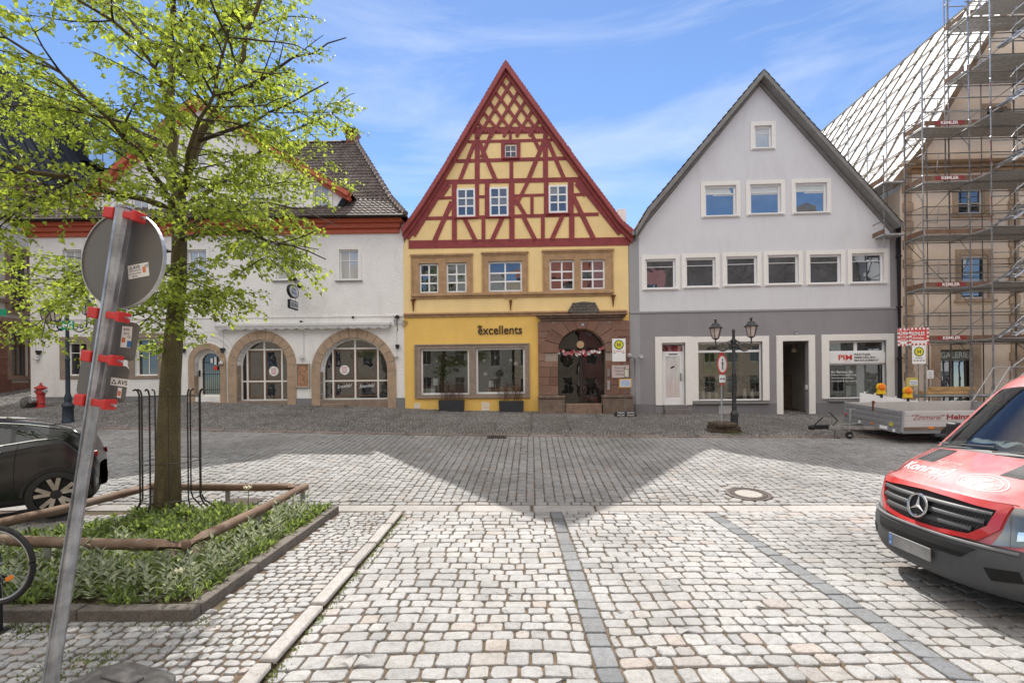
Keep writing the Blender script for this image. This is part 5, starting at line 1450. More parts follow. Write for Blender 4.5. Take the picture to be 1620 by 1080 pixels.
for yy in (LP(157, 243, -.9)[0],):
 z0, z1 = LP(158, 264, -.9)[1], LP(158, 224, -.9)[1] + .1
 b = MB(); b.box(-3.2, -0.7, yy - 1.1, yy + 1.1, z0 - .15, z1 + .18); dm = b.build('dormer', M_slate, rl, bevel=.01)
 b = MB(); b.box(-.71, -.69, yy - .95, yy - .03, z0, z1); b.box(-.71, -.69, yy + .03, yy + .95, z0, z1); b.build('pane', glass_front('bright_pane', (0.10, 0.12, 0.14), .55), dm)
def opposite(x0, x1, y, ze_, zr_, wm, rm, label, nw, stor, gable=False, wz=(1.1, 1.7)):
 o = empty('opposite_house', (x0, y, 0), math.pi, label, 'house'); o.location.x = x1
 w = x1 - x0; b = MB(); hs = []
 for s_ in range(stor):
  for i in range(nw):
   cx = w * (i + .5) / nw; zz_ = 1.0 + s_ * 3.0
   hs.append((cx - wz[0] / 2, cx + wz[0] / 2, zz_, zz_ + wz[1]))
 top = [(w, ze_), (w / 2, zr_), (0, ze_)] if gable else [(w, ze_), (0, ze_)]
 b.sheet([(0, -.5), (w, -.5)] + top, [R4(h) for h in hs], 0, .2)
 b.add([(0, 0, -.5), (0, 9, -.5), (0, 9, ze_), (0, 0, ze_), (w, 0, -.5), (w, 9, -.5), (w, 9, ze_), (w, 0, ze_)], [(0, 1, 2, 3), (4, 5, 6, 7)]); b.build('wall', wm, o)
 for h in hs:
  window(o, h, .1, M_winwhite, G_dark, (.5,), (.65,), .07)
 b = MB()
 if gable: b.prism([(-.4, ze_ - .3), (w / 2, zr_ + .1), (w + .4, ze_ - .3), (w + .4, ze_ - .1), (w / 2, zr_ + .35), (-.4, ze_ - .1)], -.4, 9)
 else: b.add([(-.3, -.4, ze_), (w + .3, -.4, ze_), (w + .3, 4.5, zr_), (-.3, 4.5, zr_), (-.3, 9.4, ze_), (w + .3, 9.4, ze_)], [(0, 1, 2, 3), (3, 2, 5, 4)])
 b.build('roof', rm, o)
 return o
M_pink = mat('dusty_pink_render', (0.56, 0.26, 0.235), 0.9, 0.05, 2, 0.2)
M_sandr = mat('sand_render', (0.66, 0.56, 0.42), 0.9, 0.05, 2, 0.2)
M_olive = mat('pale_olive_render', (0.50, 0.50, 0.45), 0.9, 0.05, 2, 0.2)
M_tileb = mat('brown_roof_tile', (0.11, 0.095, 0.085), 0.8, 0.5, 2.5, 0.3)
opposite(-30, -13.5, -8.5, 11, 16, M_sandr, M_tileb, 'sand coloured house opposite the inn with brown tiled roof', 5, 3)
opposite(-13, -2.5, -9.5, 10, 18, M_olive, M_tileb, 'pale olive gabled house opposite the yellow house', 3, 3, True)
opposite(-2.2, 4.4, -9, 12.0, 16, M_sandr, M_tilered, 'narrow sand coloured house behind the photographer with red roof', 3, 3)
opposite(4.6, 13.0, -8.5, 13.6, 17.5, M_pink, M_tileb, 'dusty pink house across the square with white windows', 4, 4)
opposite(13.4, 22, -9.5, 9.5, 19.0, M_sandr, M_tileb, 'pale house with tall brown roof across the square', 4, 3)
opposite(22.5, 29, -8.5, 10.5, 20, M_olive, M_tileb, 'pale house with a dark roof near the far end of the row across the square', 3, 3)
opposite(29.5, 40, -8.5, 14.5, 18, M_white, M_tilered, 'white house at the far end of the row across the square', 4, 4)
sO = FG.w(gw_ + 0.10, 0.0, 0)
FS = Fac(sO.x, sO.y, 2.0)
bh = FS.empty('beige_house', 'beige gabled house under renovation with white membrane on its roof', 'house')
M_beige = mat('beige_render', (0.92, 0.77, 0.62), 0.9, 0.06, 1.5, 0.35, 40, 0.008, stain=0.12, stain_c=(0.6, 0.45, 0.32))
M_quoin = mat('brown_quoin', (0.53, 0.40, 0.29), 0.9, 0.2, 4, 0.4, 40, 0.01, stain=.4)
def rs(x0, y0, x1, y1, off=0.0): return FS.r(x0, y0, x1, y1, off)
pv_ = [FS.p(*q) for q in ((1404, 290), (1438, 250), (1461, 220), (1493, 160), (1560, 49), (1648, -92))]
xap = pv_[-1][0]; prof_s = pv_ + [(2 * xap - x, z) for x, z in pv_[-2::-1]]
wS = 2 * xap
w1 = rs(1515, 298, 1556, 338); w2 = rs(1520, 404, 1562, 472); w3 = rs(1576, 92, 1600, 110); w4 = rs(1560, 170, 1592, 200)
shp = rs(1487, 553, 1538, 648); wcol = [(r[0] + 2.75, r[1] + 2.75, r[2], r[3]) for r in (w1, w2)] + [(r[0] + 5.5, r[1] + 5.5, r[2], r[3]) for r in (w1, w2)]
shp2 = (shp[0] + 3.2, shp[1] + 4.0, shp[2], shp[3])
b = MB(); b.sheet([(0, -0.9), (wS, -0.9)] + [(wS, prof_s[-1][1] - .3)] + [(x, z - 0.16) for x, z in prof_s[-2:0:-1]] + [(0, prof_s[0][1] - .3)], [R4(r) for r in [w1, w2, w3, w4, shp, shp2] + wcol], 0, .22)
D = 15.0; zl = prof_s[0][1] - .3
b.add([(0, 0, -.9), (0, D, -.9), (0, D, zl), (0, 0, zl), (wS, 0, -.9), (wS, D, -.9), (wS, D, zl), (wS, 0, zl)], [(0, 1, 2, 3), (4, 5, 6, 7), (1, 5, 6, 2)]); b.build('wall', M_beige, bh)
for r in (w1, w2, *wcol):
 w_ = window(bh, r, .08, M_wincream, G_dark, (.5,), (.42,), .07)
 b = MB(); surround(b, r, .20, -.045, .02, .04, .24); b.build('stone_surround', M_quoin, w_, bevel=.01)
 b = MB(); b.box(r[0] - .28, r[1] + .28, -.13, 0.0, r[2] - .16, r[2] - .045); b.build('sill', M_quoin, w_, bevel=.015)
for r in (w3, w4):
 w_ = window(bh, r, .10, M_brownwood, G_dark, (.5,), (), .05); b = MB(); surround(b, r, .14, -.04, .02); b.build('stone_surround', M_quoin, w_)
for r in (shp, shp2):
 w_ = window(bh, r, .12, M_black, G_dark, (.5,), (.82,), .05, name='shop_window'); b = MB(); surround(b, r, .32, -.06, .02, 0, .22); b.build('stone_surround', M_quoin, w_, bevel=.012)
b = MB(); cz = FS.p(1510, 561)[1]; e0_, e1_ = FS.p(1483, 561)[0] + .1, FS.p(1535, 561)[0] - .03
b.box(shp[0] + .05, shp[1] - .05, .085, .10, cz - .22, cz + .20); bd = b.build('sign_board', mat('grey_green_board', (0.14, 0.15, 0.14), .5), bh)
v_, f_ = text_fit('GALERIE', e1_ - e0_, .25, offset=.02); b = MB(); b.add([((e0_ + e1_) / 2 + .06 + x * .96, .081, cz + z) for x, z in v_], f_); b.build('sign_letters', mat('pale_green_letters', (.55, .60, .56), .6, .05), bd, recalc=False)
for x in (FS.p(1604, 400)[0], .28):
 b = MB(); z = -.5; k = 0
 while z < prof_s[1][1] - .8:
  wq = .42 if k % 2 else .30; b.box(x - wq / 2 - (0 if x > 1 else -.02), x + wq / 2, -.05 - RND.uniform(0, .01), .004, z + .006, z + .36); z += .37; k += 1
 b.build('quoin', M_quoin, bh, bevel=.01)
zc1 = FS.p(1480, 266)[1]
for (dz0, dz1, o_) in ((-.22, -.05, .08), (-.05, .08, .2), (.08, .2, .32)):
 b = MB(); b.box(.02, wS - .02, -o_, .003, zc1 + dz0, zc1 + dz1 - .003); b.build('cornice', M_sand, bh, bevel=.015)
b = MB(); inn = [(x, z - .24) for x, z in prof_s]; inn[5] = (inn[5][0], inn[5][1] - .15); b.prism(prof_s + inn[::-1], -.30, D); rs_ = b.build('roof', mat('roofing_membrane', (0.66, 0.66, 0.67), .6, .04, 1.2, .25, 14, .02, fine=.02), bh)
b = MB(); b.prism([(x, z + .02) for x, z in prof_s] + [(x, z - .12) for x, z in inn][::-1], -.36, -.305); b.build('verge_board', mat('raw_board', (0.27, 0.19, 0.125), .85, .2, 6, .2), rs_)
M_batten = mat('roof_batten', (0.24, 0.19, 0.13), .85, .25, 5, .2)
b = MB()
P = prof_s[:6]
cum = [0]
for i in range(5): cum.append(cum[-1] + math.hypot(P[i + 1][0] - P[i][0], P[i + 1][1] - P[i][1]))
def onroof(s):
 for i in range(5):
  if s <= cum[i + 1] + 1e-6:
   t = (s - cum[i]) / (cum[i + 1] - cum[i]); return P[i][0] + (P[i + 1][0] - P[i][0]) * t, P[i][1] + (P[i + 1][1] - P[i][1]) * t
 return P[5]
y = .2
while y < D - .1:
 for i in range(5): b.bar((P[i][0] - .02, y, P[i][1] + .03), (P[i + 1][0] - .02, y, P[i + 1][1] + .03), .05, .06, up=(0, 1, 0))
 y += .95
b.build('counter_batten', M_batten, rs_)
b = MB(); s_ = .5
while s_ < cum[-1]:
 x, z = onroof(s_); b.bar((x - .05, -.25, z + .075), (x - .05, D, z + .075), .035, .035);
 x, z = onroof(min(cum[-1], s_ + .16)); b.bar((x - .05, -.25, z + .075), (x - .05, D, z + .075), .028, .03); s_ += 1.45
b.build('batten', M_batten, rs_)
M_galv = metal('galvanised_tube', (0.47, 0.475, 0.48), 0.5, 0.6, var=.3)
M_galv2 = metal('weathered_tube', (0.33, 0.315, 0.30), 0.6, 0.5, var=.35)
M_deckm = metal('scaffold_deck', (0.45, 0.445, 0.43), 0.6, 0.3, var=.25)
M_toe = mat('toe_board_wood', (0.20, 0.115, 0.075), .85, .3, 4, .2, stain=.4)
M_redtoe = mat('red_toe_banner', (0.27, 0.035, 0.03), .6, .15)
M_redtube = metal('red_tube', (0.42, 0.06, 0.04), .5, .4)
scf = FS.empty('scaffold', 'tall steel scaffold with wooden toe boards and stairs in front of the beige house', 'scaffold')
yi, yo, yt = -.60, -1.45, -2.35
xA = FS.p(1461, 400, yo)[0]; xB = FS.p(1535, 400, yo)[0]; bay = xB - xA
X_ = [xA, xB, xB + 2.4, xB + 4.8, xB + 7.2]
lev = [FS.p(1500, yy, yo)[1] for yy in (624, 538, 454, 370, 286, 199, 112, 26, -60)]
gl = FS.ground(xA, yo)
def std(x, y, z0, z1, m=M_galv):
 b = MB(); b.tube([(x, y, z0), (x, y, z1)], .033, 8)
 z = z0 + .9
 while z < z1 - .3: b.tube([(x, y, z), (x, y, z + .09)], .038, 8); z += 1.0
 b.tube([(x, y, z0 - .02), (x, y, z0 + .25)], .021, 8); b.box(x - .08, x + .08, y - .08, y + .08, z0 - .02, z0)
 return b.build('standard', m, scf, smooth=True)
for i, x in enumerate(X_):
 zt_o = lev[6] - .3 if i == 0 else lev[8] + 1
 std(x, yo, FS.ground(x, yo) + .02, zt_o + (.4 if i == 0 else 0)); std(x, yi, FS.ground(x, yi) + .02, lev[5] + .25 if i == 0 else lev[8] + 1, M_galv2)
for i in range(4):
 xm = (X_[i] + X_[i + 1]) / 2; b = MB(); b.tube([(xm, yi, lev[0] - .5), (xm, yi, lev[5 if i == 0 else 8] + .2)], .024, 8); b.build('standard', M_galv2, scf, smooth=True)
 for k in range(0, 5 if i == 0 else 8):
  if i % 2 == k % 2 or i == 0:
   b = MB(); b.tube([(X_[i], yi - .03, lev[k] + .1), (X_[i + 1], yi - .03, lev[k + 1] - .1)] if k % 2 else [(X_[i + 1], yi - .03, lev[k] + .1), (X_[i], yi - .03, lev[k + 1] - .1)], .018, 6); b.build('diagonal_brace', M_galv2, scf, smooth=True)
xA2 = FS.p(1494, 100, yi)[0]
b = MB(); b.tube([(xA2, yi, lev[4] + .05), (xA2, yi, lev[8] + 1)], .027, 8); b.build('standard', M_galv2, scf, smooth=True)
xT = [FS.p(1569.5, 400, yt)[0], FS.p(1569.5, 400, yt)[0] + 2.5]
for x in xT: std(x, yt, FS.ground(x, yt) + .02, lev[8] + 1)
def tb(pts, r=.020, m=M_galv, name='guard_rail'):
 b = MB(); b.tube(pts, r, 6); return b.build(name, m, scf, smooth=True)
for k, z in enumerate(lev[:8]):
 for i in range(len(X_) - 1):
  x0, x1 = X_[i], X_[i + 1]
  if k >= 6 and i == 0: x0 = xA2
  if k == 0 and i > 1: continue
  b = MB()
  for j in range(3):
   ya = yi - .05 - (yi - yo - .1) * (j + 1) / 3
   b.box(x0 + .03, x1 - .03, ya + .01, ya + (yi - yo - .1) / 3 - .01, z - .06 - .001 * j, z - .001 * j)
  b.build('deck', M_deckm, scf)
  for y_ in (yi, yo): tb([(x0, y_, z - .09), (x1, y_, z - .09)], .022, M_galv2, 'ledger')
  if k > 0:
   for dz in (.5, 1.0): tb([(x0, yo, z + dz), (x1, yo, z + dz)], .024)
   b = MB(); b.tube([(x0 + .06, yi + .03, z + 1.0), (x1 - .06, yi + .03, z + 1.0)], .02, 6); b.tube([(x0 + .06, yi + .03, z + .5), (x1 - .06, yi + .03, z + .5)], .02, 6); b.build('inner_rail', M_galv2, scf, smooth=True)
   b = MB(); b.box(x0 + .05, x1 - .05, yo - .045, yo - .025, z + .0, z + .17); t_ = b.build('toe_board', M_toe, scf)
   if i == 0 and k in (1, 2, 4, 5) or (i == 1 and k == 7):
    xm = (x0 + x1) / 2 + .1; b = MB(); b.box(xm - .52, xm + .52, yo - .050, yo - .046, z + .01, z + .165); bn = b.build('banner', M_redtoe, t_)
    v_, f_ = text_fit('KEMLER', .62, .11, offset=.03); b = MB(); b.add([(xm + x, yo - .053, z + .088 + zz_) for x, zz_ in v_], f_); b.build('banner_lettering', M_paper, bn, recalc=False)
   if i == 0:
    b = MB(); b.box(x0 - .02, x0, yo + .02, yi - .02, z, z + .17); b.build('toe_board', M_toe, scf)
    tb([(x0, yo, z + 1.0), (x0, yi, z + 1.0)]); tb([(x0 + .1, yo, z + .95), (x0 + .12, yo, z + .45), (x0 + .5, yo, z + .4), (x0 + .55, yo, z + .95)], .014, M_galv2)
 for i, x in enumerate(X_):
  if (k >= 6 and i == 0) or (k == 0 and i > 2): continue
  tb([(x, yi, z - .09), (x, yo, z - .09)], .022, M_galv2, 'transom')
  tb([(x, yo, z - .75), (x, (yo + yi) / 2, z - .12)], .016, M_galv2, 'bracket')
 if 0 < k < 8:
  x0, x1 = xT[0], xT[1]
  b = MB()
  b.box(xB + .05, xT[1] - .02, yt + .06, yo - .06, z - .05, z); b.build('stair_landing', M_deckm, scf)
  for dz in (.5, 1.0): tb([(x0, yt, z + dz), (x1, yt, z + dz)])
  tb([(x0, yt, z - .05), (x1, yt, z - .05)], .022, M_galv2, 'ledger')
  tb([(x0, yt, z + .15), (x0, yt, z + 1.0)], .016, M_redtube, 'red_post')
for k in range(0, 8):
 z0, z1 = lev[k], lev[k + 1] if k < 8 else lev[k] + 2
 for (yy0, yy1) in ((yt - .60, yt - .05),):
  xa, xb = xB + .02 if k else xB - .1, xB + 2.75
  b = MB()
  for y_ in (yy0, yy1): b.bar((xa, y_, z0), (xb, y_, z1), .04, .16, up=(0, 1, 0))
  n_ = 9
  for j in range(n_):
   t_ = (j + .5) / n_; x, z = xa + (xb - xa) * t_, z0 + (z1 - z0) * t_ + .02; b.box(x - .11, x + .11, yy0 + .03, yy1 - .03, z - .015, z + .015)
  st = b.build('stair_flight', metal('aluminium', (0.55, 0.56, 0.57), .4, .8), scf)
  b = MB()
  for off in (.5, 1.0): b.tube([(xa, yy0, z0 + off - .2), (xa + .15, yy0, z0 + off), (xb - .1, yy0, z1 + off), (xb, yy0, z1 + off - .2)], .019, 6)
  for j in range(4):
   t_ = (j + .3) / 4; x, z = xa + (xb - xa) * t_, z0 + (z1 - z0) * t_; b.tube([(x, yy0, z), (x, yy0, z + 1.0)], .016, 6)
  b.build('handrail', M_galv, st, smooth=True)
b = MB(); xs0 = xB - 1.0; gz_ = FS.ground(xs0, yt)
for y_ in (yt - .6, yt - .05):
 b.tube([(xs0, y_, gz_ + .02), (xs0, y_, gz_ + .55), (xs0 + .9, y_, lev[0] + .95), (xs0 + 1.5, y_, lev[0] + .95), (xs0 + 1.5, y_, lev[0])], .02, 6)
 b.tube([(xs0 + .45, y_, gz_ + .02), (xs0 + .9, y_, lev[0] + .5), (xs0 + 1.5, y_, lev[0] + .5)], .018, 6)
b.build('stair_rail', M_galv, scf, smooth=True)
es = FS.empty('eaves_scaffold', 'steel scaffold with rails along the white membrane roof, behind the lilac gable', 'scaffold')
ze_ = prof_s[0][1]
for (x, y, z0, z1) in ((-.25, yi, 1.0, ze_ + 2.6), (-.9, yi + .2, ze_ - 2.6, ze_ + .9), (-.35, 1.3, ze_ - 2.5, ze_ + 2.2), (-1.0, 1.5, ze_ - 2.5, ze_ + 3.4), (-.35, 3.6, ze_ - 2.5, ze_ + 2.4), (-1.05, 3.9, ze_ - 2.5, ze_ + 3.2), (-.2, .4, ze_ - 2.5, ze_ + 3.8)):
 b = MB(); b.tube([(x, y, z0), (x, y, z1)], .027, 8); b.build('standard', M_galv, es, smooth=True)
for k, z in enumerate((ze_ - .15, ze_ - 2.15)):
 b = MB()
 for j in range(2): b.box(-.95 + .36 * j, -.62 + .36 * j, yi, 4.4, z - .06 - .001 * j, z - .001 * j)
 b.build('deck', M_deckm, es)
 b = MB(); b.box(-1.06, -1.04, yi, 4.4, z, z + .17); b.build('toe_board', M_toe, es)
 for dz in (.5, 1.0, 1.5, 2.0)[:4 if k == 0 else 2]:
  b = MB(); b.tube([(-1.03, yi, z + dz), (-1.03, 5.0, z + dz)], .02, 6); b.build('guard_rail', M_galv2, es, smooth=True)
for z in (ze_ + .6, ze_ + 1.1, ze_ + 2.4):
 b = MB(); b.tube([(-.95, .45, z), (-.3, .5, z + .05)], .018, 6); b.tube([(-.2, .4, z), (-.2, yi, z)], .018, 6); b.build('transom', M_galv2, es, smooth=True)
p = FS.w(xA + .2, -1.0, lev[0])
for k in range(3):
 b = MB(); b.box(-.75, .95, -.09, .09, 0, .13); t_ = b.build('timber_beam', mat('fresh_timber', (0.50, 0.31, 0.14), .8, .2, 5, .2), None, bevel=.008)
 t_.location = FS.w(xA + .78 + .15 * k, yo + .25 + .22 * (k % 2), lev[0] + .012 + .14 * (k // 2)); t_.rotation_euler = (0, 0, -FS.a + (.02, -.03, .05)[k])
 tag(t_, ('fresh squared timber beam lying at the front edge of the low scaffold platform', 'fresh squared timber beam lying behind another one on the low scaffold platform', 'fresh squared timber beam on top of the two others on the low platform')[k], 'beam')
def leaf_mat(name, col, trans, var=0.35, rough=0.5, light=1.5):
 if name in MATS: return MATS[name]
 m = bpy.data.materials.new(name); t = NT(m)
 ge = t.geo()
 c = t.ramp(ge.outputs['Random Per Island'], [(0, sc(col, 1 - var)), (0.5, col), (1, (min(1, col[0] * light * 1.1), min(1, col[1] * light), col[2] * light * .9))])
 d = t.n('ShaderNodeBsdfPrincipled'); t.l(c, d.inputs['Base Color']); d.inputs['Roughness'].default_value = rough; d.inputs['Specular IOR Level'].default_value = 0.3
 tr = t.n('ShaderNodeBsdfTranslucent'); t.l(t.mix(1.0, c, trans, 'MULTIPLY'), tr.inputs['Color'])
 mx = t.n('ShaderNodeMixShader'); mx.inputs['Fac'].default_value = 0.5
 t.l(d.outputs[0], mx.inputs[1]); t.l(tr.outputs[0], mx.inputs[2]); t.done(mx.outputs[0])
 MATS[name] = m
 return m
M_lime = leaf_mat('lime_leaf', (0.26, 0.335, 0.062), (1.5, 1.48, 0.95), 0.36)
M_bed = leaf_mat('bed_leaf', (0.155, 0.215, 0.075), (1.25, 1.25, 0.8), 0.45, 0.55, 1.7)
M_silver = leaf_mat('silver_leaf', (0.34, 0.39, 0.28), (1.0, 1.0, 0.9), 0.2, 0.8, 1.4)
def bark():
 m = bpy.data.materials.new('mossy_bark'); t = NT(m)
 c = t.ramp(t.noise(5, 6, .7, stretch=(1, 1, .4)), [(0.3, (0.065, 0.05, 0.03)), (0.6, (0.13, 0.105, 0.06)), (0.8, (0.19, 0.165, 0.085))])
 f = t.ramp(t.noise(60, 3, .75), [(0.54, (0, 0, 0)), (0.64, (0.9,) * 3)])
 c = t.mix(f, c, (0.20, 0.185, 0.075))
 h = t.noise(22, 6, .7, stretch=(1, 1, .25))
 t.done(t.bsdf(c, .9, 0, t.bump(h, .9, .02), .2)); return m
M_bark = bark()
M_twig = mat('dark_twig', (0.055, 0.042, 0.03), .85, .3, 8, .4, 40, .004)
class Leaves:
 def __init__(s): s.p, s.a, s.n, s.l, s.w = [], [], [], [], []
 def add(s, p, axis, nrm, l, w): s.p.append(p); s.a.append(axis); s.n.append(nrm); s.l.append(l); s.w.append(w)
 def build(s, name, m, parent, fold=0.18, heart=True):
  p = np.array([tuple(x) for x in s.p]); a = np.array([tuple(x) for x in s.a]); n = np.array([tuple(x) for x in s.n])
  a /= np.linalg.norm(a, axis=1, keepdims=True) + 1e-9
  b = np.cross(n, a); b /= np.linalg.norm(b, axis=1, keepdims=True) + 1e-9
  n = np.cross(a, b)
  l = np.array(s.l)[:, None]; w = np.array(s.w)[:, None]
  f = fold * w
  if heart:   # base, two shoulders, tip, folded along the midrib
   V = np.stack([p, p + a * l * .30 + b * w * .5 + n * f, p + a * l - n * f * .6, p + a * l * .30 - b * w * .5 + n * f], 1)
  else:
   V = np.stack([p, p + a * l * .5 + b * w * .5 + n * f, p + a * l - n * f, p + a * l * .5 - b * w * .5 + n * f], 1)
  N = len(p); o = np.arange(N)[:, None] * 4
  tris = np.concatenate([o + np.array([[0, 1, 2]]), o + np.array([[0, 2, 3]])], 1).reshape(-1, 3)
  return arrays_obj(name, V.reshape(-1, 3), [], tris, m, parent)
TY = 7.98
TB_ = at(265, 818, TY); TB_.z = 0.05
tree = empty('lime_tree', TB_, 0, 'young lime tree with fresh yellow-green leaves and mossy trunk in the planted bed', 'tree')
def tl(px, py, dy=0.0):
 return at(px, py, TY + dy) - TB_
tr_pts = [Vector((0, 0, -.1)), tl(265, 800), tl(266, 740), tl(267, 680), tl(270, 600), tl(276, 520), tl(282, 450), tl(284, 390), tl(284, 340), tl(283, 300)]
tr_r = [.25, .20, .178, .168, .150, .132, .118, .110, .104, .095]
b = MB(); b.tube(tr_pts, tr_r, 16)
b.build('trunk', M_bark, tree, smooth=True, angle=80)
limbs = [  # points and radii
 ([tl(283, 305), tl(276, 240, .1), tl(270, 170, .2), tl(270, 90, .3), tl(271, 0, .4), tl(268, -110, .5), tl(262, -210, .5)], .085, .02),
 ([tl(285, 310), tl(312, 225, -.2), tl(350, 160, -.4), (tl(385, 90, -.5)), tl(405, 20, -.6), tl(425, -70, -.7)], .075, .02),
 ([tl(281, 335), tl(225, 317, -.5), tl(165, 300, -.9), tl(110, 284, -1.2), tl(50, 268, -1.5), tl(-40, 240, -1.7), tl(-150, 225, -1.9)], .06, .016),
 ([tl(112, 286, -1.2), tl(70, 305, -1.4), tl(30, 330, -1.6), tl(-20, 360, -1.8)], .03, .01),
 ([tl(276, 210, .1), tl(249, 109, -.5), tl(223, 73, -.8), tl(181, 34, -1.1), tl(114, -5, -1.5), tl(40, -40, -1.7)], .05, .014),
 ([tl(284, 330), tl(350, 290, .5), tl(400, 247, .8), tl(440, 218, 1.0), tl(476, 201, 1.2), tl(525, 180, 1.4)], .05, .012),
 ([tl(284, 380), tl(335, 368, -.6), tl(400, 372, -1.0), tl(460, 388, -1.4), tl(515, 410, -1.6)], .035, .008),
 ([tl(283, 400), tl(230, 400, .4), tl(165, 415, .9), tl(95, 440, 1.3), tl(30, 455, 1.6)], .035, .008),
 ([tl(283, 320), tl(300, 270, 1.0), tl(330, 215, 1.9), tl(350, 150, 2.5), tl(360, 90, 2.9)], .055, .014),
 ([tl(280, 300), tl(245, 250, 1.0), tl(205, 205, 1.9), tl(150, 160, 2.6), tl(90, 125, 3.0)], .055, .014),
 ([tl(283, 345), tl(290, 285, -.8), tl(300, 230, -1.5), tl(335, 150, -2.2), tl(360, 60, -2.6)], .05, .013),
 ([tl(280, 340), tl(240, 270, -.9), tl(175, 190, -1.7), tl(95, 110, -2.3), tl(10, 60, -2.7)], .05, .013),
 ([tl(350, 160, -.4), tl(410, 125, -.3), tl(465, 95, -.2), tl(520, 70, 0), tl(548, 60, 0)], .035, .008),
 ([tl(312, 225, -.2), tl(380, 200, -.5), tl(450, 170, -.8), tl(520, 130, -1.0)], .032, .008),
 ([tl(276, 240, .1), tl(200, 195, .4), tl(120, 175, .6), tl(40, 165, .8), tl(-40, 170, 1.0)], .04, .01),
 ([tl(270, 120, .2), tl(330, 60, .8), tl(380, 10, 1.2), tl(420, -60, 1.5)], .04, .01),
 ([tl(270, 100, .3), tl(205, 30, .9), tl(150, -30, 1.3)], .04, .01),
 ([tl(284, 370), tl(330, 330, .7), tl(385, 300, 1.3), tl(450, 290, 1.7), tl(520, 285, 2.0)], .035, .008),
 ([tl(284, 350), tl(345, 330, -.9), tl(420, 320, -1.5), tl(480, 330, -1.8)], .032, .008),
 ([tl(282, 460), tl(262, 478, -.5), tl(235, 505, -.9), tl(215, 520, -1.2)], .022, .006),
 ([tl(282, 470), tl(305, 462, -.5), tl(330, 470, -.9)], .02, .006),
 ([tl(165, 415, .9), tl(110, 470, .6), tl(80, 500, .4), tl(60, 512, .3)], .016, .005),
 ([tl(281, 420), tl(250, 440, -1.0), tl(180, 455, -1.6)], .02, .006),
 ([tl(400, 372, -1.0), tl(430, 405, -1.2), tl(450, 430, -1.4)], .014, .005),
]
LV = Leaves(); tw = MB(); lb_ = MB()
q = random.Random(5)
def spray(p, d, L, dens=1.0):
 if p.x > 2.7 and p.z > 3.2 or p.x > 2.3 and p.z <= 3.2: return
 d = d.normalized(); n = max(4, int(L / .066)); pts = [p]
 dd = d.copy()
 for i in range(n):
  dd = (dd + Vector((q.gauss(0, .10), q.gauss(0, .10), -.05 + q.gauss(0, .05)))).normalized()
  pts.append(pts[-1] + dd * (L / n))
 tw.tube([pts[0], pts[n // 2], pts[-1]], [.006, .004, .002], 3, caps=False)
 for i in range(1, len(pts)):
  for k in range(3):
   if q.random() > dens: continue
   s_ = q.choice((-1, 1))
   side = dd.cross(Vector((0, 0, 1)))
   if side.length < .1: side = Vector((1, 0, 0))
   ax = (side.normalized() * s_ * q.uniform(.4, 1) + dd * q.uniform(.1, .8) + Vector((q.gauss(0, .3), q.gauss(0, .3), -.45 + q.gauss(0, .35))))
   nr = Vector((q.gauss(0, .45), q.gauss(0, .45), 1))
   l = q.uniform(.044, .09)
   LV.add(pts[i] + Vector((q.gauss(0, .03), q.gauss(0, .03), q.gauss(0, .03))), ax, nr, l, l * q.uniform(.75, .95))
def resample(pts, step):
 out = [pts[0]];
 for a, b_ in zip(pts, pts[1:]):
  n = max(1, int((b_ - a).length / step))
  out += [a.lerp(b_, (i + 1) / n) for i in range(n)]
 return out
for li, (pts, ra, rb) in enumerate(limbs):
 P_ = resample(pts, .25)
 P_ = [p + Vector((q.gauss(0, .02), q.gauss(0, .02), q.gauss(0, .02))) if 0 < i < len(P_) - 1 else p for i, p in enumerate(P_)]
 n = len(P_)
 tb_ = MB(); tb_.tube(P_, [ra + (rb - ra) * (i / (n - 1)) ** .8 for i in range(n)], 8 if ra > .03 else 6)
 tb_.build('limb', M_bark if ra > .045 else M_twig, tree, smooth=True, angle=80)
 start = .28 if ra > .03 else .12
 low = li in (19, 20, 21, 22, 23)
 i = int(n * start)
 while i < n:
  p = P_[i]
  if p.x > 2.6: break
  d = (P_[min(i + 1, n - 1)] - P_[max(i - 1, 0)]).normalized()
  for s_ in (-1, 1):
   if q.random() < .08: continue
   side = d.cross(Vector((0, 0, 1)))
   if side.length < .25:
    a = q.uniform(0, 6.28); side = Vector((math.cos(a), math.sin(a), 0))
   side = side.normalized() * s_
   b2 = (side * q.uniform(.6, 1.0) + d * q.uniform(.3, .9) + Vector((0, 0, q.uniform(-.22, .30)))).normalized()
   L2 = q.uniform(.55, 1.35) * (1.0 - .35 * i / n) * (.6 if low else 1)
   m_ = max(2, int(L2 / .16)); bp = [p]; dd = b2.copy()
   for k in range(m_):
    dd = (dd + Vector((q.gauss(0, .12), q.gauss(0, .12), q.gauss(-.02, .08)))).normalized(); bp.append(bp[-1] + dd * (L2 / m_))
   lb_.tube(bp, [max(.004, rb * .9 * (1 - k / (m_ + 1)) + .004) for k in range(m_ + 1)], 4, caps=False)
   for k in range(1, m_ + 1):
    for s2 in (-1, 1):
     if q.random() < .12: continue
     sd2 = dd.cross(Vector((0, 0, 1))); sd2 = sd2.normalized() * s2 if sd2.length > .1 else Vector((s2, 0, 0))
     spray(bp[k], sd2 * q.uniform(.5, 1) + dd * q.uniform(.3, 1) + Vector((0, 0, q.uniform(-.35, .25))), q.uniform(.25, .55), .72)
   spray(bp[-1], dd, q.uniform(.3, .6), .75)
  i += q.choice((1, 1, 2)) if ra > .03 else 1
 spray(P_[-1], (P_[-1] - P_[-2]), .5, .9)
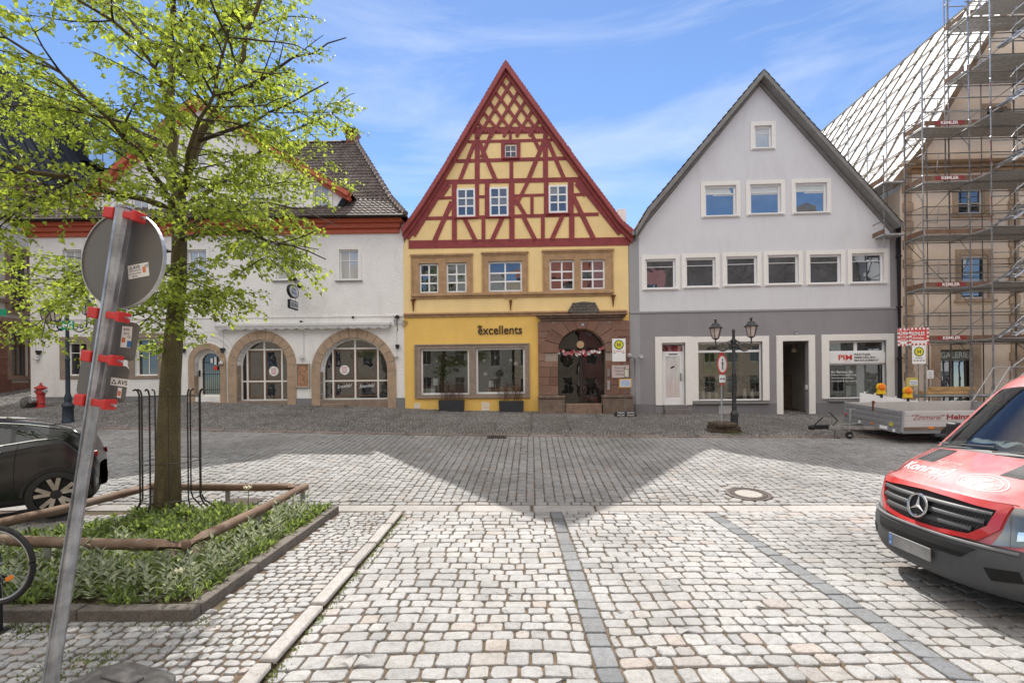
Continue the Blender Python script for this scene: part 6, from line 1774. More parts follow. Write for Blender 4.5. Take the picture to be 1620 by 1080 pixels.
for k in range(9):
 p0 = tl(300 + q.uniform(-22, 22), 200 + q.uniform(-14, 16), q.uniform(-.5, .1)); spray(p0, Vector((q.choice((-1, 1)), q.gauss(0, .4), q.gauss(0, .3))), q.uniform(.3, .5), .8)
for (px, py) in ((262, 470), (300, 470), (250, 530), (262, 550), (300, 545), (318, 530), (295, 500), (228, 540), (276, 556), (245, 505)):
 p0 = tl(270, py + 5); p1 = tl(px, py, q.uniform(-.5, .3))
 d = p1 - p0
 for k in range(3): spray(p0 + d * .3, d + Vector((q.gauss(0, .2), q.gauss(0, .3), q.gauss(0, .1))), q.uniform(.35, .6), .7)
lb_.v += tw.v and [] ; off_ = len(lb_.v); lb_.v += tw.v; lb_.f += [tuple(i + off_ for i in f) for f in tw.f]; lb_.m += tw.m
lb_.build('twigs', M_twig, tree, recalc=False)
cr = LV.build('crown', M_lime, tree)
N_LEAVES = len(LV.p)
M_guard = metal('tree_guard_iron', (0.045, 0.040, 0.036), .55, .5, var=.3)
gc = at(272, 800, TY - .02); gc.z = .1
tg = empty('tree_guard', gc, 0, 'dark iron guard of hooked bars round the trunk of the lime tree', 'tree guard')
RG = .42; ztop = at(272, 624, TY).z - .1; z1g = at(272, 728, TY).z - .1; z2g = at(272, 786, TY).z - .1
for k in range(10):
 a = 2 * math.pi * (k + .35) / 10; ca, sa = math.cos(a), math.sin(a)
 pts = [(ca * (RG + .26), sa * (RG + .26), -.05), (ca * (RG + .05), sa * (RG + .05), z2g - .12), (ca * RG, sa * RG, z2g), (ca * RG, sa * RG, ztop), (ca * (RG + .02), sa * (RG + .02), ztop + .07), (ca * (RG + .05), sa * (RG + .05), ztop + .09), (ca * (RG + .075), sa * (RG + .075), ztop + .075)]
 b = MB()
 for p, q2 in zip(pts, pts[1:]): b.bar(p, Vector(q2) + (Vector(q2) - Vector(p)).normalized() * .008, .024, .010, up=(-sa, ca, 0))
 b.build('bar', M_guard, tg)
for z in (z2g, z1g, ztop - .02):
 b = MB(); n_ = 36
 for k in range(n_):
  A, B = 2 * math.pi * k / n_, 2 * math.pi * (k + 1) / n_
  b.bar((RG * math.cos(A) * .98, RG * math.sin(A) * .98, z), (RG * math.cos(B) * .98, RG * math.sin(B) * .98, z), .009, .022, up=(math.cos(A), math.sin(A), 0))
 b.build('ring', M_guard, tg)
bed = empty('planting_bed', (-3.0, 4.5, PZ), 0, 'planted bed with a low rough concrete kerb beside the parking bays', 'flower bed')
def bk(x0, x1, y0, y1, z=.115):
 b = MB(); b.box(x0 + 3, x1 + 3, y0 - 4.5, y1 - 4.5, -.05, z)
 b.build('kerb', M_curbrough, bed, bevel=.012, seg=2)
for (x0, x1) in ((-4.02, -2.96), (-5.05, -4.03), (-6.08, -5.06), (-7.1, -6.09), (-8.2, -7.11)): bk(x0, x1, 4.44, 4.57, .115 + RND.uniform(-.006, .006))
for (y0, y1) in ((4.58, 5.6), (5.61, 6.6), (6.61, 7.6), (7.61, 8.2)): bk(-3.09, -2.955, y0, y1, .11 + RND.uniform(-.008, .008))
b = MB(); b.box(-6.2, -.1, .07, 2.35, -.06, .05); b.box(-3.2, -.09, 2.352, 3.62, -.06, .049)
b.build('soil', mat('garden_soil', (0.085, 0.06, 0.04), .95, .35, 14, .9, 30, .03), bed)
def bed_ok(x, y, m=.05): return (-9 < x < -3.1 - m and 4.58 + m < y < 6.85) or (-6.1 < x < -3.1 - m and 6.8 < y < 8.1)
GC = Leaves(); q = random.Random(9)
def clump(x, y, h, n, long_, wide, spread):
 for _ in range(n):
  a = q.uniform(0, 6.283); tilt = q.uniform(.15, 1.1)
  ax = Vector((math.cos(a) * tilt, math.sin(a) * tilt, 1.0 - .45 * tilt))
  z = q.uniform(0.02, h) ; r = spread * q.random()
  l = long_ * q.uniform(.6, 1.3)
  GC.add(Vector((x + math.cos(a) * r, y + math.sin(a) * r, .09 + z * .8)), ax, Vector((-math.cos(a), -math.sin(a), .9)), l, l * wide)
n_c = 0
while n_c < 820:
 x, y = q.uniform(-8.2, -3.1), q.uniform(4.6, 8.1)
 if not bed_ok(x, y): continue
 near_tree = math.hypot(x + 5.4, y - 7.7) < 1.3
 if near_tree: clump(x, y, .20, 20, .085, .5, .10)
 elif q.random() < .6: clump(x, y, q.uniform(.06, .17), 20, .105, .26, .08)
 else: clump(x, y, q.uniform(.06, .15), 16, .10, .35, .09)
 n_c += 1
for k in range(70):   # fringe over the kerb
 x, y = (-3.1, q.uniform(4.7, 8.1)) if k % 2 else (q.uniform(-8, -3.1), 4.6)
 clump(x, y, .12, 10, .10, .3, .06)
tag(GC.build('ground_cover', M_bed, None, .12, False), 'dense low green ground cover filling the planted bed', 'plants', kind='stuff')
def silver_mesh(seed):
 r = random.Random(seed); L_ = Leaves(); h = r.uniform(.22, .36)
 lean = Vector((r.gauss(0, .12), r.gauss(0, .12), 1)).normalized()
 nl = 6
 for i in range(nl):
  z = h * (i + .6) / nl; a0 = (i % 2) * 1.57 + r.uniform(-.3, .3)
  l = .15 * (1 - .5 * i / nl)
  for s_ in (0, math.pi):
   a = a0 + s_; up = .35 + .9 * i / nl
   L_.add(lean * z, Vector((math.cos(a), math.sin(a), up)), Vector((-math.cos(a) * up, -math.sin(a) * up, 1)), l * r.uniform(.8, 1.2), l * .33)
 for k in range(8):
  a = r.uniform(0, 6.28); l = r.uniform(.10, .17)
  L_.add(Vector((r.gauss(0, .02), r.gauss(0, .02), .02)), Vector((math.cos(a), math.sin(a), .55)), Vector((-math.cos(a) * .5, -math.sin(a) * .5, 1)), l, l * .34)
 return L_, h, lean
protos = []
for k in range(5):
 L_, h, lean = silver_mesh(100 + k)
 e = empty('silver_plant', (0, 0, 0), 0, "single silvery lamb's ear plant with woolly grey leaves in the planted bed", 'plant', "silvery lamb's ears in the planted bed")
 L_.build('foliage', M_silver, e, .15, False)
 b = MB(); b.tube([(0, 0, 0), lean * h], [.007, .004], 5); b.build('stem', M_silver, e); protos.append(e)
spots = []
while len(spots) < 170:
 r_ = q.random()
 if r_ < .62: x, y = q.uniform(-5.0, -3.25), q.uniform(4.72, 5.5)
 elif r_ < .86: x, y = -3.2 - abs(q.gauss(0, .25)), q.uniform(4.8, 7.9)
 else: x, y = q.uniform(-7.5, -4.6), q.uniform(4.7, 6.3)
 if bed_ok(x, y, .02) and all((x - a) ** 2 + (y - b_) ** 2 > .012 for a, b_ in spots): spots.append((x, y))
for i, (x, y) in enumerate(spots):
 o = protos[i] if i < 5 else copy_tree(protos[i % 5])
 o.location = (x, y, .09); o.rotation_euler = (0, 0, q.uniform(0, 6.28)); s_ = q.uniform(.7, 1.2); o.scale = (s_, s_, s_)
for k, (px, py, Y_) in enumerate(((392, 773, 7.3), (283, 906, 5.05))):
 p = at(px, py, Y_); e = empty('white_flower', (p.x, p.y, .1), 0, ('white ruffled flower standing alone near the back rail of the bed', 'small white flower among silver leaves at the front of the bed')[k], 'flower')
 h = p.z - .1; b = MB(); b.tube([(0, 0, 0), (.01, 0, h)], .006, 5); b.build('stem', M_bed, e)
 b = MB()
 for i in range(7):
  a = 6.28 * i / 7; c_, s_ = math.cos(a), math.sin(a); b.add([(0, 0, h - .02), (c_ * .05 - s_ * .03, s_ * .05 + c_ * .03, h + .015), (c_ * .055, s_ * .055, h + .05), (c_ * .05 + s_ * .03, s_ * .05 - c_ * .03, h + .015)], [(0, 1, 2, 3)])
 b.build('petals', mat('cream_petal', (.80, .77, .60), .7, .05, 5, 0), e, recalc=False)
fe = empty('rail_fence', (-3.64, 5.38, PZ), 0, 'low fence of round weathered timber rails round the lime tree bed', 'fence')
M_log = mat('weathered_round_timber', (0.165, 0.105, 0.07), .85, .25, 3, .5, 30, .008, stain=.5, stain_c=(.28, .24, .20))
M_post = metal('flat_steel_post', (0.42, 0.43, 0.44), .45, .7)
C = [at(294, 861, 5.4), at(483, 769, 8.45), at(240, 769, 8.62), at(-40, 836, 6.05)]
near_l = at(-60, 850, 5.85)
def rail(p, q2, n_=10, r=.064):
 b = MB(); p, q2 = p - fe.location, q2 - fe.location
 pts = [p.lerp(q2, i / n_) + Vector((0, 0, -.02 * math.sin(math.pi * i / n_) + RND.uniform(-.003, .003))) for i in range(n_ + 1)]
 b.tube(pts, [r * RND.uniform(.97, 1.03) for _ in pts], 12)
 for e_ in (p, q2): b.lathe([(.001, -r), (r * .7, -r * .7), (r * .99, 0), (r * .7, r * .7), (.001, r)], e_, 12)
 return b.build('rail', M_log, fe, smooth=True, angle=60)
rail(C[0], C[1]); rail(C[1] + Vector((0, 0, .002)), C[2]); rail(C[2] + Vector((0, 0, .004)), C[3]); rail(C[0] + Vector((0, 0, -.003)), near_l)
for p in (C[0] + Vector((-.02, .06, 0)), C[1] + Vector((0, -.1, 0)), C[2], C[0].lerp(C[1], .5), C[2].lerp(C[1], .5), C[0].lerp(near_l, .6)):
 p = p - fe.location; b = MB(); b.box(p.x - .04, p.x + .04, p.y - .01, p.y + .01, -.1, p.z - .03); b.build('post', M_post, fe)
WD = Leaves(); q = random.Random(21)
def weed(x, y, z, n, l, sp):
 for _ in range(n):
  a = q.uniform(0, 6.28); WD.add(Vector((x + q.gauss(0, sp), y + q.gauss(0, sp), z)), Vector((math.cos(a), math.sin(a), q.uniform(.4, 1.4))), Vector((-math.cos(a), -math.sin(a), .8)), l * q.uniform(.5, 1.3), l * .35)
for k in range(420):
 y = .4 + 7.8 * q.random() ** .8; weed(-1.845 + abs(q.gauss(0, .018)), y, -.005, q.randint(2, 6), .03, .02)
for k in range(260):
 x, y = q.uniform(-4.8, -2.2), q.uniform(2.8, 4.4); weed(x, y, PZ - .005, q.randint(1, 4), .022, .03)
for (cx_, cy_, n_) in ((-3.4, 3.85, 60), (-3.5, 3.6, 40), (-4.4, 4.3, 80), (-3.05, 4.42, 40)):
 for k in range(n_): weed(cx_ + q.gauss(0, .16), cy_ + q.gauss(0, .07), PZ - .005, 3, .035, .03)
for xb in (.72, 3.3):
 for k in range(150): y = q.uniform(.8, 8); weed(xb + q.choice((-1, 1)) * .105, y, -.006, 2, .02, .015)
for k in range(900):
 x, y = q.uniform(-1.8, 6), q.uniform(1.5, 8); weed(x, y, -.008, q.choice((1, 1, 2, 4)), .016, .014)
tag(WD.build('joint_weeds', leaf_mat('weed_leaf', (0.13, 0.17, 0.04), (1.2, 1.2, .7), .5, .6, 1.6), None, .1, False), 'small weeds growing in the joints of the setts', 'weeds', kind='stuff')
PB, PT = at(78, 1088, 2.93), at(197, 331, 2.93)
PB = PB + (PB - PT) * ((PB.z - 0.12) / (PT.z - PB.z))
ax = (PT - PB).normalized()
sp_ = empty('traffic_sign', (PB.x, PB.y, PZ), 0, 'leaning galvanised post with a round sign and two small plates seen from behind', 'traffic sign')
o_ = Vector(sp_.location)
M_galvp = metal('spangled_zinc', (0.40, 0.415, 0.43), .42, .65, var=.35)
M_back = mat('grey_sign_back', (0.155, 0.150, 0.138), .5, .05, 3, .04, 60, .002, .2)
M_rim = metal('bare_rim', (0.5, 0.5, 0.5), .4, .8)
M_clampred = mat('red_clamp', (0.56, 0.03, 0.025), .38, .06, 6, 0, fine=0)
b = MB(); b.tube([PB - o_, PT - o_], .0445, 10); b.lathe([(.046, 0), (.046, .015), (.02, .022)], PT - o_, 10); b.build('post', M_galvp, sp_, smooth=False)
hd = Vector((math.cos(math.radians(10)), -math.sin(math.radians(10)), 0)); hd = (hd - ax * hd.dot(ax)).normalized()
nb = hd.cross(ax).normalized()
if nb.y > 0: nb = -nb            # towards the viewer
def onpost(py):
 t = 0.5; lo, hi = 0, 1
 for _ in range(40):
  m = (lo + hi) / 2; p = PB.lerp(PT, m); yy = CY - F * ((p.z - CAMH) / p.y + p.x / p.y * ROLL)
  if yy > py: lo = m
  else: hi = m
 return PB.lerp(PT, lo)
def plate_at(px, py):
 u, v = ray(px, py); c = PB - nb * .065
 t = (c - Vector((0, 0, CAMH))).dot(nb) / Vector((u, 1, v)).dot(nb)
 return Vector((u * t, t, CAMH + v * t))
def rplate(c, w, h, r=.03, th=.003, n=5):
 out = []
 for (sx, sy) in ((1, 1), (-1, 1), (-1, -1), (1, -1)):
  q0 = {(1, 1): 0, (-1, 1): 1, (-1, -1): 2, (1, -1): 3}[(sx, sy)] * math.pi / 2
  for i in range(n): a = q0 + math.pi / 2 * i / (n - 1); out.append((sx * (w / 2 - r) + r * math.cos(a), sy * (h / 2 - r) + r * math.sin(a)))
 return out
def slab(mb, c, out, d0, d1):
 n = len(out); vs = [c + hd * x + ax * y + nb * d for d in (d1, d0) for x, y in out]
 mb.add(vs, [tuple(range(n)), tuple(range(2 * n - 1, n - 1, -1))] + [(i, n + i, n + (i + 1) % n, (i + 1) % n) for i in range(n)])
def mark(mb, c, vs, fs, d=.006, rot=0.0):
 ca, sa = math.cos(rot), math.sin(rot)
 mb.add([c + hd * (x * ca - y * sa) + ax * (x * sa + y * ca) + nb * d for x, y in vs], fs)
dc = plate_at(195, 411)
b = MB(); slab(b, dc - o_, [(.30 * math.cos(2 * math.pi * k / 48), .30 * math.sin(2 * math.pi * k / 48)) for k in range(48)], 0, .003); disc = b.build('round_sign', M_back, sp_)
b = MB(); N_ = 48
for k in range(N_):
 A, B = 2 * math.pi * k / N_, 2 * math.pi * (k + 1) / N_; b.bar(dc - o_ + hd * .3 * math.cos(A) + ax * .3 * math.sin(A), dc - o_ + hd * .3 * math.cos(B) + ax * .3 * math.sin(B), .006, .022, up=nb)
b.build('rim', M_rim, disc)
p2c, p3c = plate_at(182, 536), plate_at(163, 602)
pl2 = MB(); slab(pl2, p2c - o_, rplate(None, .335, .235), 0, .003); pl2 = pl2.build('supplementary_plate', M_back, sp_)
pl3 = MB(); slab(pl3, p3c - o_, rplate(None, .365, .225), 0, .003); pl3 = pl3.build('supplementary_plate', M_back, sp_)
M_ink = mat('black_ink', (0.02, 0.02, 0.02), .6, bump=0)
M_blue = mat('blue_print', (0.06, 0.18, 0.45), .5, bump=0)
M_orangep = mat('orange_print', (0.65, 0.22, 0.10), .5, bump=0)
def sticker(par, px, py, w, h, rot, items, name='sticker'):
 c = plate_at(px, py) - o_ + nb * .003
 b = MB(); mark(b, c, [(-w / 2, -h / 2), (w / 2, -h / 2), (w / 2, h / 2), (-w / 2, h / 2)], [(0, 1, 2, 3)], .0012, rot); s_ = b.build(name, M_paper, par, recalc=False)
 by = {}
 for (t_, x, y, tw_, th_, m_) in items:
  b = by.setdefault(m_.name, (MB(), m_))[0]
  if t_ is None: vs, fs = [(-tw_ / 2, -th_ / 2), (tw_ / 2, -th_ / 2), (tw_ / 2, th_ / 2), (-tw_ / 2, th_ / 2)], [(0, 1, 2, 3)]
  elif t_ == '^': vs, fs = [(-.5 * tw_, -.5 * th_), (-.08 * tw_, -.5 * th_), (-.29 * tw_, 0), (.08 * tw_, -.5 * th_), (.5 * tw_, -.5 * th_), (.29 * tw_, 0), (-.22 * tw_, .02 * th_), (.22 * tw_, .02 * th_), (0, .5 * th_)], [(0, 1, 2), (3, 4, 5), (6, 7, 8)]
  else: vs, fs = text_fit(t_, tw_, th_, offset=.012)
  mark(b, c, [(vx + x, vy + y) for vx, vy in vs], fs, .0022, rot)
 for b, m_ in by.values(): b.build('print', m_, s_, recalc=False)
 return s_
sticker(disc, 220, 428.5, .150, .085, .28, [('^', -.052, .024, .022, .02, M_ink), ('AVS', -.012, .024, .05, .02, M_ink), ('Verkehrssicherung', -.025, .004, .085, .009, M_ink), ('Nr. 274-30 RA2', -.025, -.014, .085, .008, M_ink), ('RAL', -.025, -.030, .04, .009, M_ink), (None, .042, .0, .022, .035, M_orangep), ('CE', .060, .022, .022, .016, M_ink)])
sticker(pl2, 201, 533, .075, .130, .06, [('AVS', -.004, .046, .045, .014, M_ink), ('2019', .0, .020, .04, .01, M_ink), (None, -.018, -.02, .026, .03, M_orangep), ('CE', .02, .0, .022, .016, M_ink), (None, .026, -.042, .032, .040, M_blue)])
sticker(pl3, 190.5, 604.5, .135, .048, .04, [('^', -.042, .0, .036, .030, M_ink), ('AVS', .020, .0, .072, .028, M_ink)])
sticker(pl3, 190, 621, .030, .062, .02, [(None, 0, -.004, .022, .03, M_orangep)])
for py in (341, 498, 566, 635):
 p = onpost(py) - o_
 b = MB()
 b.obox(p - hd * .062 + nb * .006, hd, nb, ax, .036, .040, .033); b.obox(p + hd * .055 + nb * .02, hd, nb, ax, .066, .012, .021)
 b.obox(p + hd * .108 + nb * .0, hd, nb, ax, .016, .038, .031)
 c_ = b.build('clamp', M_clampred, sp_, bevel=.006, seg=2)
 b = MB(); q0 = p + hd * .124 - nb * .002; b.tube([q0, q0 + hd * .03], .009, 6); b.build('bolt', M_rim, c_)
M_foot = mat('grey_recycled_foot', (0.115, 0.108, 0.10), .8, .3, 4, .6, 60, .01, stain=.5, stain_c=(.2, .19, .17))
b = MB()
fp = [(-.36, -.42), (.36, -.42), (.36, .34), (.24, .46), (-.24, .46), (-.36, .34)]
def lay(s_, z): return [(x * s_, y * s_, z) for x, y in fp]
vs = lay(1, 0) + lay(1, .075) + lay(.90, .105) + lay(.62, .115); n = 6; fs = []
for r in range(3): fs += [(r * n + i, r * n + (i + 1) % n, (r + 1) * n + (i + 1) % n, (r + 1) * n + i) for i in range(n)]
fs += [tuple(range(3 * n, 4 * n)), tuple(reversed(range(n)))]
b.add(vs, fs); b.box(-.16, .16, .20, .30, .112, .135); b.box(-.10, .10, -.12, .12, .10, .17)
ft = b.build('foot', M_foot, sp_, bevel=.015, seg=2); ft.location = (.03, .22, .004); ft.rotation_euler = (0, 0, -.35)
b = MB(); b.lathe([(.055, 0), (.075, .004), (.07, .01)], (.17, .10, .116), 20); b.lathe([(.054, .0), (.0, .001)], (.17, .10, .120), 20, caps=False); h_ = b.build('foot_socket', M_black, sp_); h_.location = ft.location; h_.rotation_euler = ft.rotation_euler
WB = at(-7, 894, 4.2)
bk_ = empty('bicycle', (WB.x, WB.y, PZ), 0, 'bicycle at the left edge with black tyre and amber spoke reflector', 'bicycle')
wz = WB.z - PZ; R_ = .345
M_tyre = mat('tyre_rubber', (0.022, 0.021, 0.02), .75, .25, 20, .5, 90, .004)
def wheel(x, z, parent):
 w = MB(); n = 56
 for k in range(n):
  pass
 pts = [(x + (R_ - .018) * math.cos(2 * math.pi * k / n), 0, z + (R_ - .018) * math.sin(2 * math.pi * k / n)) for k in range(n + 1)]
 w.tube(pts, .021, 8, caps=False); wo = w.build('wheel', M_tyre, parent, smooth=True)
 w = MB(); w.tube([(x + (R_ - .045) * math.cos(2 * math.pi * k / n), 0, z + (R_ - .045) * math.sin(2 * math.pi * k / n)) for k in range(n + 1)], .011, 6, caps=False); w.build('rim', metal('alu_rim', (.45, .45, .45), .4, .8), wo, smooth=True)
 w = MB()
 for k in range(32):
  a = 2 * math.pi * k / 32; a2 = a + (.35 if k % 2 else -.35); s_ = .03 if k % 4 < 2 else -.03
  w.tube([(x + .02 * math.cos(a2), s_, z + .02 * math.sin(a2)), (x + (R_ - .045) * math.cos(a), 0, z + (R_ - .045) * math.sin(a))], .0012, 3, caps=False)
 w.build('spokes', M_rim, wo); w = MB(); w.tube([(x, -.05, z), (x, .05, z)], .02, 10); w.build('hub', M_rim, wo, smooth=True); return wo
w1_ = wheel(0, wz, bk_)
rp_ = at(15, 914, 4.19) - Vector((WB.x, WB.y, PZ))
b = MB(); b.obox(rp_, (.85, 0, .45), (0, 1, 0), (-.45, 0, .85), .036, .006, .020); b.build('amber_reflector', mat('amber_plastic', (0.75, 0.22, 0.01), .25, .05, 5, 0, fine=0, spec=.7), w1_, bevel=.005)
tilt_ = math.atan2(wz - R_ - .02, 1.07)
rx, rz_ = -1.05, R_
w2_ = wheel(rx, rz_, bk_)
M_bike = mat('dark_green_bike', (0.02, 0.045, 0.035), .3, .1, 6, 0, spec=.6)
b = MB(); hx_, hz_ = -.20, wz + .50
for s_ in (-.05, .05): b.tube([(0, s_, wz), (-.09, s_, wz + .33), (-.12, s_ * .6, wz + .40)], .012, 8)
b.tube([(-.12, 0, wz + .38), (hx_ - .02, 0, hz_ + .08)], .018, 8); b.build('fork', M_bike, bk_, smooth=True)
b = MB(); bb = (-.62, 0, R_ + .08); st_ = (-.80, 0, R_ + .58)
b.tube([(-.14, 0, wz + .42), bb], .018, 8); b.tube([(-.17, 0, wz + .50), st_], .016, 8); b.tube([bb, st_], .016, 8)
for s_ in (-.05, .05): b.tube([bb, (rx, s_, rz_)], .010, 6); b.tube([st_, (rx, s_, rz_)], .009, 6)
b.build('frame', M_bike, bk_, smooth=True)
b = MB(); b.tube([(hx_ - .04, 0, hz_ + .08), (hx_ - .05, 0, hz_ + .16)], .013, 8); b.tube([(hx_ - .15, -.28, hz_ + .18), (hx_ - .05, -.10, hz_ + .17), (hx_ - .05, .10, hz_ + .17), (hx_ - .15, .28, hz_ + .18)], .012, 8); b.build('handlebar', M_rim, bk_, smooth=True)
b = MB(); b.tube([st_, (-.84, 0, R_ + .72)], .013, 8); b.lathe([(.02, 0), (.09, .02), (.10, .05), (.03, .07)], (-.86, 0, R_ + .71), 12); b.build('saddle', M_black, bk_, smooth=True)
b = MB(); b.lathe([(.09, -.008), (.09, .008)], (bb[0], -.04, bb[2]), 20, 'Y'); b.box(bb[0] - .01, bb[0] + .01, -.08, -.06, bb[2] - .17, bb[2]); b.box(bb[0] - .05, bb[0] + .05, -.15, -.06, bb[2] - .19, bb[2] - .17); b.build('crank', M_rim, bk_)
p = gp(13, 992, PZ)
ps = empty('bike_stand', (p.x - .02, 4.28, PZ), 0, 'short black post of a bicycle stand under the front wheel', 'bike stand')
b = MB(); b.box(-.035, .035, -.03, .03, 0, .50); b.box(-.07, .07, -.07, .07, 0, .012); b.build('post', M_black, ps, bevel=.006)
b = MB(); b.tube([(-.03, 0, .48), (-.30, 0, .40), (-.60, 0, .42)], .014, 8); b.tube([(-.03, -.05, .49), (.05, -.05, .46), (.05, .05, .46), (-.03, .05, .49)], .010, 6); b.build('wheel_holder', M_black, ps, smooth=True)
def catmull(P, t):
 n = len(P); t = min(max(t, 0), n - 1 - 1e-6); i = int(t); f = t - i
 a, b_, c, d = (np.asarray(P[max(i - 1, 0)], float), np.asarray(P[i], float), np.asarray(P[min(i + 1, n - 1)], float), np.asarray(P[min(i + 2, n - 1)], float))
 m1, m2 = (c - a) * .5, (d - b_) * .5
 dl = c - b_
 m1 = np.where(np.sign(m1) == np.sign(dl), np.clip(m1, -3 * abs(dl), 3 * abs(dl)), 0); m2 = np.where(np.sign(m2) == np.sign(dl), np.clip(m2, -3 * abs(dl), 3 * abs(dl)), 0)
 return (2 * f ** 3 - 3 * f ** 2 + 1) * b_ + (f ** 3 - 2 * f ** 2 + f) * m1 + (-2 * f ** 3 + 3 * f ** 2) * c + (f ** 3 - f ** 2) * m2
def grid_split(P, classify, skip=None):
 out = {}
 ni, nj = len(P), len(P[0])
 for i in range(ni - 1):
  for j in range(nj - 1):
   k = classify(i, j)
   if k is None: continue
   out.setdefault(k, []).append((i, j))
 res = {}
 for k, cells in out.items():
  ids = {}; mb = MB(); vs = []; fs = []
  def vid(i, j):
   if (i, j) not in ids: ids[(i, j)] = len(vs); vs.append(tuple(P[i][j]))
   return ids[(i, j)]
  for (i, j) in cells: fs.append((vid(i, j), vid(i + 1, j), vid(i + 1, j + 1), vid(i, j + 1)))
  mb.add(vs, fs); res[k] = mb
 return res
def paint(name, col, rough=.25, dust=0.0, dust_c=(.45, .40, .36), coat=1.0):
 m = bpy.data.materials.new(name); t = NT(m)
 c = col; r = rough
 if dust:
  f = t.ramp(t.noise(3.5, 7, .7), [(0.3, (0, 0, 0)), (0.8, (dust,) * 3)])
  c = t.mix(f, t.ramp(t.noise(1.5, 2), [(0, sc(col, .96)), (1, sc(col, 1.04))]), dust_c)
  r = t.ramp(t.noise(7, 5, .7), [(0.2, (rough,) * 3), (0.8, (min(1, rough + .3),) * 3)])
 t.done(t.bsdf(c, r, 0.0, None, .5, Coat_Weight=coat, Coat_Roughness=.06)); return m
M_carblack = paint('black_car_paint', (0.006, 0.0065, 0.009), .16, 0, coat=.12)
M_chrome = metal('bright_trim', (0.75, 0.75, 0.76), .12, 1.0, var=.03)
G_car = glass_front('tinted_car_glass', (0.008, 0.009, 0.009), .06)
M_carplastic = mat('black_cladding', (0.02, 0.02, 0.021), .6, .15, 9, .2, 120, .003)
car = empty('black_car', (-7.45, 8.80, PZ), math.pi, 'shiny black car parked behind the rail fence at the left edge', 'car')
car.rotation_euler = (0.06, 0, math.pi + math.radians(35))
CS = [(0.00, .72, .42, .66, .60, .80, .56, .84), (0.04, .90, .34, .84, .80, .98, .74, 1.01), (0.16, .93, .30, 1.02, .89, 1.26, .80, 1.30), (0.30, .925, .28, 1.16, .905, 1.40, .78, 1.42), (0.42, .93, .28, 1.26, .905, 1.43, .75, 1.455),
 (0.70, .935, .27, 1.25, .90, 1.50, .69, 1.54), (1.05, .935, .26, 1.19, .90, 1.56, .665, 1.62), (1.6, .935, .25, 1.12, .90, 1.60, .66, 1.67), (2.3, .935, .25, 1.06, .90, 1.60, .66, 1.68), (3.0, .935, .25, 1.02, .90, 1.52, .67, 1.60),
 (3.6, .93, .26, 1.00, .89, 1.12, .74, 1.16), (4.1, .92, .28, .92, .86, .99, .70, 1.02), (4.5, .85, .32, .80, .74, .84, .60, .86), (4.58, .6, .40, .64, .58, .66, .5, .67)]
ni = 92
def car_pt(t, v):
 x, w, z0, zb, wb, zr_e, wr, zt = catmull(CS, t)
 sec = [(w * .93, z0), (w * .985, z0 + .10), (w, z0 + (zb - z0) * .55), (w * .985, zb - .10), (wb * .975, zb), (wr + (wb - wr) * .45, zb + (zr_e - zb) * .58), (wr, zr_e), (wr * .72, zt - (zt - zr_e) * .22), (0, zt)]
 s_ = catmull(sec, v * 8)
 return Vector((x, s_[0], s_[1]))
P = []
nv_ = 33
for i in range(ni):
 t = (len(CS) - 1) * i / (ni - 1)
 row = [car_pt(t, j / (nv_ - 1)) for j in range(nv_)]
 P.append([Vector((p.x, p.y, p.z)) for p in row] + [Vector((p.x, -p.y, p.z)) for p in row[-2::-1]])
xx = [P[i][0].x for i in range(ni)]
def ccls(i, j):
 jj = j if j < nv_ - 1 else 2 * (nv_ - 1) - 1 - j
 x = (xx[i] + xx[i + 1]) / 2; v = (jj + .5) / (nv_ - 1) * 8
 if 4.25 < v < 5.85 and .62 < x < 3.25 and not (abs(x - 1.02) < .03) and not abs(x - 2.1) < .05: return 'side_window' if j < nv_ - 1 else 'side_window '
 if v > 6.1 and .36 < x < .98: return 'rear_window'
 if v > 6.1 and 2.95 < x < 3.6: return 'windscreen'
 if v < 1.0: return 'sill_cladding'
 return 'body'
cm = {'side_window ': G_car, 'body': M_carblack, 'side_window': G_car, 'rear_window': G_car, 'windscreen': G_car, 'sill_cladding': M_carplastic}
for k, mb in grid_split(P, ccls).items(): mb.build(k.strip(), cm[k], car, smooth=True, angle=50)
def belt(x, v, off=.008):
 t = np.interp(x, [c[0] for c in CS], range(len(CS))); p = car_pt(t, v / 8); return Vector((p.x, p.y + off, p.z))
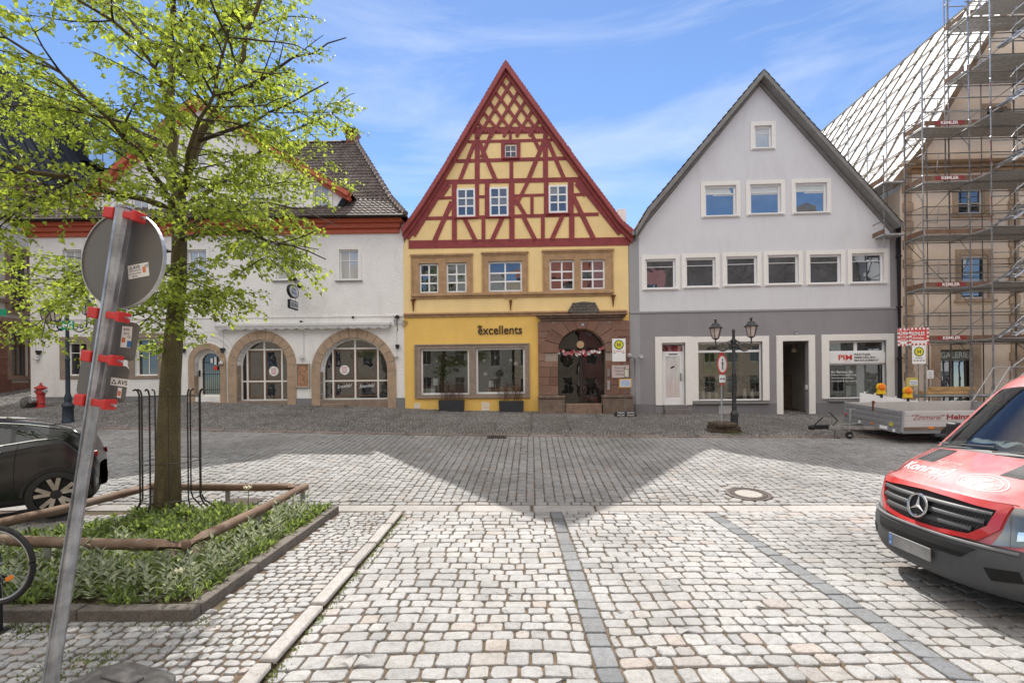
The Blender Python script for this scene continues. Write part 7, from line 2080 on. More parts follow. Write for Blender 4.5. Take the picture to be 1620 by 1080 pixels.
for sgn in (1, -1):
 for v, r_, nm in ((4.2, .011, 'belt_trim'), (5.92, .010, 'window_trim')):
  b = MB(); b.tube([Vector((belt(x, v).x, belt(x, v).y * sgn, belt(x, v).z)) for x in np.linspace(.50, 3.4, 24)], r_, 6); b.build(nm, M_chrome, car, smooth=True)
 b = MB(); b.tube([Vector((belt(x, 7.0, .0).x, sgn * .62, belt(x, 7.0).z + .03)) for x in np.linspace(1.0, 2.9, 14)], .016, 6); b.build('roof_rail', M_chrome, car, smooth=True)
 for xw in (.50, 3.4):
  b = MB(); zc_ = .39; n = 28
  pts = [(xw + .405 * math.cos(math.pi * (k / n)), sgn * .945, zc_ + .405 * math.sin(math.pi * k / n)) for k in range(n + 1)]
  for p, q2 in zip(pts, pts[1:]): b.bar(p, q2, .045, .03, up=(0, sgn, 0))
  arch_ = b.build('wheel_arch', M_carplastic, car)
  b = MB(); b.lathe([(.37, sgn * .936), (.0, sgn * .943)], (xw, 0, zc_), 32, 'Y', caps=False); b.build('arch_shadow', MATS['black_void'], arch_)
  b = MB(); b.lathe([(.27, sgn * .80), (.372, sgn * .78), (.385, sgn * .86), (.375, sgn * .94), (.34, sgn * .965), (.275, sgn * .962), (.265, sgn * .93)], (xw, 0, zc_ - .005), 40, 'Y', caps=False); wo = b.build('wheel', M_tyre, car, smooth=True)
  b = MB(); b.lathe([(.27, sgn * .955), (.262, sgn * .90), (.0, sgn * .88)], (xw, 0, zc_), 40, 'Y', caps=False); b.build('rim_barrel', MATS['black_void'], wo)
  b = MB()
  for k in range(5):
   a = 2 * math.pi * k / 5 + .2
   for da in (-.24, .24):
    p0_ = Vector((xw + .06 * math.cos(a), sgn * .945, zc_ + .06 * math.sin(a))); p1_ = Vector((xw + .262 * math.cos(a + da), sgn * .957, zc_ + .262 * math.sin(a + da)))
    b.bar(p0_, p1_, .055, .02, up=(0, sgn, 0))
  b.build('spokes', metal('machined_alloy', (.62, .60, .58), .28, .9), wo)
  b = MB(); b.lathe([(.075, sgn * .95), (.07, sgn * .967), (.0, sgn * .968)], (xw, 0, zc_), 16, 'Y', caps=False); b.build('hub_cap', M_carplastic, wo)
 b = MB(); p = belt(1.30, 3.3, .02); b.tube([(1.13, sgn * (p.y), p.z + .015), (1.20, sgn * (p.y + .02), p.z + .01), (1.38, sgn * (p.y + .02), p.z - .005), (1.44, sgn * p.y, p.z - .012)], .011, 6); b.build('door_handle', M_chrome, car, smooth=True)
 b = MB()
 for x in (.98, 2.06):
  pts = [Vector((belt(x + .02 * math.sin(v), v, .0).x, sgn * (belt(x, v, .0).y + .001), belt(x, v).z)) for v in np.linspace(1.0, 4.1, 14)]; b.tube(pts, .004, 4)
 b.build('door_gap', MATS['black_void'], car)
 b = MB(); b.obox((.10, sgn * .80, .98), (.5, sgn * .5, -.1), (.1, 0, 1), (0, 1, 0), .13, .05, .02); b.build('tail_light', mat('tail_red', (.28, .01, .01), .15, bump=0), car, bevel=.01)
M_vanred = paint('red_van_paint', (0.47, 0.028, 0.03), .32, .55, (.60, .36, .34))
M_vanred2 = paint('bright_red_surround', (0.52, 0.012, 0.014), .3, .05)
M_bumper = mat('grey_bumper_plastic', (0.062, 0.064, 0.068), .55, .12, 4, .15, 150, .002, stain=.25, stain_c=(.13, .12, .11))
G_screen = glass_clear('windscreen_glass', .075, (.74, .82, .79))
van = empty('red_van', (4.13, 5.02, 0), math.pi - .03, 'dusty red delivery van with white lettering on its bonnet', 'van')
VS = [(.30, .20, .80, .22), (.08, .26, .90, .30), (.01, .40, .965, .33), (.0, .56, .985, .34), (.035, .655, .99, .33), (.085, .70, .985, .31), (.11, .86, .975, .31), (.145, 1.015, .965, .31), (.19, 1.075, .955, .30), (.32, 1.15, .945, .25), (.50, 1.265, .94, .19), (.80, 1.40, .925, .15),
 (.88, 1.445, .915, .145), (1.19, 1.75, .88, .13), (1.48, 2.04, .845, .12), (1.58, 2.13, .835, .12), (1.76, 2.26, .815, .11), (2.1, 2.36, .80, .06), (3.0, 2.38, .80, 0), (4.4, 2.40, .80, 0), (5.75, 2.38, .80, 0)]
KB = {'bumper': (0, 5), 'front': (5, 8), 'bonnet': (8, 11.35), 'screen': (12, 14.9)}
def van_pt(t, s):
 d, z, hw, bl = catmull(VS, t)
 return Vector((-(d + bl * abs(s) ** 2.6), hw * s, z - (.06 if 8 < t < 18 else .0) * abs(s) ** 3 * min(1, max(0, (t - 8))) ))
def van_n(t, s):
 a = van_pt(t + .02, s) - van_pt(t - .02, s); c = van_pt(t, min(1, s + .01)) - van_pt(t, max(-1, s - .01)); n = a.cross(c).normalized()
 return n if n.x * 1 + n.z * .8 > 0 else -n
tt = []
for i in range(len(VS) - 1): tt += [i + k / 6 for k in range(6)]
tt.append(len(VS) - 1)
ss = [-1 + 2 * j / 48 for j in range(49)]
P = [[van_pt(t, s) for s in ss] for t in tt]
def vcls(i, j):
 t, s = tt[i] + 1 / 12, abs((ss[j] + ss[j + 1]) / 2)
 if t < 4.95: return 'bumper'
 if 12 < t < 14.9 and s < .93: return 'windscreen'
 if 11.35 < t < 12: return 'scuttle'
 if 12 < t < 14.9 or (t > 14.9): return 'cab_body'
 return 'bonnet'
vm = {'bumper': M_bumper, 'windscreen': G_screen, 'scuttle': M_black, 'cab_body': M_vanred, 'bonnet': M_vanred}
vparts = {}
for k, mb in grid_split(P, vcls).items(): vparts[k] = mb.build(k, vm[k], van, smooth=True, angle=45)
for sg in (1, -1):
 rows_ = []
 for t in tt:
  e = van_pt(t, sg)
  if t < 5:
   continue
  x = e.x; low = .42
  rows_.append([Vector((x, sg * np.interp(f, [0, .25, .6, 1], [abs(e.y), max(abs(e.y) + (.985 - abs(e.y)) * .55, .9), .985, .965]), e.z + (low - e.z) * f)) for f in (0, .1, .25, .42, .6, .8, 1)])
 mb_ = grid_split(rows_, lambda i, j: 'side_window' if (-2.6 < rows_[i][0].x < -1.3 and j in (0, 1)) else 'side_panel')
 for k, m_ in mb_.items(): m_.build(k, G_car if k == 'side_window' else M_vanred, van, smooth=True, angle=45)
 for xw in (-1.0, -4.6):
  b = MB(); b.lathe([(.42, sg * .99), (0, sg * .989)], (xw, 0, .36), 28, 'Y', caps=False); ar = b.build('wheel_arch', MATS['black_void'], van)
  b = MB(); b.lathe([(.20, sg * .74), (.34, sg * .74), (.345, sg * .95), (.30, sg * .985), (.20, sg * .97)], (xw, 0, .345), 32, 'Y', caps=False); wo = b.build('wheel', M_tyre, van, smooth=True)
  b = MB(); b.lathe([(.20, sg * .975), (.08, sg * .95), (.06, sg * .98), (0, sg * .98)], (xw, 0, .345), 24, 'Y', caps=False); b.build('rim', M_galv, wo, smooth=True)
 b = MB(); b.box(-1.42, -1.30, sg * .98, sg * 1.14, 1.40, 1.66); m_ = b.build('wing_mirror', M_black, van, bevel=.04, seg=3)
 b = MB(); b.bar((-1.30, sg * .90, 1.42), (-1.36, sg * 1.0, 1.46), .05, .06); b.build('mirror_arm', M_black, m_)
b = MB(); b.add([(-5.75, -.98, .4), (-5.75, .98, .4), (-5.75, .8, 2.37), (-5.75, -.8, 2.37)], [(0, 1, 2, 3)]); b.build('rear_door', M_vanred, van)
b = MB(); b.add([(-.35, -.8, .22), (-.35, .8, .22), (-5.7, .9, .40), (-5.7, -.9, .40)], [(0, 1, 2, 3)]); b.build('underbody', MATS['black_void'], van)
def fz(z):
 zs_ = [v[1] for v in VS[:9]]; return float(np.interp(z, zs_, range(9)))
def fp(y, z, off=.0):
 t = fz(z); s = y / catmull(VS, t)[2]; return van_pt(t, s) + van_n(t, s) * off
def patch(mb, outline, off, depth=.0):
 pts = [Vector((y, z)) for y, z in outline]
 ys_ = [p.x for p in pts]; zs_ = [p.y for p in pts]
 allp = list(pts); eds = [(i, (i + 1) % len(pts)) for i in range(len(pts))]
 from mathutils.geometry import delaunay_2d_cdt
 def ins(y, z):
  c = False
  for i in range(len(pts)):
   a, b_ = pts[i], pts[i - 1]
   if (a.y > z) != (b_.y > z) and y < (b_.x - a.x) * (z - a.y) / (b_.y - a.y) + a.x: c = not c
  return c
 y = min(ys_)
 while y < max(ys_):
  z = min(zs_)
  while z < max(zs_):
   if ins(y, z): allp.append(Vector((y, z)))
   z += .045
  y += .05
 ov_, oe_, of_ = delaunay_2d_cdt(allp, eds, [], 0, 1e-5)[:3]
 ff = [tuple(f) for f in of_ if ins(*(sum((ov_[i] for i in f), Vector((0, 0))) / 3))]
 base = [fp(p.x, p.y, off) for p in ov_]
 mb.add(base, ff)
 return mb
def band_on(mb, outer, inner, off, thick):
 n = len(outer); vs = []
 for (L_, o_2) in ((outer, off + thick), (inner, off + thick), (outer, off - .01), (inner, off - .02)): vs += [fp(y, z, o_2) for y, z in L_]
 fs = []
 for i in range(n):
  j = (i + 1) % n; fs += [(i, j, n + j, n + i), (2 * n + i, 2 * n + j, j, i), (n + i, n + j, 3 * n + j, 3 * n + i)]
 mb.add(vs, fs)
def dens(L_, m=5):
 out = []
 for a, b_ in zip(L_, L_[1:] + L_[:1]):
  out += [(a[0] + (b_[0] - a[0]) * k / m, a[1] + (b_[1] - a[1]) * k / m) for k in range(m)]
 return out
gin = dens([(-.66, 1.005), (-.30, 1.030), (0, 1.04), (.30, 1.030), (.66, 1.005), (.62, .86), (.50, .765), (.2, .735), (0, .73), (-.2, .735), (-.50, .765), (-.62, .86)])
gout_ = dens([(-.735, 1.055), (-.32, 1.07), (0, 1.072), (.32, 1.07), (.735, 1.055), (.70, .85), (.56, .715), (.22, .678), (0, .672), (-.22, .678), (-.56, .715), (-.70, .85)])
b = MB(); patch(b, gin, .006); grl = b.build('grille', M_black, van)
b = MB(); band_on(b, gout_, gin, .008, .022); b.build('grille_surround', M_vanred2, van, smooth=True, angle=40)
M_bar = mat('grille_bar_grey', (0.055, 0.057, 0.06), .45, .1, 6, .05)
for k, (z, hw) in enumerate(((.965, .64), (.885, .60), (.805, .52))):
 b = MB(); n = 24
 for i in range(n):
  y0_, y1_ = -hw + 2 * hw * i / n, -hw + 2 * hw * (i + 1) / n
  vs = []
  for y in (y0_, y1_): vs += [fp(y, z - .026, .010), fp(y, z - .012, .034), fp(y, z + .012, .030), fp(y, z + .026, .010)]
  b.add(vs, [(0, 1, 5, 4), (1, 2, 6, 5), (2, 3, 7, 6)])
 b.build('grille_bar', M_bar, grl, smooth=True, angle=60)
b = MB()
for z in (.925, .845, .765):
 for i in range(46):
  y = -.58 + 1.16 * i / 45
  if abs(y) < .14 or (z < .8 and abs(y) > .45): continue
  for dz in (-.008, .010): b.obox(fp(y + (.012 if dz > 0 else 0), z + dz, .012), (1, 0, 0), (0, 1, 0), (0, 0, 1), .003, .008, .006)
b.build('grille_mesh', M_bar, grl)
sc_ = fp(0, .885, .052); n_s = van_n(fz(.885), 0); ux = Vector((0, 1, 0)); uz = n_s.cross(ux).normalized(); uz = uz if uz.z > 0 else -uz
b = MB(); n = 40
b.tube([sc_ + ux * .115 * math.cos(2 * math.pi * k / n) + uz * .115 * math.sin(2 * math.pi * k / n) for k in range(n + 1)], .013, 8, caps=False)
for k in range(3):
 a = math.pi / 2 + 2 * math.pi * k / 3; tip = sc_ + (ux * math.cos(a) + uz * math.sin(a)) * .112; pr_ = (ux * -math.sin(a) + uz * math.cos(a))
 b.add([sc_ + n_s * .018, sc_ + pr_ * .022, tip, sc_ - pr_ * .022], [(0, 1, 2), (0, 2, 3)])
 a2 = a + math.pi / 3; q_ = sc_ + (ux * math.cos(a2) + uz * math.sin(a2)) * .026; b.add([sc_ + n_s * .018, sc_ + pr_ * .022, q_], [(0, 1, 2)])
em = b.build('star_emblem', metal('polished_chrome', (.62, .62, .63), .22, 1.0, var=.03), grl, recalc=False)
b = MB(); vs = [sc_ - n_s * .012 + ux * .12 * math.cos(2 * math.pi * k / n) + uz * .12 * math.sin(2 * math.pi * k / n) for k in range(n)]; b.add(vs, [tuple(range(n))]); b.build('emblem_backing', M_black, em)
for sg in (1, -1):
 ol = dens([(sg * .745, 1.045), (sg * .90, 1.06), (sg * .945, 1.05), (sg * .965, .92), (sg * .955, .80), (sg * .80, .735), (sg * .66, .70), (sg * .715, .84)], 4)
 b = MB(); patch(b, ol, .012); hl = b.build('headlight', glass_front('headlight_lens', (.17, .17, .16), .10), van, recalc=False, smooth=True)
 b = MB(); patch(b, dens([(sg * .80, .86), (sg * .90, .88), (sg * .915, .82), (sg * .80, .785)], 4), .018); b.build('lamp_reflector', M_chrome, hl, recalc=False)
 b = MB(); patch(b, dens([(sg * .66, .50), (sg * .86, .53), (sg * .88, .44), (sg * .70, .40)], 4), .006); b.build('fog_light', MATS['black_void'], van, recalc=False)
b = MB(); patch(b, dens([(-.60, .635), (0, .648), (.60, .635), (.50, .535), (-.50, .535)], 6), .006); b.build('air_intake', MATS['black_void'], van, recalc=False)
b = MB(); n = 30
b.tube([fp(-.84 + 1.68 * k / n, .668, .012) for k in range(n + 1)], .016, 8); b.build('bumper_ledge', mat('light_bumper_edge', (0.17, .17, .175), .5, .1, 4, .1), van, smooth=True)
pc = fp(.0, .47, .02)
b = MB(); b.box(pc.x, pc.x + .018, -.27, .27, .405, .535); npl = b.build('number_plate', mat('blurred_plate', (0.28, .275, .27), .5, .35, 2.5, 0), van, bevel=.004)
b = MB(); b.box(pc.x + .0185, pc.x + .0195, -.262, -.215, .412, .528); eb = b.build('blue_band', M_blue, npl)
b = MB(); v_, f_ = text_fit('D', .02, .03, offset=.02); b.add([(pc.x + .0200, -.238 + x, .44 + y) for x, y in v_], f_)
for k in range(12):
 a = 2 * math.pi * k / 12; cy_, cz_ = -.238 + .014 * math.cos(a), .498 + .014 * math.sin(a); b.add([(pc.x + .0200, cy_ - .003, cz_ - .003), (pc.x + .0200, cy_ + .003, cz_ - .003), (pc.x + .0200, cy_, cz_ + .003)], [(0, 1, 2)])
b.build('band_print', M_paper, eb, recalc=False)
def hp(s, t, off=.0): return van_pt(t, s) + van_n(t, s) * off
for sg in (1, -1):
 b = MB()
 for k in range(8):
  t0, t1 = 10.15 + .105 * k, 10.15 + .105 * (k + .55)
  s0, s1 = .42, .74
  b.add([hp(sg * s0, t0, .004), hp(sg * s1, t0 + .02, .004), hp(sg * s1, t1 + .02, .012), hp(sg * s0, t1, .012)], [(0, 1, 2, 3)])
 b.add([hp(sg * .40, 10.08, .003), hp(sg * .57, 10.10, .003), hp(sg * .76, 10.12, .003), hp(sg * .74, 11.05, .003), hp(sg * .57, 11.03, .003), hp(sg * .42, 11.0, .003)], [(0, 1, 4, 5), (1, 2, 3, 4)])
 b.build('bonnet_vent', M_black, van, recalc=False)
 b = MB(); b.tube([hp(sg * .84, 8.0 + 3.3 * k / 16, .001) for k in range(17)], .0035, 4); b.build('shut_line', mat('dark_gap', (.10, .02, .02), .8, bump=0), van)
b = MB(); b.tube([fp(-.75 + 1.5 * k / 24, 1.078, .001) for k in range(25)], .003, 4); b.build('shut_line', MATS['dark_gap'], van)
for (s0, s1) in ((-.75, -.05), (.0, .72)):
 b = MB(); b.tube([hp(s0, 11.7, .03), hp((s0 + s1) / 2, 12.0, .035), hp(s1, 12.12, .02)], .010, 5); b.build('wiper', M_black, van, smooth=True)
def on_bonnet(vs, fs, s0, t0, ks, kt, off=.004):
 b = MB(); b.add([hp(s0 + x * ks, t0 + y * kt, off) for x, y in vs], fs); return b
M_lettw = mat('white_foil', (.80, .76, .75), .5, .05, 9, 0)
M_lettp = mat('faint_pink_foil', (.66, .33, .31), .5, .1, 9, 0)
def bl(txt, s0, t0, w, h, m, name='bonnet_lettering', **k):
 vs, fs = text_fit(txt, w, h, **k); on_bonnet(vs, fs, s0, t0, 1, 1).build(name, m, vparts['bonnet'], recalc=False)
bl('Konrad', -.40, 9.62, .76, .62, M_lettw, offset=.02, shear=.12, resolution=4)
bl('Heinz', -.22, 10.2, .36, .36, M_lettp, shear=.3, offset=.005)
bl('ZIMMEREI', -.40, 9.06, .62, .22, M_lettp, spacing=1.2)
def ring_on(s0, t0, r, w, m, name):
 b = MB(); n = 56; ks = 1;
 for k in range(n):
  A, B = 2 * math.pi * k / n, 2 * math.pi * (k + 1) / n
  q4 = []
  for (rr_, a) in ((r, A), (r, B), (r - w, B), (r - w, A)): q4.append(hp(s0 + rr_ * math.cos(a), t0 + rr_ * 2.55 * math.sin(a), .004))
  b.add(q4, [(0, 1, 2, 3)])
 return b.build(name, m, vparts['bonnet'], recalc=False)
rg_ = ring_on(.36, 9.42, .235, .009, M_lettw, 'round_emblem')
b = MB()
for k in range(40):
 A, B = math.radians(-60 + 300 * k / 40), math.radians(-60 + 300 * (k + 1) / 40); b.add([hp(.36 + rr_ * math.cos(a), 9.42 + rr_ * 2.55 * math.sin(a), .004) for rr_, a in ((.185, A), (.185, B), (.178, B), (.178, A))], [(0, 1, 2, 3)])
def strk(p, q_, w):
 d = Vector((q_[0] - p[0], (q_[1] - p[1]) / 2.55)).normalized(); nx, ny = -d.y * w, d.x * w * 2.55
 b.add([hp(p[0] + nx, p[1] + ny, .0042), hp(p[0] - nx, p[1] - ny, .0042), hp(q_[0] - nx, q_[1] - ny, .0042), hp(q_[0] + nx, q_[1] + ny, .0042)], [(0, 1, 2, 3)])
strk((.17, 9.42), (.50, 9.44), .006); strk((.30, 9.12), (.31, 9.72), .018); strk((.31, 9.40), (.42, 9.74), .016); strk((.32, 9.44), (.44, 9.10), .014); strk((.24, 9.30), (.30, 9.62), .008)
for k in range(14):
 A, B = 2 * math.pi * k / 14, 2 * math.pi * (k + 1) / 14; b.add([hp(.515 + rr_ * math.cos(a), 9.445 + rr_ * 2.55 * math.sin(a), .0044) for rr_, a in ((.018, A), (.018, B), (.011, B), (.011, A))], [(0, 1, 2, 3)])
b.build('emblem_print', M_lettw, rg_, recalc=False)
vs, fs = text_fit('Heinz Konrad', 1.1, .75, shear=.3, offset=.02); b = MB(); b.add([hp(.12 + x, 16.15 + y, .004) for x, y in vs], fs); b.build('roof_lettering', M_lettw, vparts['cab_body'], recalc=False)
b = MB()
b.add([(-.95, -.82, 1.44), (-.95, .82, 1.44), (-1.45, .84, 1.49), (-1.45, -.84, 1.49), (-1.55, -.86, .9), (-1.55, .86, .9)], [(0, 1, 2, 3), (3, 2, 5, 4)]); b.build('dashboard', mat('dash_grey', (.06, .06, .062), .7, .1), van, recalc=False)
b = MB(); b.add([(-2.75, -.84, .6), (-2.75, .84, .6), (-2.75, .75, 2.25), (-2.75, -.75, 2.25), (-1.7, -.86, .6), (-1.7, .86, .6)], [(0, 1, 2, 3), (0, 1, 5, 4)]); b.build('bulkhead', mat('cab_dark', (.09, .10, .10), .8, .3, 3), van, recalc=False)
for y in (-.45, .42):
 b = MB(); b.box(-2.55, -2.2, y - .25, y + .25, .85, 1.75); b.box(-2.5, -2.25, y - .12, y + .12, 1.76, 1.98); b.build('seat', mat('seat_cloth', (.07, .075, .08), .9, .2), van, bevel=.05, seg=2)
b = MB(); n = 30; b.tube([(-1.78 + .05 * math.sin(2 * math.pi * k / n), .42 + .19 * math.cos(2 * math.pi * k / n), 1.38 + .17 * math.sin(2 * math.pi * k / n)) for k in range(n + 1)], .016, 6, caps=False); b.build('steering_wheel', M_black, van, smooth=True)
vw_ = Matrix.Translation(van.location) @ Matrix.Rotation(van.rotation_euler.z, 4, 'Z')
def loose(name, lx, ly, lz, label, cat, rz=0.0, group=None):
 return empty(name, vw_ @ Vector((lx, ly, lz)), van.rotation_euler.z + rz, label, cat, group)
for k, (x, y, w_, h_, rz_) in enumerate(((-1.14, -.40, .30, .21, .2), (-1.18, -.02, .34, .24, -.15), (-1.17, .36, .36, .26, .1))):
 e = loose('paper_sheet', x, y, 1.475, ('white paper at the far end of the van dashboard', 'white crumpled paper in the middle of the van dashboard', 'large white paper on the near side of the van dashboard')[k], 'paper', rz_)
 b = MB(); N_ = 6; vs = []; fs = []
 for i in range(N_ + 1):
  for j in range(N_ + 1): vs.append((-h_ / 2 + h_ * i / N_, -w_ / 2 + w_ * j / N_, .02 + .035 * math.sin(i * 1.1 + k) * math.cos(j * .9 + k * 2)))
 fs = [(i * (N_ + 1) + j, (i + 1) * (N_ + 1) + j, (i + 1) * (N_ + 1) + j + 1, i * (N_ + 1) + j + 1) for i in range(N_) for j in range(N_)]
 b.add(vs, fs); b.build('sheet', M_paper, e, recalc=False)
e = loose('work_helmet', -1.95, -.60, 1.80, 'yellow-green work helmet hanging inside the van cab', 'helmet')
b = MB(); b.lathe([(.15, 0), (.125, .02), (.12, .08), (.08, .14), (.0, .16)], (0, 0, 0), 20, caps=False); b.build('shell', mat('helmet_yellow', (.45, .50, .06), .5, .2, 9, 0), e, smooth=True)
b = MB(); b.lathe([(.126, .03), (.124, .055)], (0, 0, 0), 20, caps=False); b.build('band', M_redpaint, e)
def planter(px0, px1, y0, y1, label, seed):
 a, c = gp(px0, y1 - 1), gp(px1, y1)
 ctr = (a + c) / 2; w = (c - a).length; h = (y1 - y0) / 37.5
 e = empty('planter', ctr + E2 * .18, -TH, label, 'planter')
 b = MB(); vs = [(-w / 2 + .02, -.18, 0), (w / 2 - .02, -.18, 0), (w / 2 - .02, .18, 0), (-w / 2 + .02, .18, 0), (-w / 2, -.20, h), (w / 2, -.20, h), (w / 2, .20, h), (-w / 2, .20, h), (-w / 2 + .03, -.17, h), (w / 2 - .03, -.17, h), (w / 2 - .03, .17, h), (-w / 2 + .03, .17, h), (-w / 2 + .03, -.17, h - .06), (w / 2 - .03, -.17, h - .06), (w / 2 - .03, .17, h - .06), (-w / 2 + .03, .17, h - .06)]
 fs = [(0, 1, 5, 4), (1, 2, 6, 5), (2, 3, 7, 6), (3, 0, 4, 7)] + [(4 + i, 4 + (i + 1) % 4, 8 + (i + 1) % 4, 8 + i) for i in range(4)] + [(8 + i, 8 + (i + 1) % 4, 12 + (i + 1) % 4, 12 + i) for i in range(4)] + [(12, 13, 14, 15)]
 b.add(vs, fs); b.build('box', mat('anthracite_planter', (0.035, 0.036, 0.042), .6, .15, 6, .1, 90, .003), e)
 r = random.Random(seed); b = MB(); L_ = Leaves()
 for k in range(46):
  x, y = r.uniform(-w / 2 + .06, w / 2 - .06), r.uniform(-.13, .13); hh = r.uniform(.35, .85)
  p = Vector((x, y, h - .08)); pts = [p]; d = Vector((r.gauss(0, .16), r.gauss(0, .16), 1)).normalized()
  for i in range(4): d = (d + Vector((r.gauss(0, .10), r.gauss(0, .10), .1))).normalized(); pts.append(pts[-1] + d * hh / 4)
  b.tube(pts, [.006, .005, .004, .003, .002], 4, caps=False)
  for i in range(2, 5):
   for q_ in range(3):
    d2 = Vector((r.gauss(0, 1), r.gauss(0, 1), .7)).normalized(); b.tube([pts[i], pts[i] + d2 * r.uniform(.08, .2)], [.003, .0015], 3, caps=False)
    L_.add(pts[i] + d2 * .1, d2, Vector((r.gauss(0, 1), r.gauss(0, 1), 1)), .035, .02)
 b.build('dry_stems', mat('reddish_stem', (.16, .085, .06), .85, .3), e, recalc=False)
 L_.build('sparse_leaves', leaf_mat('brown_leaf', (.14, .09, .05), (1.2, 1, .8), .4), e)
planter(693.5, 733.5, 634, 652, 'low anthracite planter of dry reddish stems under the left half of the yellow shop window', 3)
planter(789.5, 828.5, 635, 653, 'low anthracite planter of dry reddish stems under the right half of the yellow shop window', 4)
M_lampiron = metal('dark_lamp_iron', (0.055, 0.056, 0.058), .55, .5, var=.2)
M_lampblue = metal('blue_black_lamp_iron', (0.030, 0.042, 0.058), .45, .4, var=.2)
M_lglass = mat('lantern_pane', (.52, .44, .40), .2, .2, 12, 0, spec=.6, fine=0)
def lantern(par, c, m, s=1.0):
 x, y, z = c; b = MB()
 b.lathe([(.03 * s, -.05 * s), (.09 * s, -.02 * s), (.115 * s, 0)], c, 6)
 for k in range(6):
  a = 2 * math.pi * k / 6; b.bar((x + .115 * s * math.cos(a), y + .115 * s * math.sin(a), z), (x + .20 * s * math.cos(a), y + .20 * s * math.sin(a), z + .36 * s), .018 * s)
 b.lathe([(.235 * s, .355 * s), (.24 * s, .375 * s), (.17 * s, .43 * s), (.12 * s, .50 * s), (.11 * s, .53 * s), (.03 * s, .555 * s)], c, 12)
 b.lathe([(.015 * s, .55 * s), (.05 * s, .60 * s), (.02 * s, .63 * s), (.07 * s, .66 * s), (.0, .66 * s)], c, 8)
 o = b.build('lantern', m, par, smooth=True, angle=30)
 b = MB(); b.lathe([(.108 * s, .005), (.19 * s, .352 * s)], c, 6, caps=False); b.build('lantern_glass', M_lglass, o)
 b = MB(); b.lathe([(.03 * s, .05 * s), (.05 * s, .15 * s), (.03 * s, .24 * s)], c, 8); b.build('bulb', M_paper, o, smooth=True)
 return o
def lamp_post(p, H, m, label, arms, base_r=.125, s=.9, rz=0.0):
 e = empty('street_lamp', p, rz, label, 'street lamp')
 b = MB(); b.lathe([(base_r, 0), (base_r, .06), (base_r * .88, .10), (base_r * .86, .52), (base_r * 1.0, .56), (base_r * .95, .62), (base_r * .55, .70), (base_r * .62, .82), (base_r * .5, .92), (.065, 1.0), (.060, H * .55), (.075, H * .56), (.055, H * .58), (.050, H - .62), (.085, H - .58), (.06, H - .53), (.10, H - .44), (.10, H - .38), (.05, H - .34), (.035, H - .12), (.055, H - .08), (.03, H - .04), (.0, H)], (0, 0, 0), 16); b.build('post', m, e, smooth=True, angle=35)
 for (dx, dy, dz) in arms:
  d = Vector((dx, dy, 0)); L_ = d.length; d.normalize(); z0 = H - .46
  pts = [Vector((0, 0, z0)) + d * .05, Vector((0, 0, z0 - .20)) + d * (L_ * .35), Vector((0, 0, z0 - .26)) + d * (L_ * .62), Vector((0, 0, z0 - .18)) + d * (L_ * .88), Vector((0, 0, z0 + .0)) + d * L_, Vector((0, 0, z0 + dz)) + d * L_]
  P_ = [Vector(catmull([tuple(q_) for q_ in pts], t)) for t in np.linspace(0, 5, 22)]
  b = MB(); b.tube(P_, .022, 8)
  for (cx, cz, r0, turns, sg_) in ((.42, -.10, .13, 1.4, 1), (.70, -.10, .09, 1.2, -1), (.20, -.02, .09, 1.2, 1)):
   sp = []
   for i in range(26):
    a = turns * 2 * math.pi * i / 25; rr = r0 * (1 - .8 * i / 25); sp.append(Vector((0, 0, z0 + cz + rr * math.sin(a))) + d * (L_ * cx + sg_ * rr * math.cos(a)))
   b.tube(sp, .011, 6)
  b.build('arm', m, e, smooth=True)
  lantern(e, (d.x * L_, d.y * L_, z0 + dz + .04), m, s)
 return e
lp = gp(1162, 684)
sc2 = F / lp.y
H1 = (684 - 519) / sc2
lamp_post(lp, H1, M_lampiron, 'dark street lamp with two lanterns on scrolled arms in front of the lilac house', [(-28 / sc2, 0, .10), (27.5 / sc2, 0, .14)], rz=-TH)
l2 = gp(108, 669); s2 = F / l2.y
lamp_post(l2, (669 - 490) / s2, M_lampblue, 'blue-black street lamp with lanterns beside the red hydrant at the left', [(.46, .22, .30), (-.46, -.22, -.02), (.1, -.5, -.02)], .17)
g0 = at(107, 514.5, l2.y - .55)
e = empty('escape_sign', g0, 0, 'green escape sign with white arrow and running figure on the left lamp', 'sign')
b = MB(); b.box(-.21, .21, 0, .012, -.14, .14); pl_s = b.build('plate', mat('escape_green', (.0, .22, .10), .5, .05, 5, 0, fine=0), e, bevel=.004)
b = MB()
for poly in ([(-.19, 0), (-.11, .08), (-.11, .03), (-.02, .03), (-.02, -.03), (-.11, -.03), (-.11, -.08)], [(.03, -.11), (.06, -.02), (.05, .04), (.10, .06), (.15, .02), (.17, .03), (.11, .08), (.04, .06), (.02, -.02), (.0, -.09)], [(.08, -.02), (.13, -.06), (.11, -.12), (.14, -.12), (.165, -.05), (.11, 0)]): b.prism(poly, -.004, -.001)
b.lathe([(.026, -.001), (.026, -.004)], (.13, 0, .105), 12, 'Y'); b.build('pictogram', M_paper, pl_s)
b = MB(); b.bar((0, .02, 0), (0, .55, -.02), .02); b.build('bracket', M_lampblue, e)
g1 = at(5, 494, 14.0)
e = empty('escape_sign', Vector((g1.x, g1.y, g1.z)), 0, 'green sign half hidden in leaves on a mast at the very left edge', 'sign')
b = MB(); b.box(-.2, .10, 0, .012, -.1, .1); b.build('plate', MATS['escape_green'], e, bevel=.004)
b = MB(); zz_ = g(g1.x, g1.y) - g1.z; b.tube([(-.28, .04, zz_), (-.28, .04, .3)], .04, 10); b.bar((-.28, .04, 0), (0, .02, 0), .03); b.build('mast', M_lampblue, e, smooth=True)
hp_ = gp(65, 645); sh = F / hp_.y
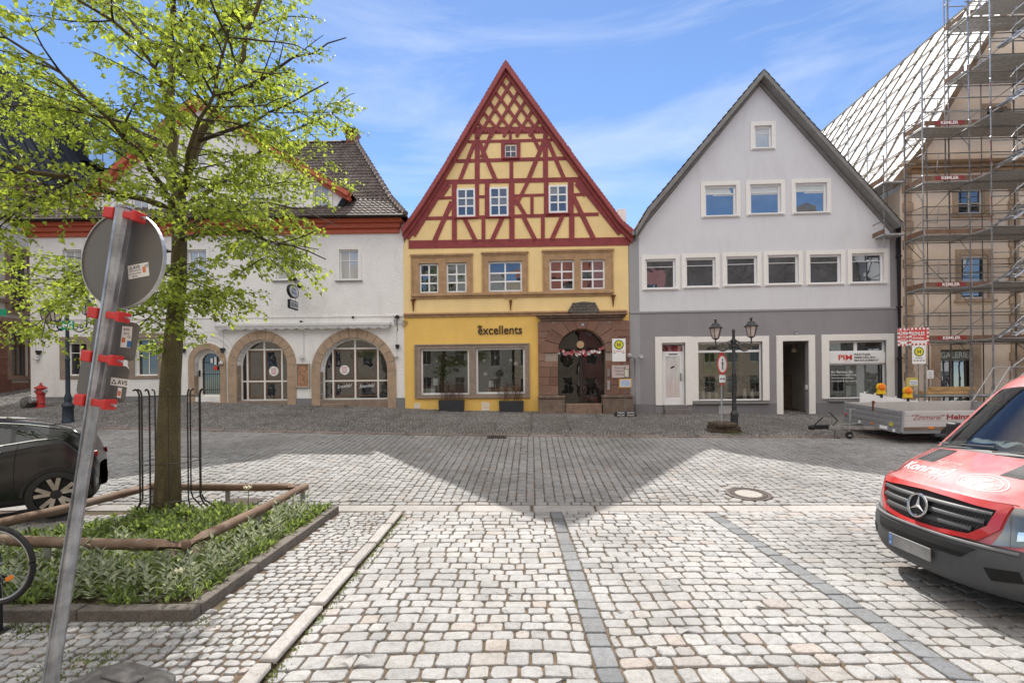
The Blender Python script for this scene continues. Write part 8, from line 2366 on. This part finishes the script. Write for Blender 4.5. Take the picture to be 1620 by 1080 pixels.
e = empty('hydrant', hp_, -.3, 'red pillar hydrant at the left corner of the white inn', 'hydrant')
M_hyd = mat('hydrant_red', (.42, .03, .028), .42, .12, 8, .1, 80, .003)
b = MB(); k_ = 41 / sh / 1.0
b.lathe([(.17, 0), (.17, .05), (.12, .07), (.115, .16), (.135, .18), (.125, .20), (.125, .52), (.15, .54), (.15, .60), (.13, .62), (.13, .72), (.20, .745), (.19, .78), (.10, .84), (.05, .87), (.045, .93), (.02, .96), (0, 1.0)], (0, 0, 0), 16)
b.v = [(x * k_, y * k_, z * k_) for x, y, z in b.v]; b.build('body', M_hyd, e, smooth=True, angle=35)
for sx_, nm in ((-1, 'side_outlet'), (1, 'side_outlet')):
 b = MB(); b.lathe([(.05, 0), (.05, .12), (.075, .12), (.075, .17), (.03, .18)], (0, 0, 0), 10, 'X'); b.v = [((.11 + x) * sx_ * k_, y * k_, (.64 + z) * k_) for x, y, z in b.v]; b.build(nm, M_galv, e, smooth=True, angle=35)
b = MB(); b.lathe([(.09, 0), (.09, -.14), (.11, -.14), (.11, -.2), (.04, -.21)], (0, 0, 0), 12, 'Y'); b.v = [(x * k_ - .07, (y - .1) * k_, (z + .30) * k_) for x, y, z in b.v]; b.build('main_outlet', M_galv, e, smooth=True, angle=35)
bp_ = gp(45, 645)
bm = bmesh.new(); bmesh.ops.create_icosphere(bm, subdivisions=3, radius=1)
r = random.Random(2); pl_n = [(Vector((r.gauss(0, 1), r.gauss(0, 1), r.gauss(0, 1))).normalized(), r.uniform(.62, .9)) for _ in range(12)]
for v in bm.verts:
 for n_, d_ in pl_n:
  k2 = v.co.dot(n_)
  if k2 > d_: v.co -= n_ * (k2 - d_)
 v.co = Vector((v.co.x * .28, v.co.y * .26, max(-.02, v.co.z * .30 + .14)))
me = bpy.data.meshes.new('boulder'); bm.to_mesh(me); bm.free(); me.materials.append(mat('dark_boulder', (.11, .105, .10), .9, .3, 6, .8, 30, .02)); o = bpy.data.objects.new('boulder', me); COL.objects.link(o); o.location = bp_
tag(o, 'dark grey boulder at the foot of the red hydrant', 'stone')
iw = FW.p(474, 452)
e = empty('inn_sign', FW.w(iw[0], 0, iw[1]), -FW.a, 'small oval and square inn signs hanging from an iron bracket on the white inn', 'sign')
b = MB(); b.lathe([(.10, -.003), (.09, -.05), (.03, -.07)], (0, 0, 0), 12, 'Y'); b.tube([(0, -.03, 0), (0, -.5, .10), (0, -1.15, .16)], .022, 8); b.tube([(0, -.03, .28), (0, -.4, .25), (0, -.6, .11)], .01, 6); b.build('bracket', M_iron2, e, smooth=True)
b = MB(); b.lathe([(.03, .34), (.05, .28), (.17, .14), (.18, .10), (.0, .12)], (0, -.62, .02), 14); b.build('lamp_hood', M_iron2, e, smooth=True)
b = MB(); n = 28
def ov(ry, rz, zc, x): return [(x, -.62 + ry * math.cos(2 * math.pi * k / n), zc + rz * math.sin(2 * math.pi * k / n)) for k in range(n)]
b.add(ov(.44, .27, -.35, .05) + ov(.44, .27, -.35, -.05), [tuple(range(n)), tuple(range(2 * n - 1, n - 1, -1))] + [(i, (i + 1) % n, n + (i + 1) % n, n + i) for i in range(n)]); ovs = b.build('oval_sign', M_iron2, e)
b = MB(); b.add(ov(.39, .225, -.35, .053), [tuple(range(n))]); fc_ = b.build('face', mat('pale_sign_face', (.55, .58, .60), .4, .1), ovs, recalc=False)
b = MB();
for (t_, y0_, zc_, w_, h_) in (('Kaiser', -.62, -.26, .34, .10), ('Bräu', -.62, -.40, .44, .16)):
 v_, f_ = text_fit(t_, w_, h_, offset=.02); b.add([(.056, y0_ + x, zc_ + z) for x, z in v_], f_)
b.build('lettering', mat('sign_blue', (.05, .10, .22), .5, bump=0), fc_, recalc=False)
b = MB(); b.box(-.05, .05, -1.0, -.24, -1.07, -.72); sqs = b.build('square_sign', M_iron2, e, bevel=.02); b = MB(); b.box(.0505, .053, -.95, -.29, -1.02, -.77); fc_ = b.build('face', MATS['pale_sign_face'], sqs)
b = MB(); v_, f_ = text_fit('DELPHI', .56, .16, offset=.03); b.add([(.056, -.62 + x, -.895 + z) for x, z in v_], f_); b.build('lettering', M_black, fc_, recalc=False)
b = MB()
for y in (-.85, -.38): b.tube([(0, y, .13), (0, y, -.2)], .008, 5); b.tube([(0, y, -.5), (0, y, -.73)], .012, 5)
b.build('hanger', M_iron2, e)
iw = FW.p(629, 512)
e = empty('scroll_bracket', FW.w(iw[0], 0, iw[1]), -FW.a, 'thin black wrought iron scroll bracket at the right end of the white inn', 'bracket')
b = MB()
b.tube([(0, -.01, -.3), (0, -.01, .3)], .012, 6); b.tube([(0, -.02, .2), (.0, -.7, .22)], .012, 6)
sp = [(0, -.35 - .25 * (1 - .75 * i / 30) * math.cos(i * .38), .0 + .22 * (1 - .75 * i / 30) * math.sin(i * .38)) for i in range(31)]; b.tube(sp, .010, 5)
sp = [(.30 + .14 * math.cos(i * .4) * (1 - i / 36), -.06, -.02 + .16 * math.sin(i * .4) * (1 - i / 36)) for i in range(30)]; b.tube(sp, .010, 5)
b.tube([(0, -.02, -.02), (.16, -.06, -.02)], .010, 5); b.build('iron', M_iron2, e, smooth=True)
b = MB(); b.lathe([(.05, 0), (.10, -.06), (.09, -.12), (0, -.13)], (.02, -.12, .34), 12); b.build('floodlight', M_black, e, smooth=True)
ga_, gb_ = y3(232, 465, -.02), y3(632, 448, -.02)
e = empty('flower_garland', FY.w((ga_[0] + gb_[0]) / 2, .12, (ga_[1] + gb_[1]) / 2), -FY.a, 'garland of pink, red and white flowers hung across the stone portal', 'garland')
hw_ = (gb_[0] - ga_[0]) / 2; r = random.Random(8)
def gpt(t): return Vector((-hw_ + 2 * hw_ * t, 0, -.10 * math.sin(math.pi * t) + (.07 if t > .8 else 0) * (t - .8) * 5))
b = MB(); b.tube([gpt(i / 20) for i in range(21)], .012, 6); b.build('cord', M_leafd, e)
for nm, col, cnt in (('white_flower', (.72, .68, .66), 17), ('pink_flower', (.60, .22, .24), 18), ('red_flower', (.42, .05, .07), 14)):
 for k in range(cnt):
  b = MB(); c = gpt((k + r.random()) / cnt) + Vector((0, r.uniform(-.08, .02), r.uniform(-.09, .08))); R = r.uniform(.05, .095); nn = Vector((r.gauss(0, .4), -1, r.gauss(0, .4))).normalized(); x, y = perp(nn)
  for j in range(6):
   a = 2 * math.pi * j / 6; d = x * math.cos(a) + y * math.sin(a); sd_ = x * -math.sin(a) + y * math.cos(a)
   b.add([c, c + d * R * .6 + sd_ * R * .4 + nn * R * .3, c + d * R + nn * R * .1, c + d * R * .6 - sd_ * R * .4 + nn * R * .3], [(0, 1, 2, 3)])
  b.build(nm, mat('petal_' + nm.split('_')[0], col, .7, .15, 9, 0), e, recalc=False)
b = MB(); plant_leaves(b, (0, 0, 0), .02, 1, .02, 1)
for k in range(40):
 c = gpt(r.random()) + Vector((0, .02, r.uniform(-.10, .10))); a = Vector((r.gauss(0, 1), -.4, r.gauss(0, 1))).normalized(); x, y = perp(a); b.add([c - x * .05, c + y * .02, c + x * .05, c - y * .02], [(0, 1, 2, 3)])
b.build('leaves', M_leafd, e, recalc=False)
M_yel = mat('bus_yellow', (.78, .62, .02), .45, .04, 6, 0, fine=0)
M_grn = mat('bus_green', (.02, .17, .06), .45, .04, 6, 0, fine=0)
def bus_stop(p, zc, px_panel, w, h, label, base=True):
 e = empty('bus_stop_sign', p, -TH, label, 'bus stop')
 b = MB(); b.tube([(0, 0, 0), (0, 0, zc + h * .45)], .025, 8); b.build('pole', M_galv, e, smooth=True)
 x0 = px_panel
 b = MB(); b.box(x0 - w / 2, x0 + w / 2, -.035, -.026, zc - h / 2, zc + h / 2); pn = b.build('panel', M_paper, e, bevel=.004)
 cz = zc + h / 2 - w * .46; R = w * .36
 b = MB(); b.lathe([(R, -.036), (R, -.0385)], (x0, 0, cz), 32, 'Y'); g_ = b.build('green_ring', M_grn, pn)
 b = MB(); b.lathe([(R * .78, -.0386), (R * .78, -.0405)], (x0, 0, cz), 32, 'Y'); yb = b.build('yellow_disc', M_yel, g_)
 v_, f_ = text_fit('H', R * .72, R * .86, offset=.05); b = MB(); b.add([(x0 + x, -.0425, cz + z) for x, z in v_], f_); b.build('letter', M_grn, pn, recalc=False)
 return e, pn, cz - R
p = at(989, 600, 18.7); p.z = g(p.x, p.y); sb_ = F / p.y
e, pn, zb_ = bus_stop(p, at(989, 553.5, p.y).z - p.z, (979.5 - 989) / sb_, 21 / sb_, 36 / sb_, 'bus stop sign on a thin pole with notices in front of the sandstone portal')
xc = (979.5 - 989) / sb_
b = MB(); v_, f_ = text_fit('Rathaus', 17 / sb_, 2.2 / sb_, offset=.015); b.add([(xc + x, -.0375, zb_ - .06 + z) for x, z in v_], f_); b.build('stop_name', M_redpaint, pn, recalc=False)
b = MB()
for sx_, t_ in ((-1, '101'), (1, 'N3')): v_, f_ = text_fit(t_, 3.2 / sb_, 2 / sb_, offset=.02); b.add([(xc + sx_ * 7 / sb_ + x, -.0375, zb_ - .13 + z) for x, z in v_], f_)
b.build('route_numbers', M_black, pn, recalc=False)
zt_ = at(989, 606, p.y).z - p.z
b = MB(); b.box(-10 / sb_, 10 / sb_, -.04, -.026, zt_ - 7 / sb_, zt_ + 7 / sb_); nb_ = b.build('notice_frame', mat('yellow_frame', (.70, .42, .08), .5), e, bevel=.004)
b = MB(); b.box(-8.3 / sb_, 8.3 / sb_, -.044, -.041, zt_ - 5.5 / sb_, zt_ + 5.5 / sb_); nn_ = b.build('notice', mat('pale_blue_notice', (.55, .62, .78), .6, .05), nb_)
b = MB()
for k, t_ in enumerate(('HINWEIS', 'Haltestelle', 'wird verlegt')): v_, f_ = text_fit(t_, (10, 13, 13)[k] / sb_, 1.6 / sb_, offset=.01); b.add([(x, -.046, zt_ + (3.2 - 3.0 * k) / sb_ + z) for x, z in v_], f_)
b.build('notice_text', M_blue, nn_, recalc=False)
zt_ = at(989, 590, p.y).z - p.z
b = MB(); b.box(-2 / sb_, 6 / sb_, -.04, -.026, zt_ - 6.5 / sb_, zt_ + 6.5 / sb_); tf = b.build('timetable', mat('dark_green_frame', (.08, .12, .09), .5), e); b = MB(); b.box(-1.2 / sb_, 5.2 / sb_, -.043, -.0405, zt_ - 5.6 / sb_, zt_ + 5.6 / sb_); b.build('timetable_sheet', mat('cream_sheet', (.62, .60, .50), .7), tf)
b = MB(); b.box(-17 / sb_, 16 / sb_, -.16, .16, 0, .12); b.box(-15.5 / sb_, 14.5 / sb_, -.13, .13, .121, .2); fb = b.build('foot', M_black, e, bevel=.02)
b = MB()
for k, (t_, x_, z_) in enumerate((('KOMM REIN', -8, .145), ('MACH MIT', -8, .055), ('SPAR DICH', 7, .145), ('SCHLAU', 7, .055))):
 v_, f_ = text_fit(t_, 11.5 / sb_, .055, offset=.02); b.add([(x_ / sb_ + x, -.1325 if z_ > .1 else -.1625, z_ + .015 + z) for x, z in v_], f_)
b.build('foot_lettering', M_paper, fb, recalc=False)
p = gp(1006, 655); s3 = F / p.y
e = empty('twin_head_post', p + E2 * .12, -TH, 'thin grey pole with two small round heads at the left corner of the lilac house', 'post')
zt_ = (655 - 566) / s3
b = MB(); b.tube([(0, 0, 0), (0, 0, zt_)], .022, 8); b.tube([(-.2, -.03, zt_ + .02), (0, 0, zt_ - .02), (.22, -.03, zt_ + .02)], .02, 8); b.build('pole', M_zinc, e, smooth=True)
for sx_ in (-1, 1):
 b = MB(); b.lathe([(.02, .0), (.09, -.04), (.10, -.12), (.07, -.16), (0, -.165)], (sx_ * .23, -.03, zt_ + .06 - .03 * sx_), 14, 'Y'); b.build('round_head', M_galv, e, smooth=True)
p = gp(1142, 683); s4 = F / p.y
e = empty('pedestrian_sign', p, math.radians(40), 'round red and white no pedestrians sign turned sideways on a pole by the twin lamp', 'traffic sign')
zc_ = (683 - 576) / s4; R = 16 / s4
b = MB(); b.tube([(0, 0, .05), (0, 0, zc_ + R)], .028, 8); b.build('pole', M_galv, e, smooth=True)
b = MB(); b.lathe([(R, -.034), (R, -.040)], (0, 0, zc_), 40, 'Y'); ds = b.build('sign_disc', M_redpaint, e); b = MB(); b.lathe([(R * .80, -.0405), (R * .80, -.042)], (0, 0, zc_), 36, 'Y'); wd_ = b.build('white_field', M_paper, ds)
b = MB(); k_ = R * .62
for poly in ([(-.10, -.9), (.0, -.3), (.12, -.9), (.28, -.88), (.16, -.1), (.20, .42), (-.16, .42), (-.14, -.1), (-.28, -.9)], [(.18, .40), (.34, -.06), (.26, -.08), (.12, .25)], [(-.15, .40), (-.36, -.02), (-.28, -.06), (-.1, .25)]): b.prism([(x * k_, zc_ + z * k_) for x, z in poly], -.0445, -.0425)
b.lathe([(k_ * .19, -.0425), (k_ * .19, -.0445)], (0, 0, zc_ + k_ * .68), 14, 'Y'); b.build('pedestrian_figure', M_black, wd_)
b = MB(); zq = (683 - 599) / s4; b.box(-.20, .20, -.038, -.032, zq - .12, zq + .12); pq = b.build('supplementary_plate', M_paper, e, bevel=.01)
b = MB(); b.prism([(-.15, zq), (-.09, zq + .05), (-.09, zq + .015), (-.02, zq + .015), (-.02, zq - .015), (-.09, zq - .015), (-.09, zq - .05)], -.0405, -.0385); b.prism([(.15, zq), (.09, zq + .05), (.09, zq + .015), (.02, zq + .015), (.02, zq - .015), (.09, zq - .015), (.09, zq - .05)], -.0405, -.0385); b.build('arrows', M_black, pq)
b = MB(); b.box(-.05, .05, -.05, .03, zq - .2, zq - .15); b.box(-.05, .05, -.05, .03, zq + .16, zq + .20); b.box(-.05, .05, -.05, .03, zc_ + R - .02, zc_ + R + .05); b.build('clamp', M_clampred, e)
r = random.Random(4)
M_baseplate = mat('brown_recycled_plate', (.085, .06, .045), .9, .4, 6, .8, 40, .015, stain=.4, stain_c=(.10, .10, .04))
for k, (dx, dz, rz_) in enumerate(((-.02, 0, .1), (.02, .11, -.05), (-.12, .22, .16))):
 b = MB(); w_ = (.46, .44, .34)[k]
 pts = [(-w_, -.24), (-w_ * .5, -.30), (w_ * .5, -.29), (w_, -.22), (w_, .22), (w_ * .5, .30), (-w_ * .5, .29), (-w_, .24)]; pts = [(x + r.gauss(0, .03), y + r.gauss(0, .02)) for x, y in pts]
 n = 8; vs = [(x, y, 0) for x, y in pts] + [(x, y, .085) for x, y in pts] + [(x * .86, y * .84, .108) for x, y in pts]
 b.add(vs, [(i, (i + 1) % n, n + (i + 1) % n, n + i) for i in range(n)] + [(n + i, n + (i + 1) % n, 2 * n + (i + 1) % n, 2 * n + i) for i in range(n)] + [tuple(range(2 * n, 3 * n))])
 o = b.build('base_plate', M_baseplate, e, bevel=.01); o.location = (dx, -.05, dz); o.rotation_euler = (.03 * k, 0, rz_ - math.radians(40))
MS = Leaves(); q = random.Random(3)
pm = gp(1158, 686)
for k in range(240):
 a = q.uniform(0, 6.28); x, y = pm.x + q.gauss(0, .22), pm.y + q.gauss(0, .10); MS.add(Vector((x, y, g(x, y) + .03)), Vector((math.cos(a), math.sin(a), .9)), Vector((-math.cos(a), -math.sin(a), .8)), .06, .018)
tag(MS.build('moss_tuft', MATS['weed_leaf'], None, .1, False), 'mossy tuft at the foot of the twin lamp', 'weeds', kind='stuff')
t0 = Vector((10.72, 13.35, 0)); t0.z = g(t0.x, t0.y)
trl = empty('flatbed_trailer', t0, math.radians(1.5), 'grey and white flatbed trailer with red lettering on its side, parked at the kerb', 'trailer')
trl.rotation_euler = (math.atan(.074), 0, math.radians(1.5))
M_alu = metal('brushed_aluminium', (.42, .43, .45), .42, .65, var=.12)
M_trwhite = mat('trailer_white', (.56, .545, .53), .55, .06, 4, .1, stain=.2, stain_c=(.3, .28, .26))
M_trgrey = mat('trailer_grey', (.24, .245, .26), .5, .1, 5, .1)
W_, L_t, zf, zw = 2.25, 4.2, .46, .93
def tp(name, fn, m, bev=.006, par=None):
 b = MB(); fn(b); return b.build(name, m, par or trl, bevel=bev)
tp('floor', lambda b: b.box(0, L_t, 0, W_, zf - .05, zf), mat('plywood_floor', (.22, .15, .10), .8, .2, 4, .2))
def panel(b, x0, x1, y0, y1, z0, z1, along):
 b.box(x0, x1, y0, y1, z0, z1)
 for k in range(3):
  z = z0 + (z1 - z0) * (k + .5) / 3
  if along == 'y': b.box(x0 - .012, x0 + .002, y0 + .02, y1 - .02, z - .05, z + .05)
  else: b.box(x0 + .02, x1 - .02, y0 - .006, y0 + .002, z - .06, z + .06)
fw_ = tp('front_wall', lambda b: panel(b, 0, .03, .05, W_ - .05, zf + .02, zw, 'y'), M_alu)
sw_ = tp('side_wall', lambda b: panel(b, .05, L_t - .05, 0, .03, zf + .02, zw, 'x'), M_trwhite)
tp('side_wall', lambda b: b.box(.05, L_t - .05, W_ - .03, W_, zf + .02, zw), M_trwhite)
tp('tailboard', lambda b: b.box(L_t - .03, L_t, .05, W_ - .05, zf + .02, zw), M_alu)
for (x, y) in ((0, 0), (0, W_ - .05), (L_t - .05, 0), (L_t - .05, W_ - .05)): tp('corner_post', lambda b: b.box(x - .006, x + .05, y - .006, y + .056, zf - .12, zw + .02), M_alu)
tp('frame_rail', lambda b: b.box(.03, L_t - .03, .02, .07, zf - .16, zf - .051), M_trgrey); tp('frame_rail', lambda b: b.box(.03, L_t - .03, W_ - .07, W_ - .02, zf - .16, zf - .051), M_trgrey)
tp('headboard_apron', lambda b: b.box(-.004, .02, .05, W_ - .05, zf - .16, zf + .015), M_trgrey)
tp('drawbar', lambda b: (b.bar((.6, W_ / 2 - .5, zf - .12), (-1.3, W_ / 2 - .04, zf - .14), .08, .09), b.bar((.6, W_ / 2 + .5, zf - .12), (-1.3, W_ / 2 + .04, zf - .14), .08, .09)), M_galv2)
tp('coupling', lambda b: (b.box(-1.75, -1.25, W_ / 2 - .06, W_ / 2 + .06, zf - .19, zf - .07), b.lathe([(.09, -.02), (.10, .06), (.05, .10)], (-1.78, W_ / 2, zf - .18), 12), b.bar((-1.7, W_ / 2, zf - .07), (-1.45, W_ / 2, zf + .16), .03)), M_iron2, .004)
tp('handbrake', lambda b: (b.tube([(-1.15, W_ / 2, zf - .1), (-1.0, W_ / 2, zf + .05), (-1.25, W_ / 2, zf + .30)], .018, 8)), M_black)
jw = tp('jockey_wheel', lambda b: (b.tube([(-.75, W_ / 2 - .16, .10), (-.75, W_ / 2 - .16, zf + .42)], .028, 8), b.tube([(-.75, W_ / 2 - .16, zf + .42), (-.68, W_ / 2 - .26, zf + .44)], .012, 6), b.box(-.80, -.70, W_ / 2 - .20, W_ / 2 - .12, .08, .12)), M_galv, .0)
tp('jockey_tyre', lambda b: b.lathe([(.06, -.03), (.10, -.03), (.11, 0), (.10, .03), (.06, .03)], (-.75, W_ / 2 - .16, .11), 16, 'Y'), M_tyre, 0, jw)
tp('cable', lambda b: b.tube([(-1.1, W_ / 2 - .05, zf - .14), (-1.15, W_ / 2 - .1, .12), (-1.2, W_ / 2 - .15, .02), (-1.05, W_ / 2 - .2, .03)], .013, 6), M_black)
for y0_, y1_ in ((-.02, .22), (W_ - .22, W_ + .02)):
 tp('mudguard', lambda b: b.box(.95, 2.55, y0_, y1_, .20, zf - .165), mat('dark_mudguard', (.05, .052, .058), .6, .15), .02)
 for xw in (1.4, 2.15): wo = tp('wheel', lambda b: b.lathe([(.12, 0), (.27, .0), (.285, .04), (.285, .16), (.27, .2), (.12, .2)], (xw, y0_ + .02, .285), 24, 'Y'), M_tyre, 0)
for (x, y, z, w2, h2, nm, m_) in ((-.016, 1.05, zf - .02, .10, .05, 'amber_reflector', MATS['amber_plastic']), (-.016, 1.55, zf - .06, .09, .08, 'label', M_paper), (-.016, .62, zf - .07, .28, .09, 'label', M_paper), (-.022, .35, zf + .06, .14, .10, 'label', mat('yellow_label', (.55, .50, .10), .6)), (-.016, .25, zf - .1, .08, .08, 'label', M_paper)):
 tp(nm, lambda b: b.box(x, x + .010, y - w2 / 2, y + w2 / 2, z - h2 / 2, z + h2 / 2), m_, 0)
tp('amber_reflector', lambda b: b.box(.75, .90, -.012, 0.0, zf - .02, zf + .03), MATS['amber_plastic'], 0)
tp('red_reflector', lambda b: b.lathe([(.04, 0), (.04, -.02)], (-.005, W_ - .1, zf + .1), 12, 'X'), M_redpaint, 0)
tp('latch', lambda b: (b.box(-.03, .0, W_ * .45, W_ * .45 + .05, zw - .12, zw + .10), b.lathe([(.03, 0), (.05, .04), (.02, .08)], (-.01, W_ * .45 + .025, zw + .10), 10)), M_rust)
b = MB(); v_, f_ = text_fit('"Zimmerei"', .92, .15, shear=.35); b.add([(.72 + x, -.009, zf + .30 + z) for x, z in v_], f_)
v_, f_ = text_fit('Heinz Konrad', 1.55, .15, offset=.03); b.add([(2.02 + x, -.009, zf + .30 + z) for x, z in v_], f_); b.build('side_lettering', mat('dark_red_foil', (.30, .02, .03), .5, bump=0), sw_, recalc=False)
M_amber = mat('amber_lens', (.85, .20, .005), .2, .1, 30, .3, 60, .003, spec=.7)
M_lampyel = mat('lamp_yellow', (.80, .50, .01), .45, .05, 6, 0, fine=0)
def barrier(A, B, h, label, stripes):
 d = B - A; L_ = Vector((d.x, d.y, 0)).length; dz = d.z
 e = empty('barrier_board', Vector((A.x, A.y, g(A.x, A.y))), math.atan2(d.y, d.x), label, 'barrier')
 zA = A.z - e.location.z
 b = MB()
 sl = dz / L_
 b.add([(0, -.02, zA - h), (L_, -.02, zA + dz - h), (L_, -.02, zA + dz), (0, -.02, zA), (0, .02, zA - h), (L_, .02, zA + dz - h), (L_, .02, zA + dz), (0, .02, zA)], [(0, 1, 2, 3), (4, 5, 6, 7), (0, 1, 5, 4), (1, 2, 6, 5), (2, 3, 7, 6), (3, 0, 4, 7)])
 n = max(3, int(L_ / .3))
 for k in range(n): x = L_ * (k + .5) / n; b.box(x - .025, x + .025, -.015, .015, zA + sl * x - .01, zA + sl * x + .06)
 bd = b.build('board', M_winwhite, e, bevel=.006)
 if stripes:
  n = int(L_ / .28); b = MB()
  for k in range(0, n, 2):
   x = L_ * k / n; w2 = L_ / n; b.add([(x + .05, -.0225, zA + sl * x - h + .02), (x + w2 + .05, -.0225, zA + sl * (x + w2) - h + .02), (x + w2 - .05, -.0225, zA + sl * (x + w2) - .02), (max(0, x - .05), -.0225, zA + sl * x - .02)], [(0, 1, 2, 3)])
  b.build('red_stripes', mat('signal_red', (.55, .02, .02), .4, .05, 6, 0), bd, recalc=False)
 for x in (.2, L_ - .2):
  gg = g(*(Vector((A.x, A.y, 0)) + Vector((d.x, d.y, 0)) / L_ * x).xy) - e.location.z
  b = MB(); b.box(x - .025, x + .025, .021, .06, gg, zA + sl * x - .02); b.box(x - .05, x + .05, -.30, .35, gg, gg + .08); b.build('leg', M_galv2, e)
 return e, zA, sl
A, B = at(1360, 621, 16.35), at(1475, 637.5, 15.95)
barrier(A, B, .42, 'white barrier board carrying two amber lamps behind the trailer', False)
for k, (px, py) in enumerate(((1394.5, 626.5), (1436.5, 632.5))):
 t_ = (px - 1360) / 115; p = A.lerp(B, t_);
 e = empty('warning_lamp', Vector((p.x, p.y, p.z + .0)), math.radians(-6), ('amber warning lamp on the white barrier, in front of the office window', 'amber warning lamp on the white barrier, beside the scaffold')[k], 'lamp')
 b = MB(); b.add([(-.14, -.07, .055), (.14, -.07, .055), (.14, .07, .055), (-.14, .07, .055), (-.10, -.06, .22), (.10, -.06, .22), (.10, .06, .22), (-.10, .06, .22)], [(0, 3, 2, 1), (4, 5, 6, 7), (0, 1, 5, 4), (1, 2, 6, 5), (2, 3, 7, 6), (3, 0, 4, 7)]); b.build('battery_box', M_lampyel, e, bevel=.015, seg=2)
 b = MB(); b.lathe([(.135, -.05), (.14, 0), (.135, .05)], (0, 0, .29), 20, 'Y'); hs_ = b.build('lens_housing', M_lampyel, e, smooth=True, angle=40)
 b = MB(); b.lathe([(.115, -.051), (.10, -.085), (.05, -.10), (0, -.104)], (0, 0, .29), 20, 'Y', caps=False); b.build('lens', M_amber, hs_, smooth=True)
 b = MB(); b.lathe([(.115, .051), (.10, .085), (.05, .10), (0, .104)], (0, 0, .29), 20, 'Y', caps=False); b.build('lens', M_amber, hs_, smooth=True)
 b = MB(); b.box(-.04, .04, -.03, .03, -.06, .056); b.build('mount', M_black, e)
A, B = at(1497, 636, 15.9), at(1572, 637, 15.7)
barrier(A, B, .26, 'red and white striped barrier board beside the scaffold stairs', True)
p = gp(1453, 652); p = Vector((p.x, 16.55, 0)); u_, v_ = ray(1453, 600); p.x = u_ * 16.55; p.z = g(p.x, p.y); s5 = F / 16.55
pc_ = at(1453.5, 561, 16.55)
e, pn, zb_ = bus_stop(p, pc_.z - p.z, 0, 21 / s5, 29 / s5, 'bus stop sign standing in front of the scaffold below the red and white panels')
b = MB(); v_, f_ = text_fit('Rathaus', 11 / s5, 2 / s5, offset=.01); b.add([(x, -.0375, zb_ - .05 + z) for x, z in v_], f_)
for k, t_ in enumerate(('101', '103', 'N3', '106')): v_, f_ = text_fit(t_, 3.4 / s5, 2.2 / s5, offset=.02); b.add([((-7 + 4.7 * k) / s5 + x, -.0375, zb_ - .14 + z) for x, z in v_], f_)
b.build('stop_name', M_black, pn, recalc=False)
def site_panel(px0, py0, px1, py1, Y, label, lines, main):
 a, c = at(px0, py1, Y), at(px1, py0, Y); w = c.x - a.x; h = c.z - a.z
 e = empty('site_sign', Vector(((a.x + c.x) / 2, Y, (a.z + c.z) / 2)), 0, label, 'sign')
 b = MB(); b.box(-w / 2, w / 2, 0, .012, -h / 2, h / 2); pn = b.build('panel', M_paper, e)
 b = MB(); n = 8
 def sq(x, z, s_): b.add([(x - s_, -.002, z - s_), (x + s_, -.002, z - s_), (x + s_, -.002, z + s_), (x - s_, -.002, z + s_)], [(0, 1, 2, 3)])
 s_ = .035
 k = 0; x = -w / 2 + s_
 while x < w / 2 - s_ / 2:
  if k % 2 == 0: sq(x, h / 2 - s_, s_)
  else: sq(x, -h / 2 + s_, s_)
  x += 2 * s_; k += 1
 z = -h / 2 + 3 * s_
 while z < h / 2 - 2.5 * s_: sq(-w / 2 + s_, z, s_); sq(w / 2 - s_, z + 0.0, s_); z += 4 * s_
 b.build('border_checks', M_redpaint, pn, recalc=False)
 b = MB(); b.box(-w / 2 + .08, w / 2 - .08, -.004, -.001, -h * .22, h / 2 - .075); f = b.build('field', M_redpaint, pn)
 b = MB()
 for (t_, x_, z_, w_, h_) in lines: v_, f_ = text_fit(t_, w * w_, h * h_, offset=.02, shear=.2); b.add([(x_ * w + x, -.0065, z_ * h + zz) for x, zz in v_], f_)
 b.build('lettering', M_paper, f, recalc=False)
 b = MB(); b.bar((0, .012, 0), (0, .06, 0), .05); b.build('clip', M_galv2, e)
Ys = FS.w(xA, yo - .06, 0).y
site_panel(1420.5, 519, 1437.5, 547, Ys, 'tall red and white checked site panel beside the rain pipe', (('24h', 0, .22, .6, .22), ('NOTRUF', 0, .0, .62, .10), ('Gerüst', 0, -.14, .5, .09)), 0)
site_panel(1438.8, 518, 1469.5, 546, Ys - .05, 'wide red and white checked site panel hung on the scaffold above the bus stop', (('KEMLER', -.05, .16, .66, .22), ('Gerüstbau', -.05, -.08, .6, .13)), 0)
a = at(1443, 604, Ys - .02); e = empty('site_notice', a, 0, 'yellow and white notice board on the scaffold above the timber beams', 'notice')
b = MB(); b.box(-9 / 43, 9 / 43, 0, .01, -7 / 43, 7 / 43); t_ = b.build('board', mat('pale_yellow_board', (.62, .52, .12), .6), e); b = MB(); b.box(-4 / 43, 8.4 / 43, -.004, -.001, -5 / 43, 3 / 43); sh_ = b.build('sheet', M_paper, t_)
b = MB(); v_, f_ = text_fit('Gerüst', 10 / 43, 2.4 / 43, offset=.01); b.add([(.05 + x, -.006, .0 + z) for x, z in v_], f_); v_, f_ = text_fit('freigegeben', 10.5 / 43, 2 / 43); b.add([(.05 + x, -.006, -.075 + z) for x, z in v_], f_); b.build('print', M_blue, sh_, recalc=False)
a = at(1472, 592, Ys - .03); e = empty('site_notice', a, 0, 'small white notice tied to the scaffold pole left of the gallery door', 'notice')
b = MB(); b.box(-5 / 43, 5 / 43, 0, .008, -6.5 / 43, 6.5 / 43); t_ = b.build('board', M_paper, e, bevel=.006); b = MB()
for k in range(4): v_, f_ = text_fit(('Betreten', 'verboten', 'Eltern', 'haften')[k], 6 / 43, 1.6 / 43); b.add([(x, -.003, (4 - 2.7 * k) / 43 + z) for x, z in v_], f_)
b.build('print', M_ink, t_, recalc=False)
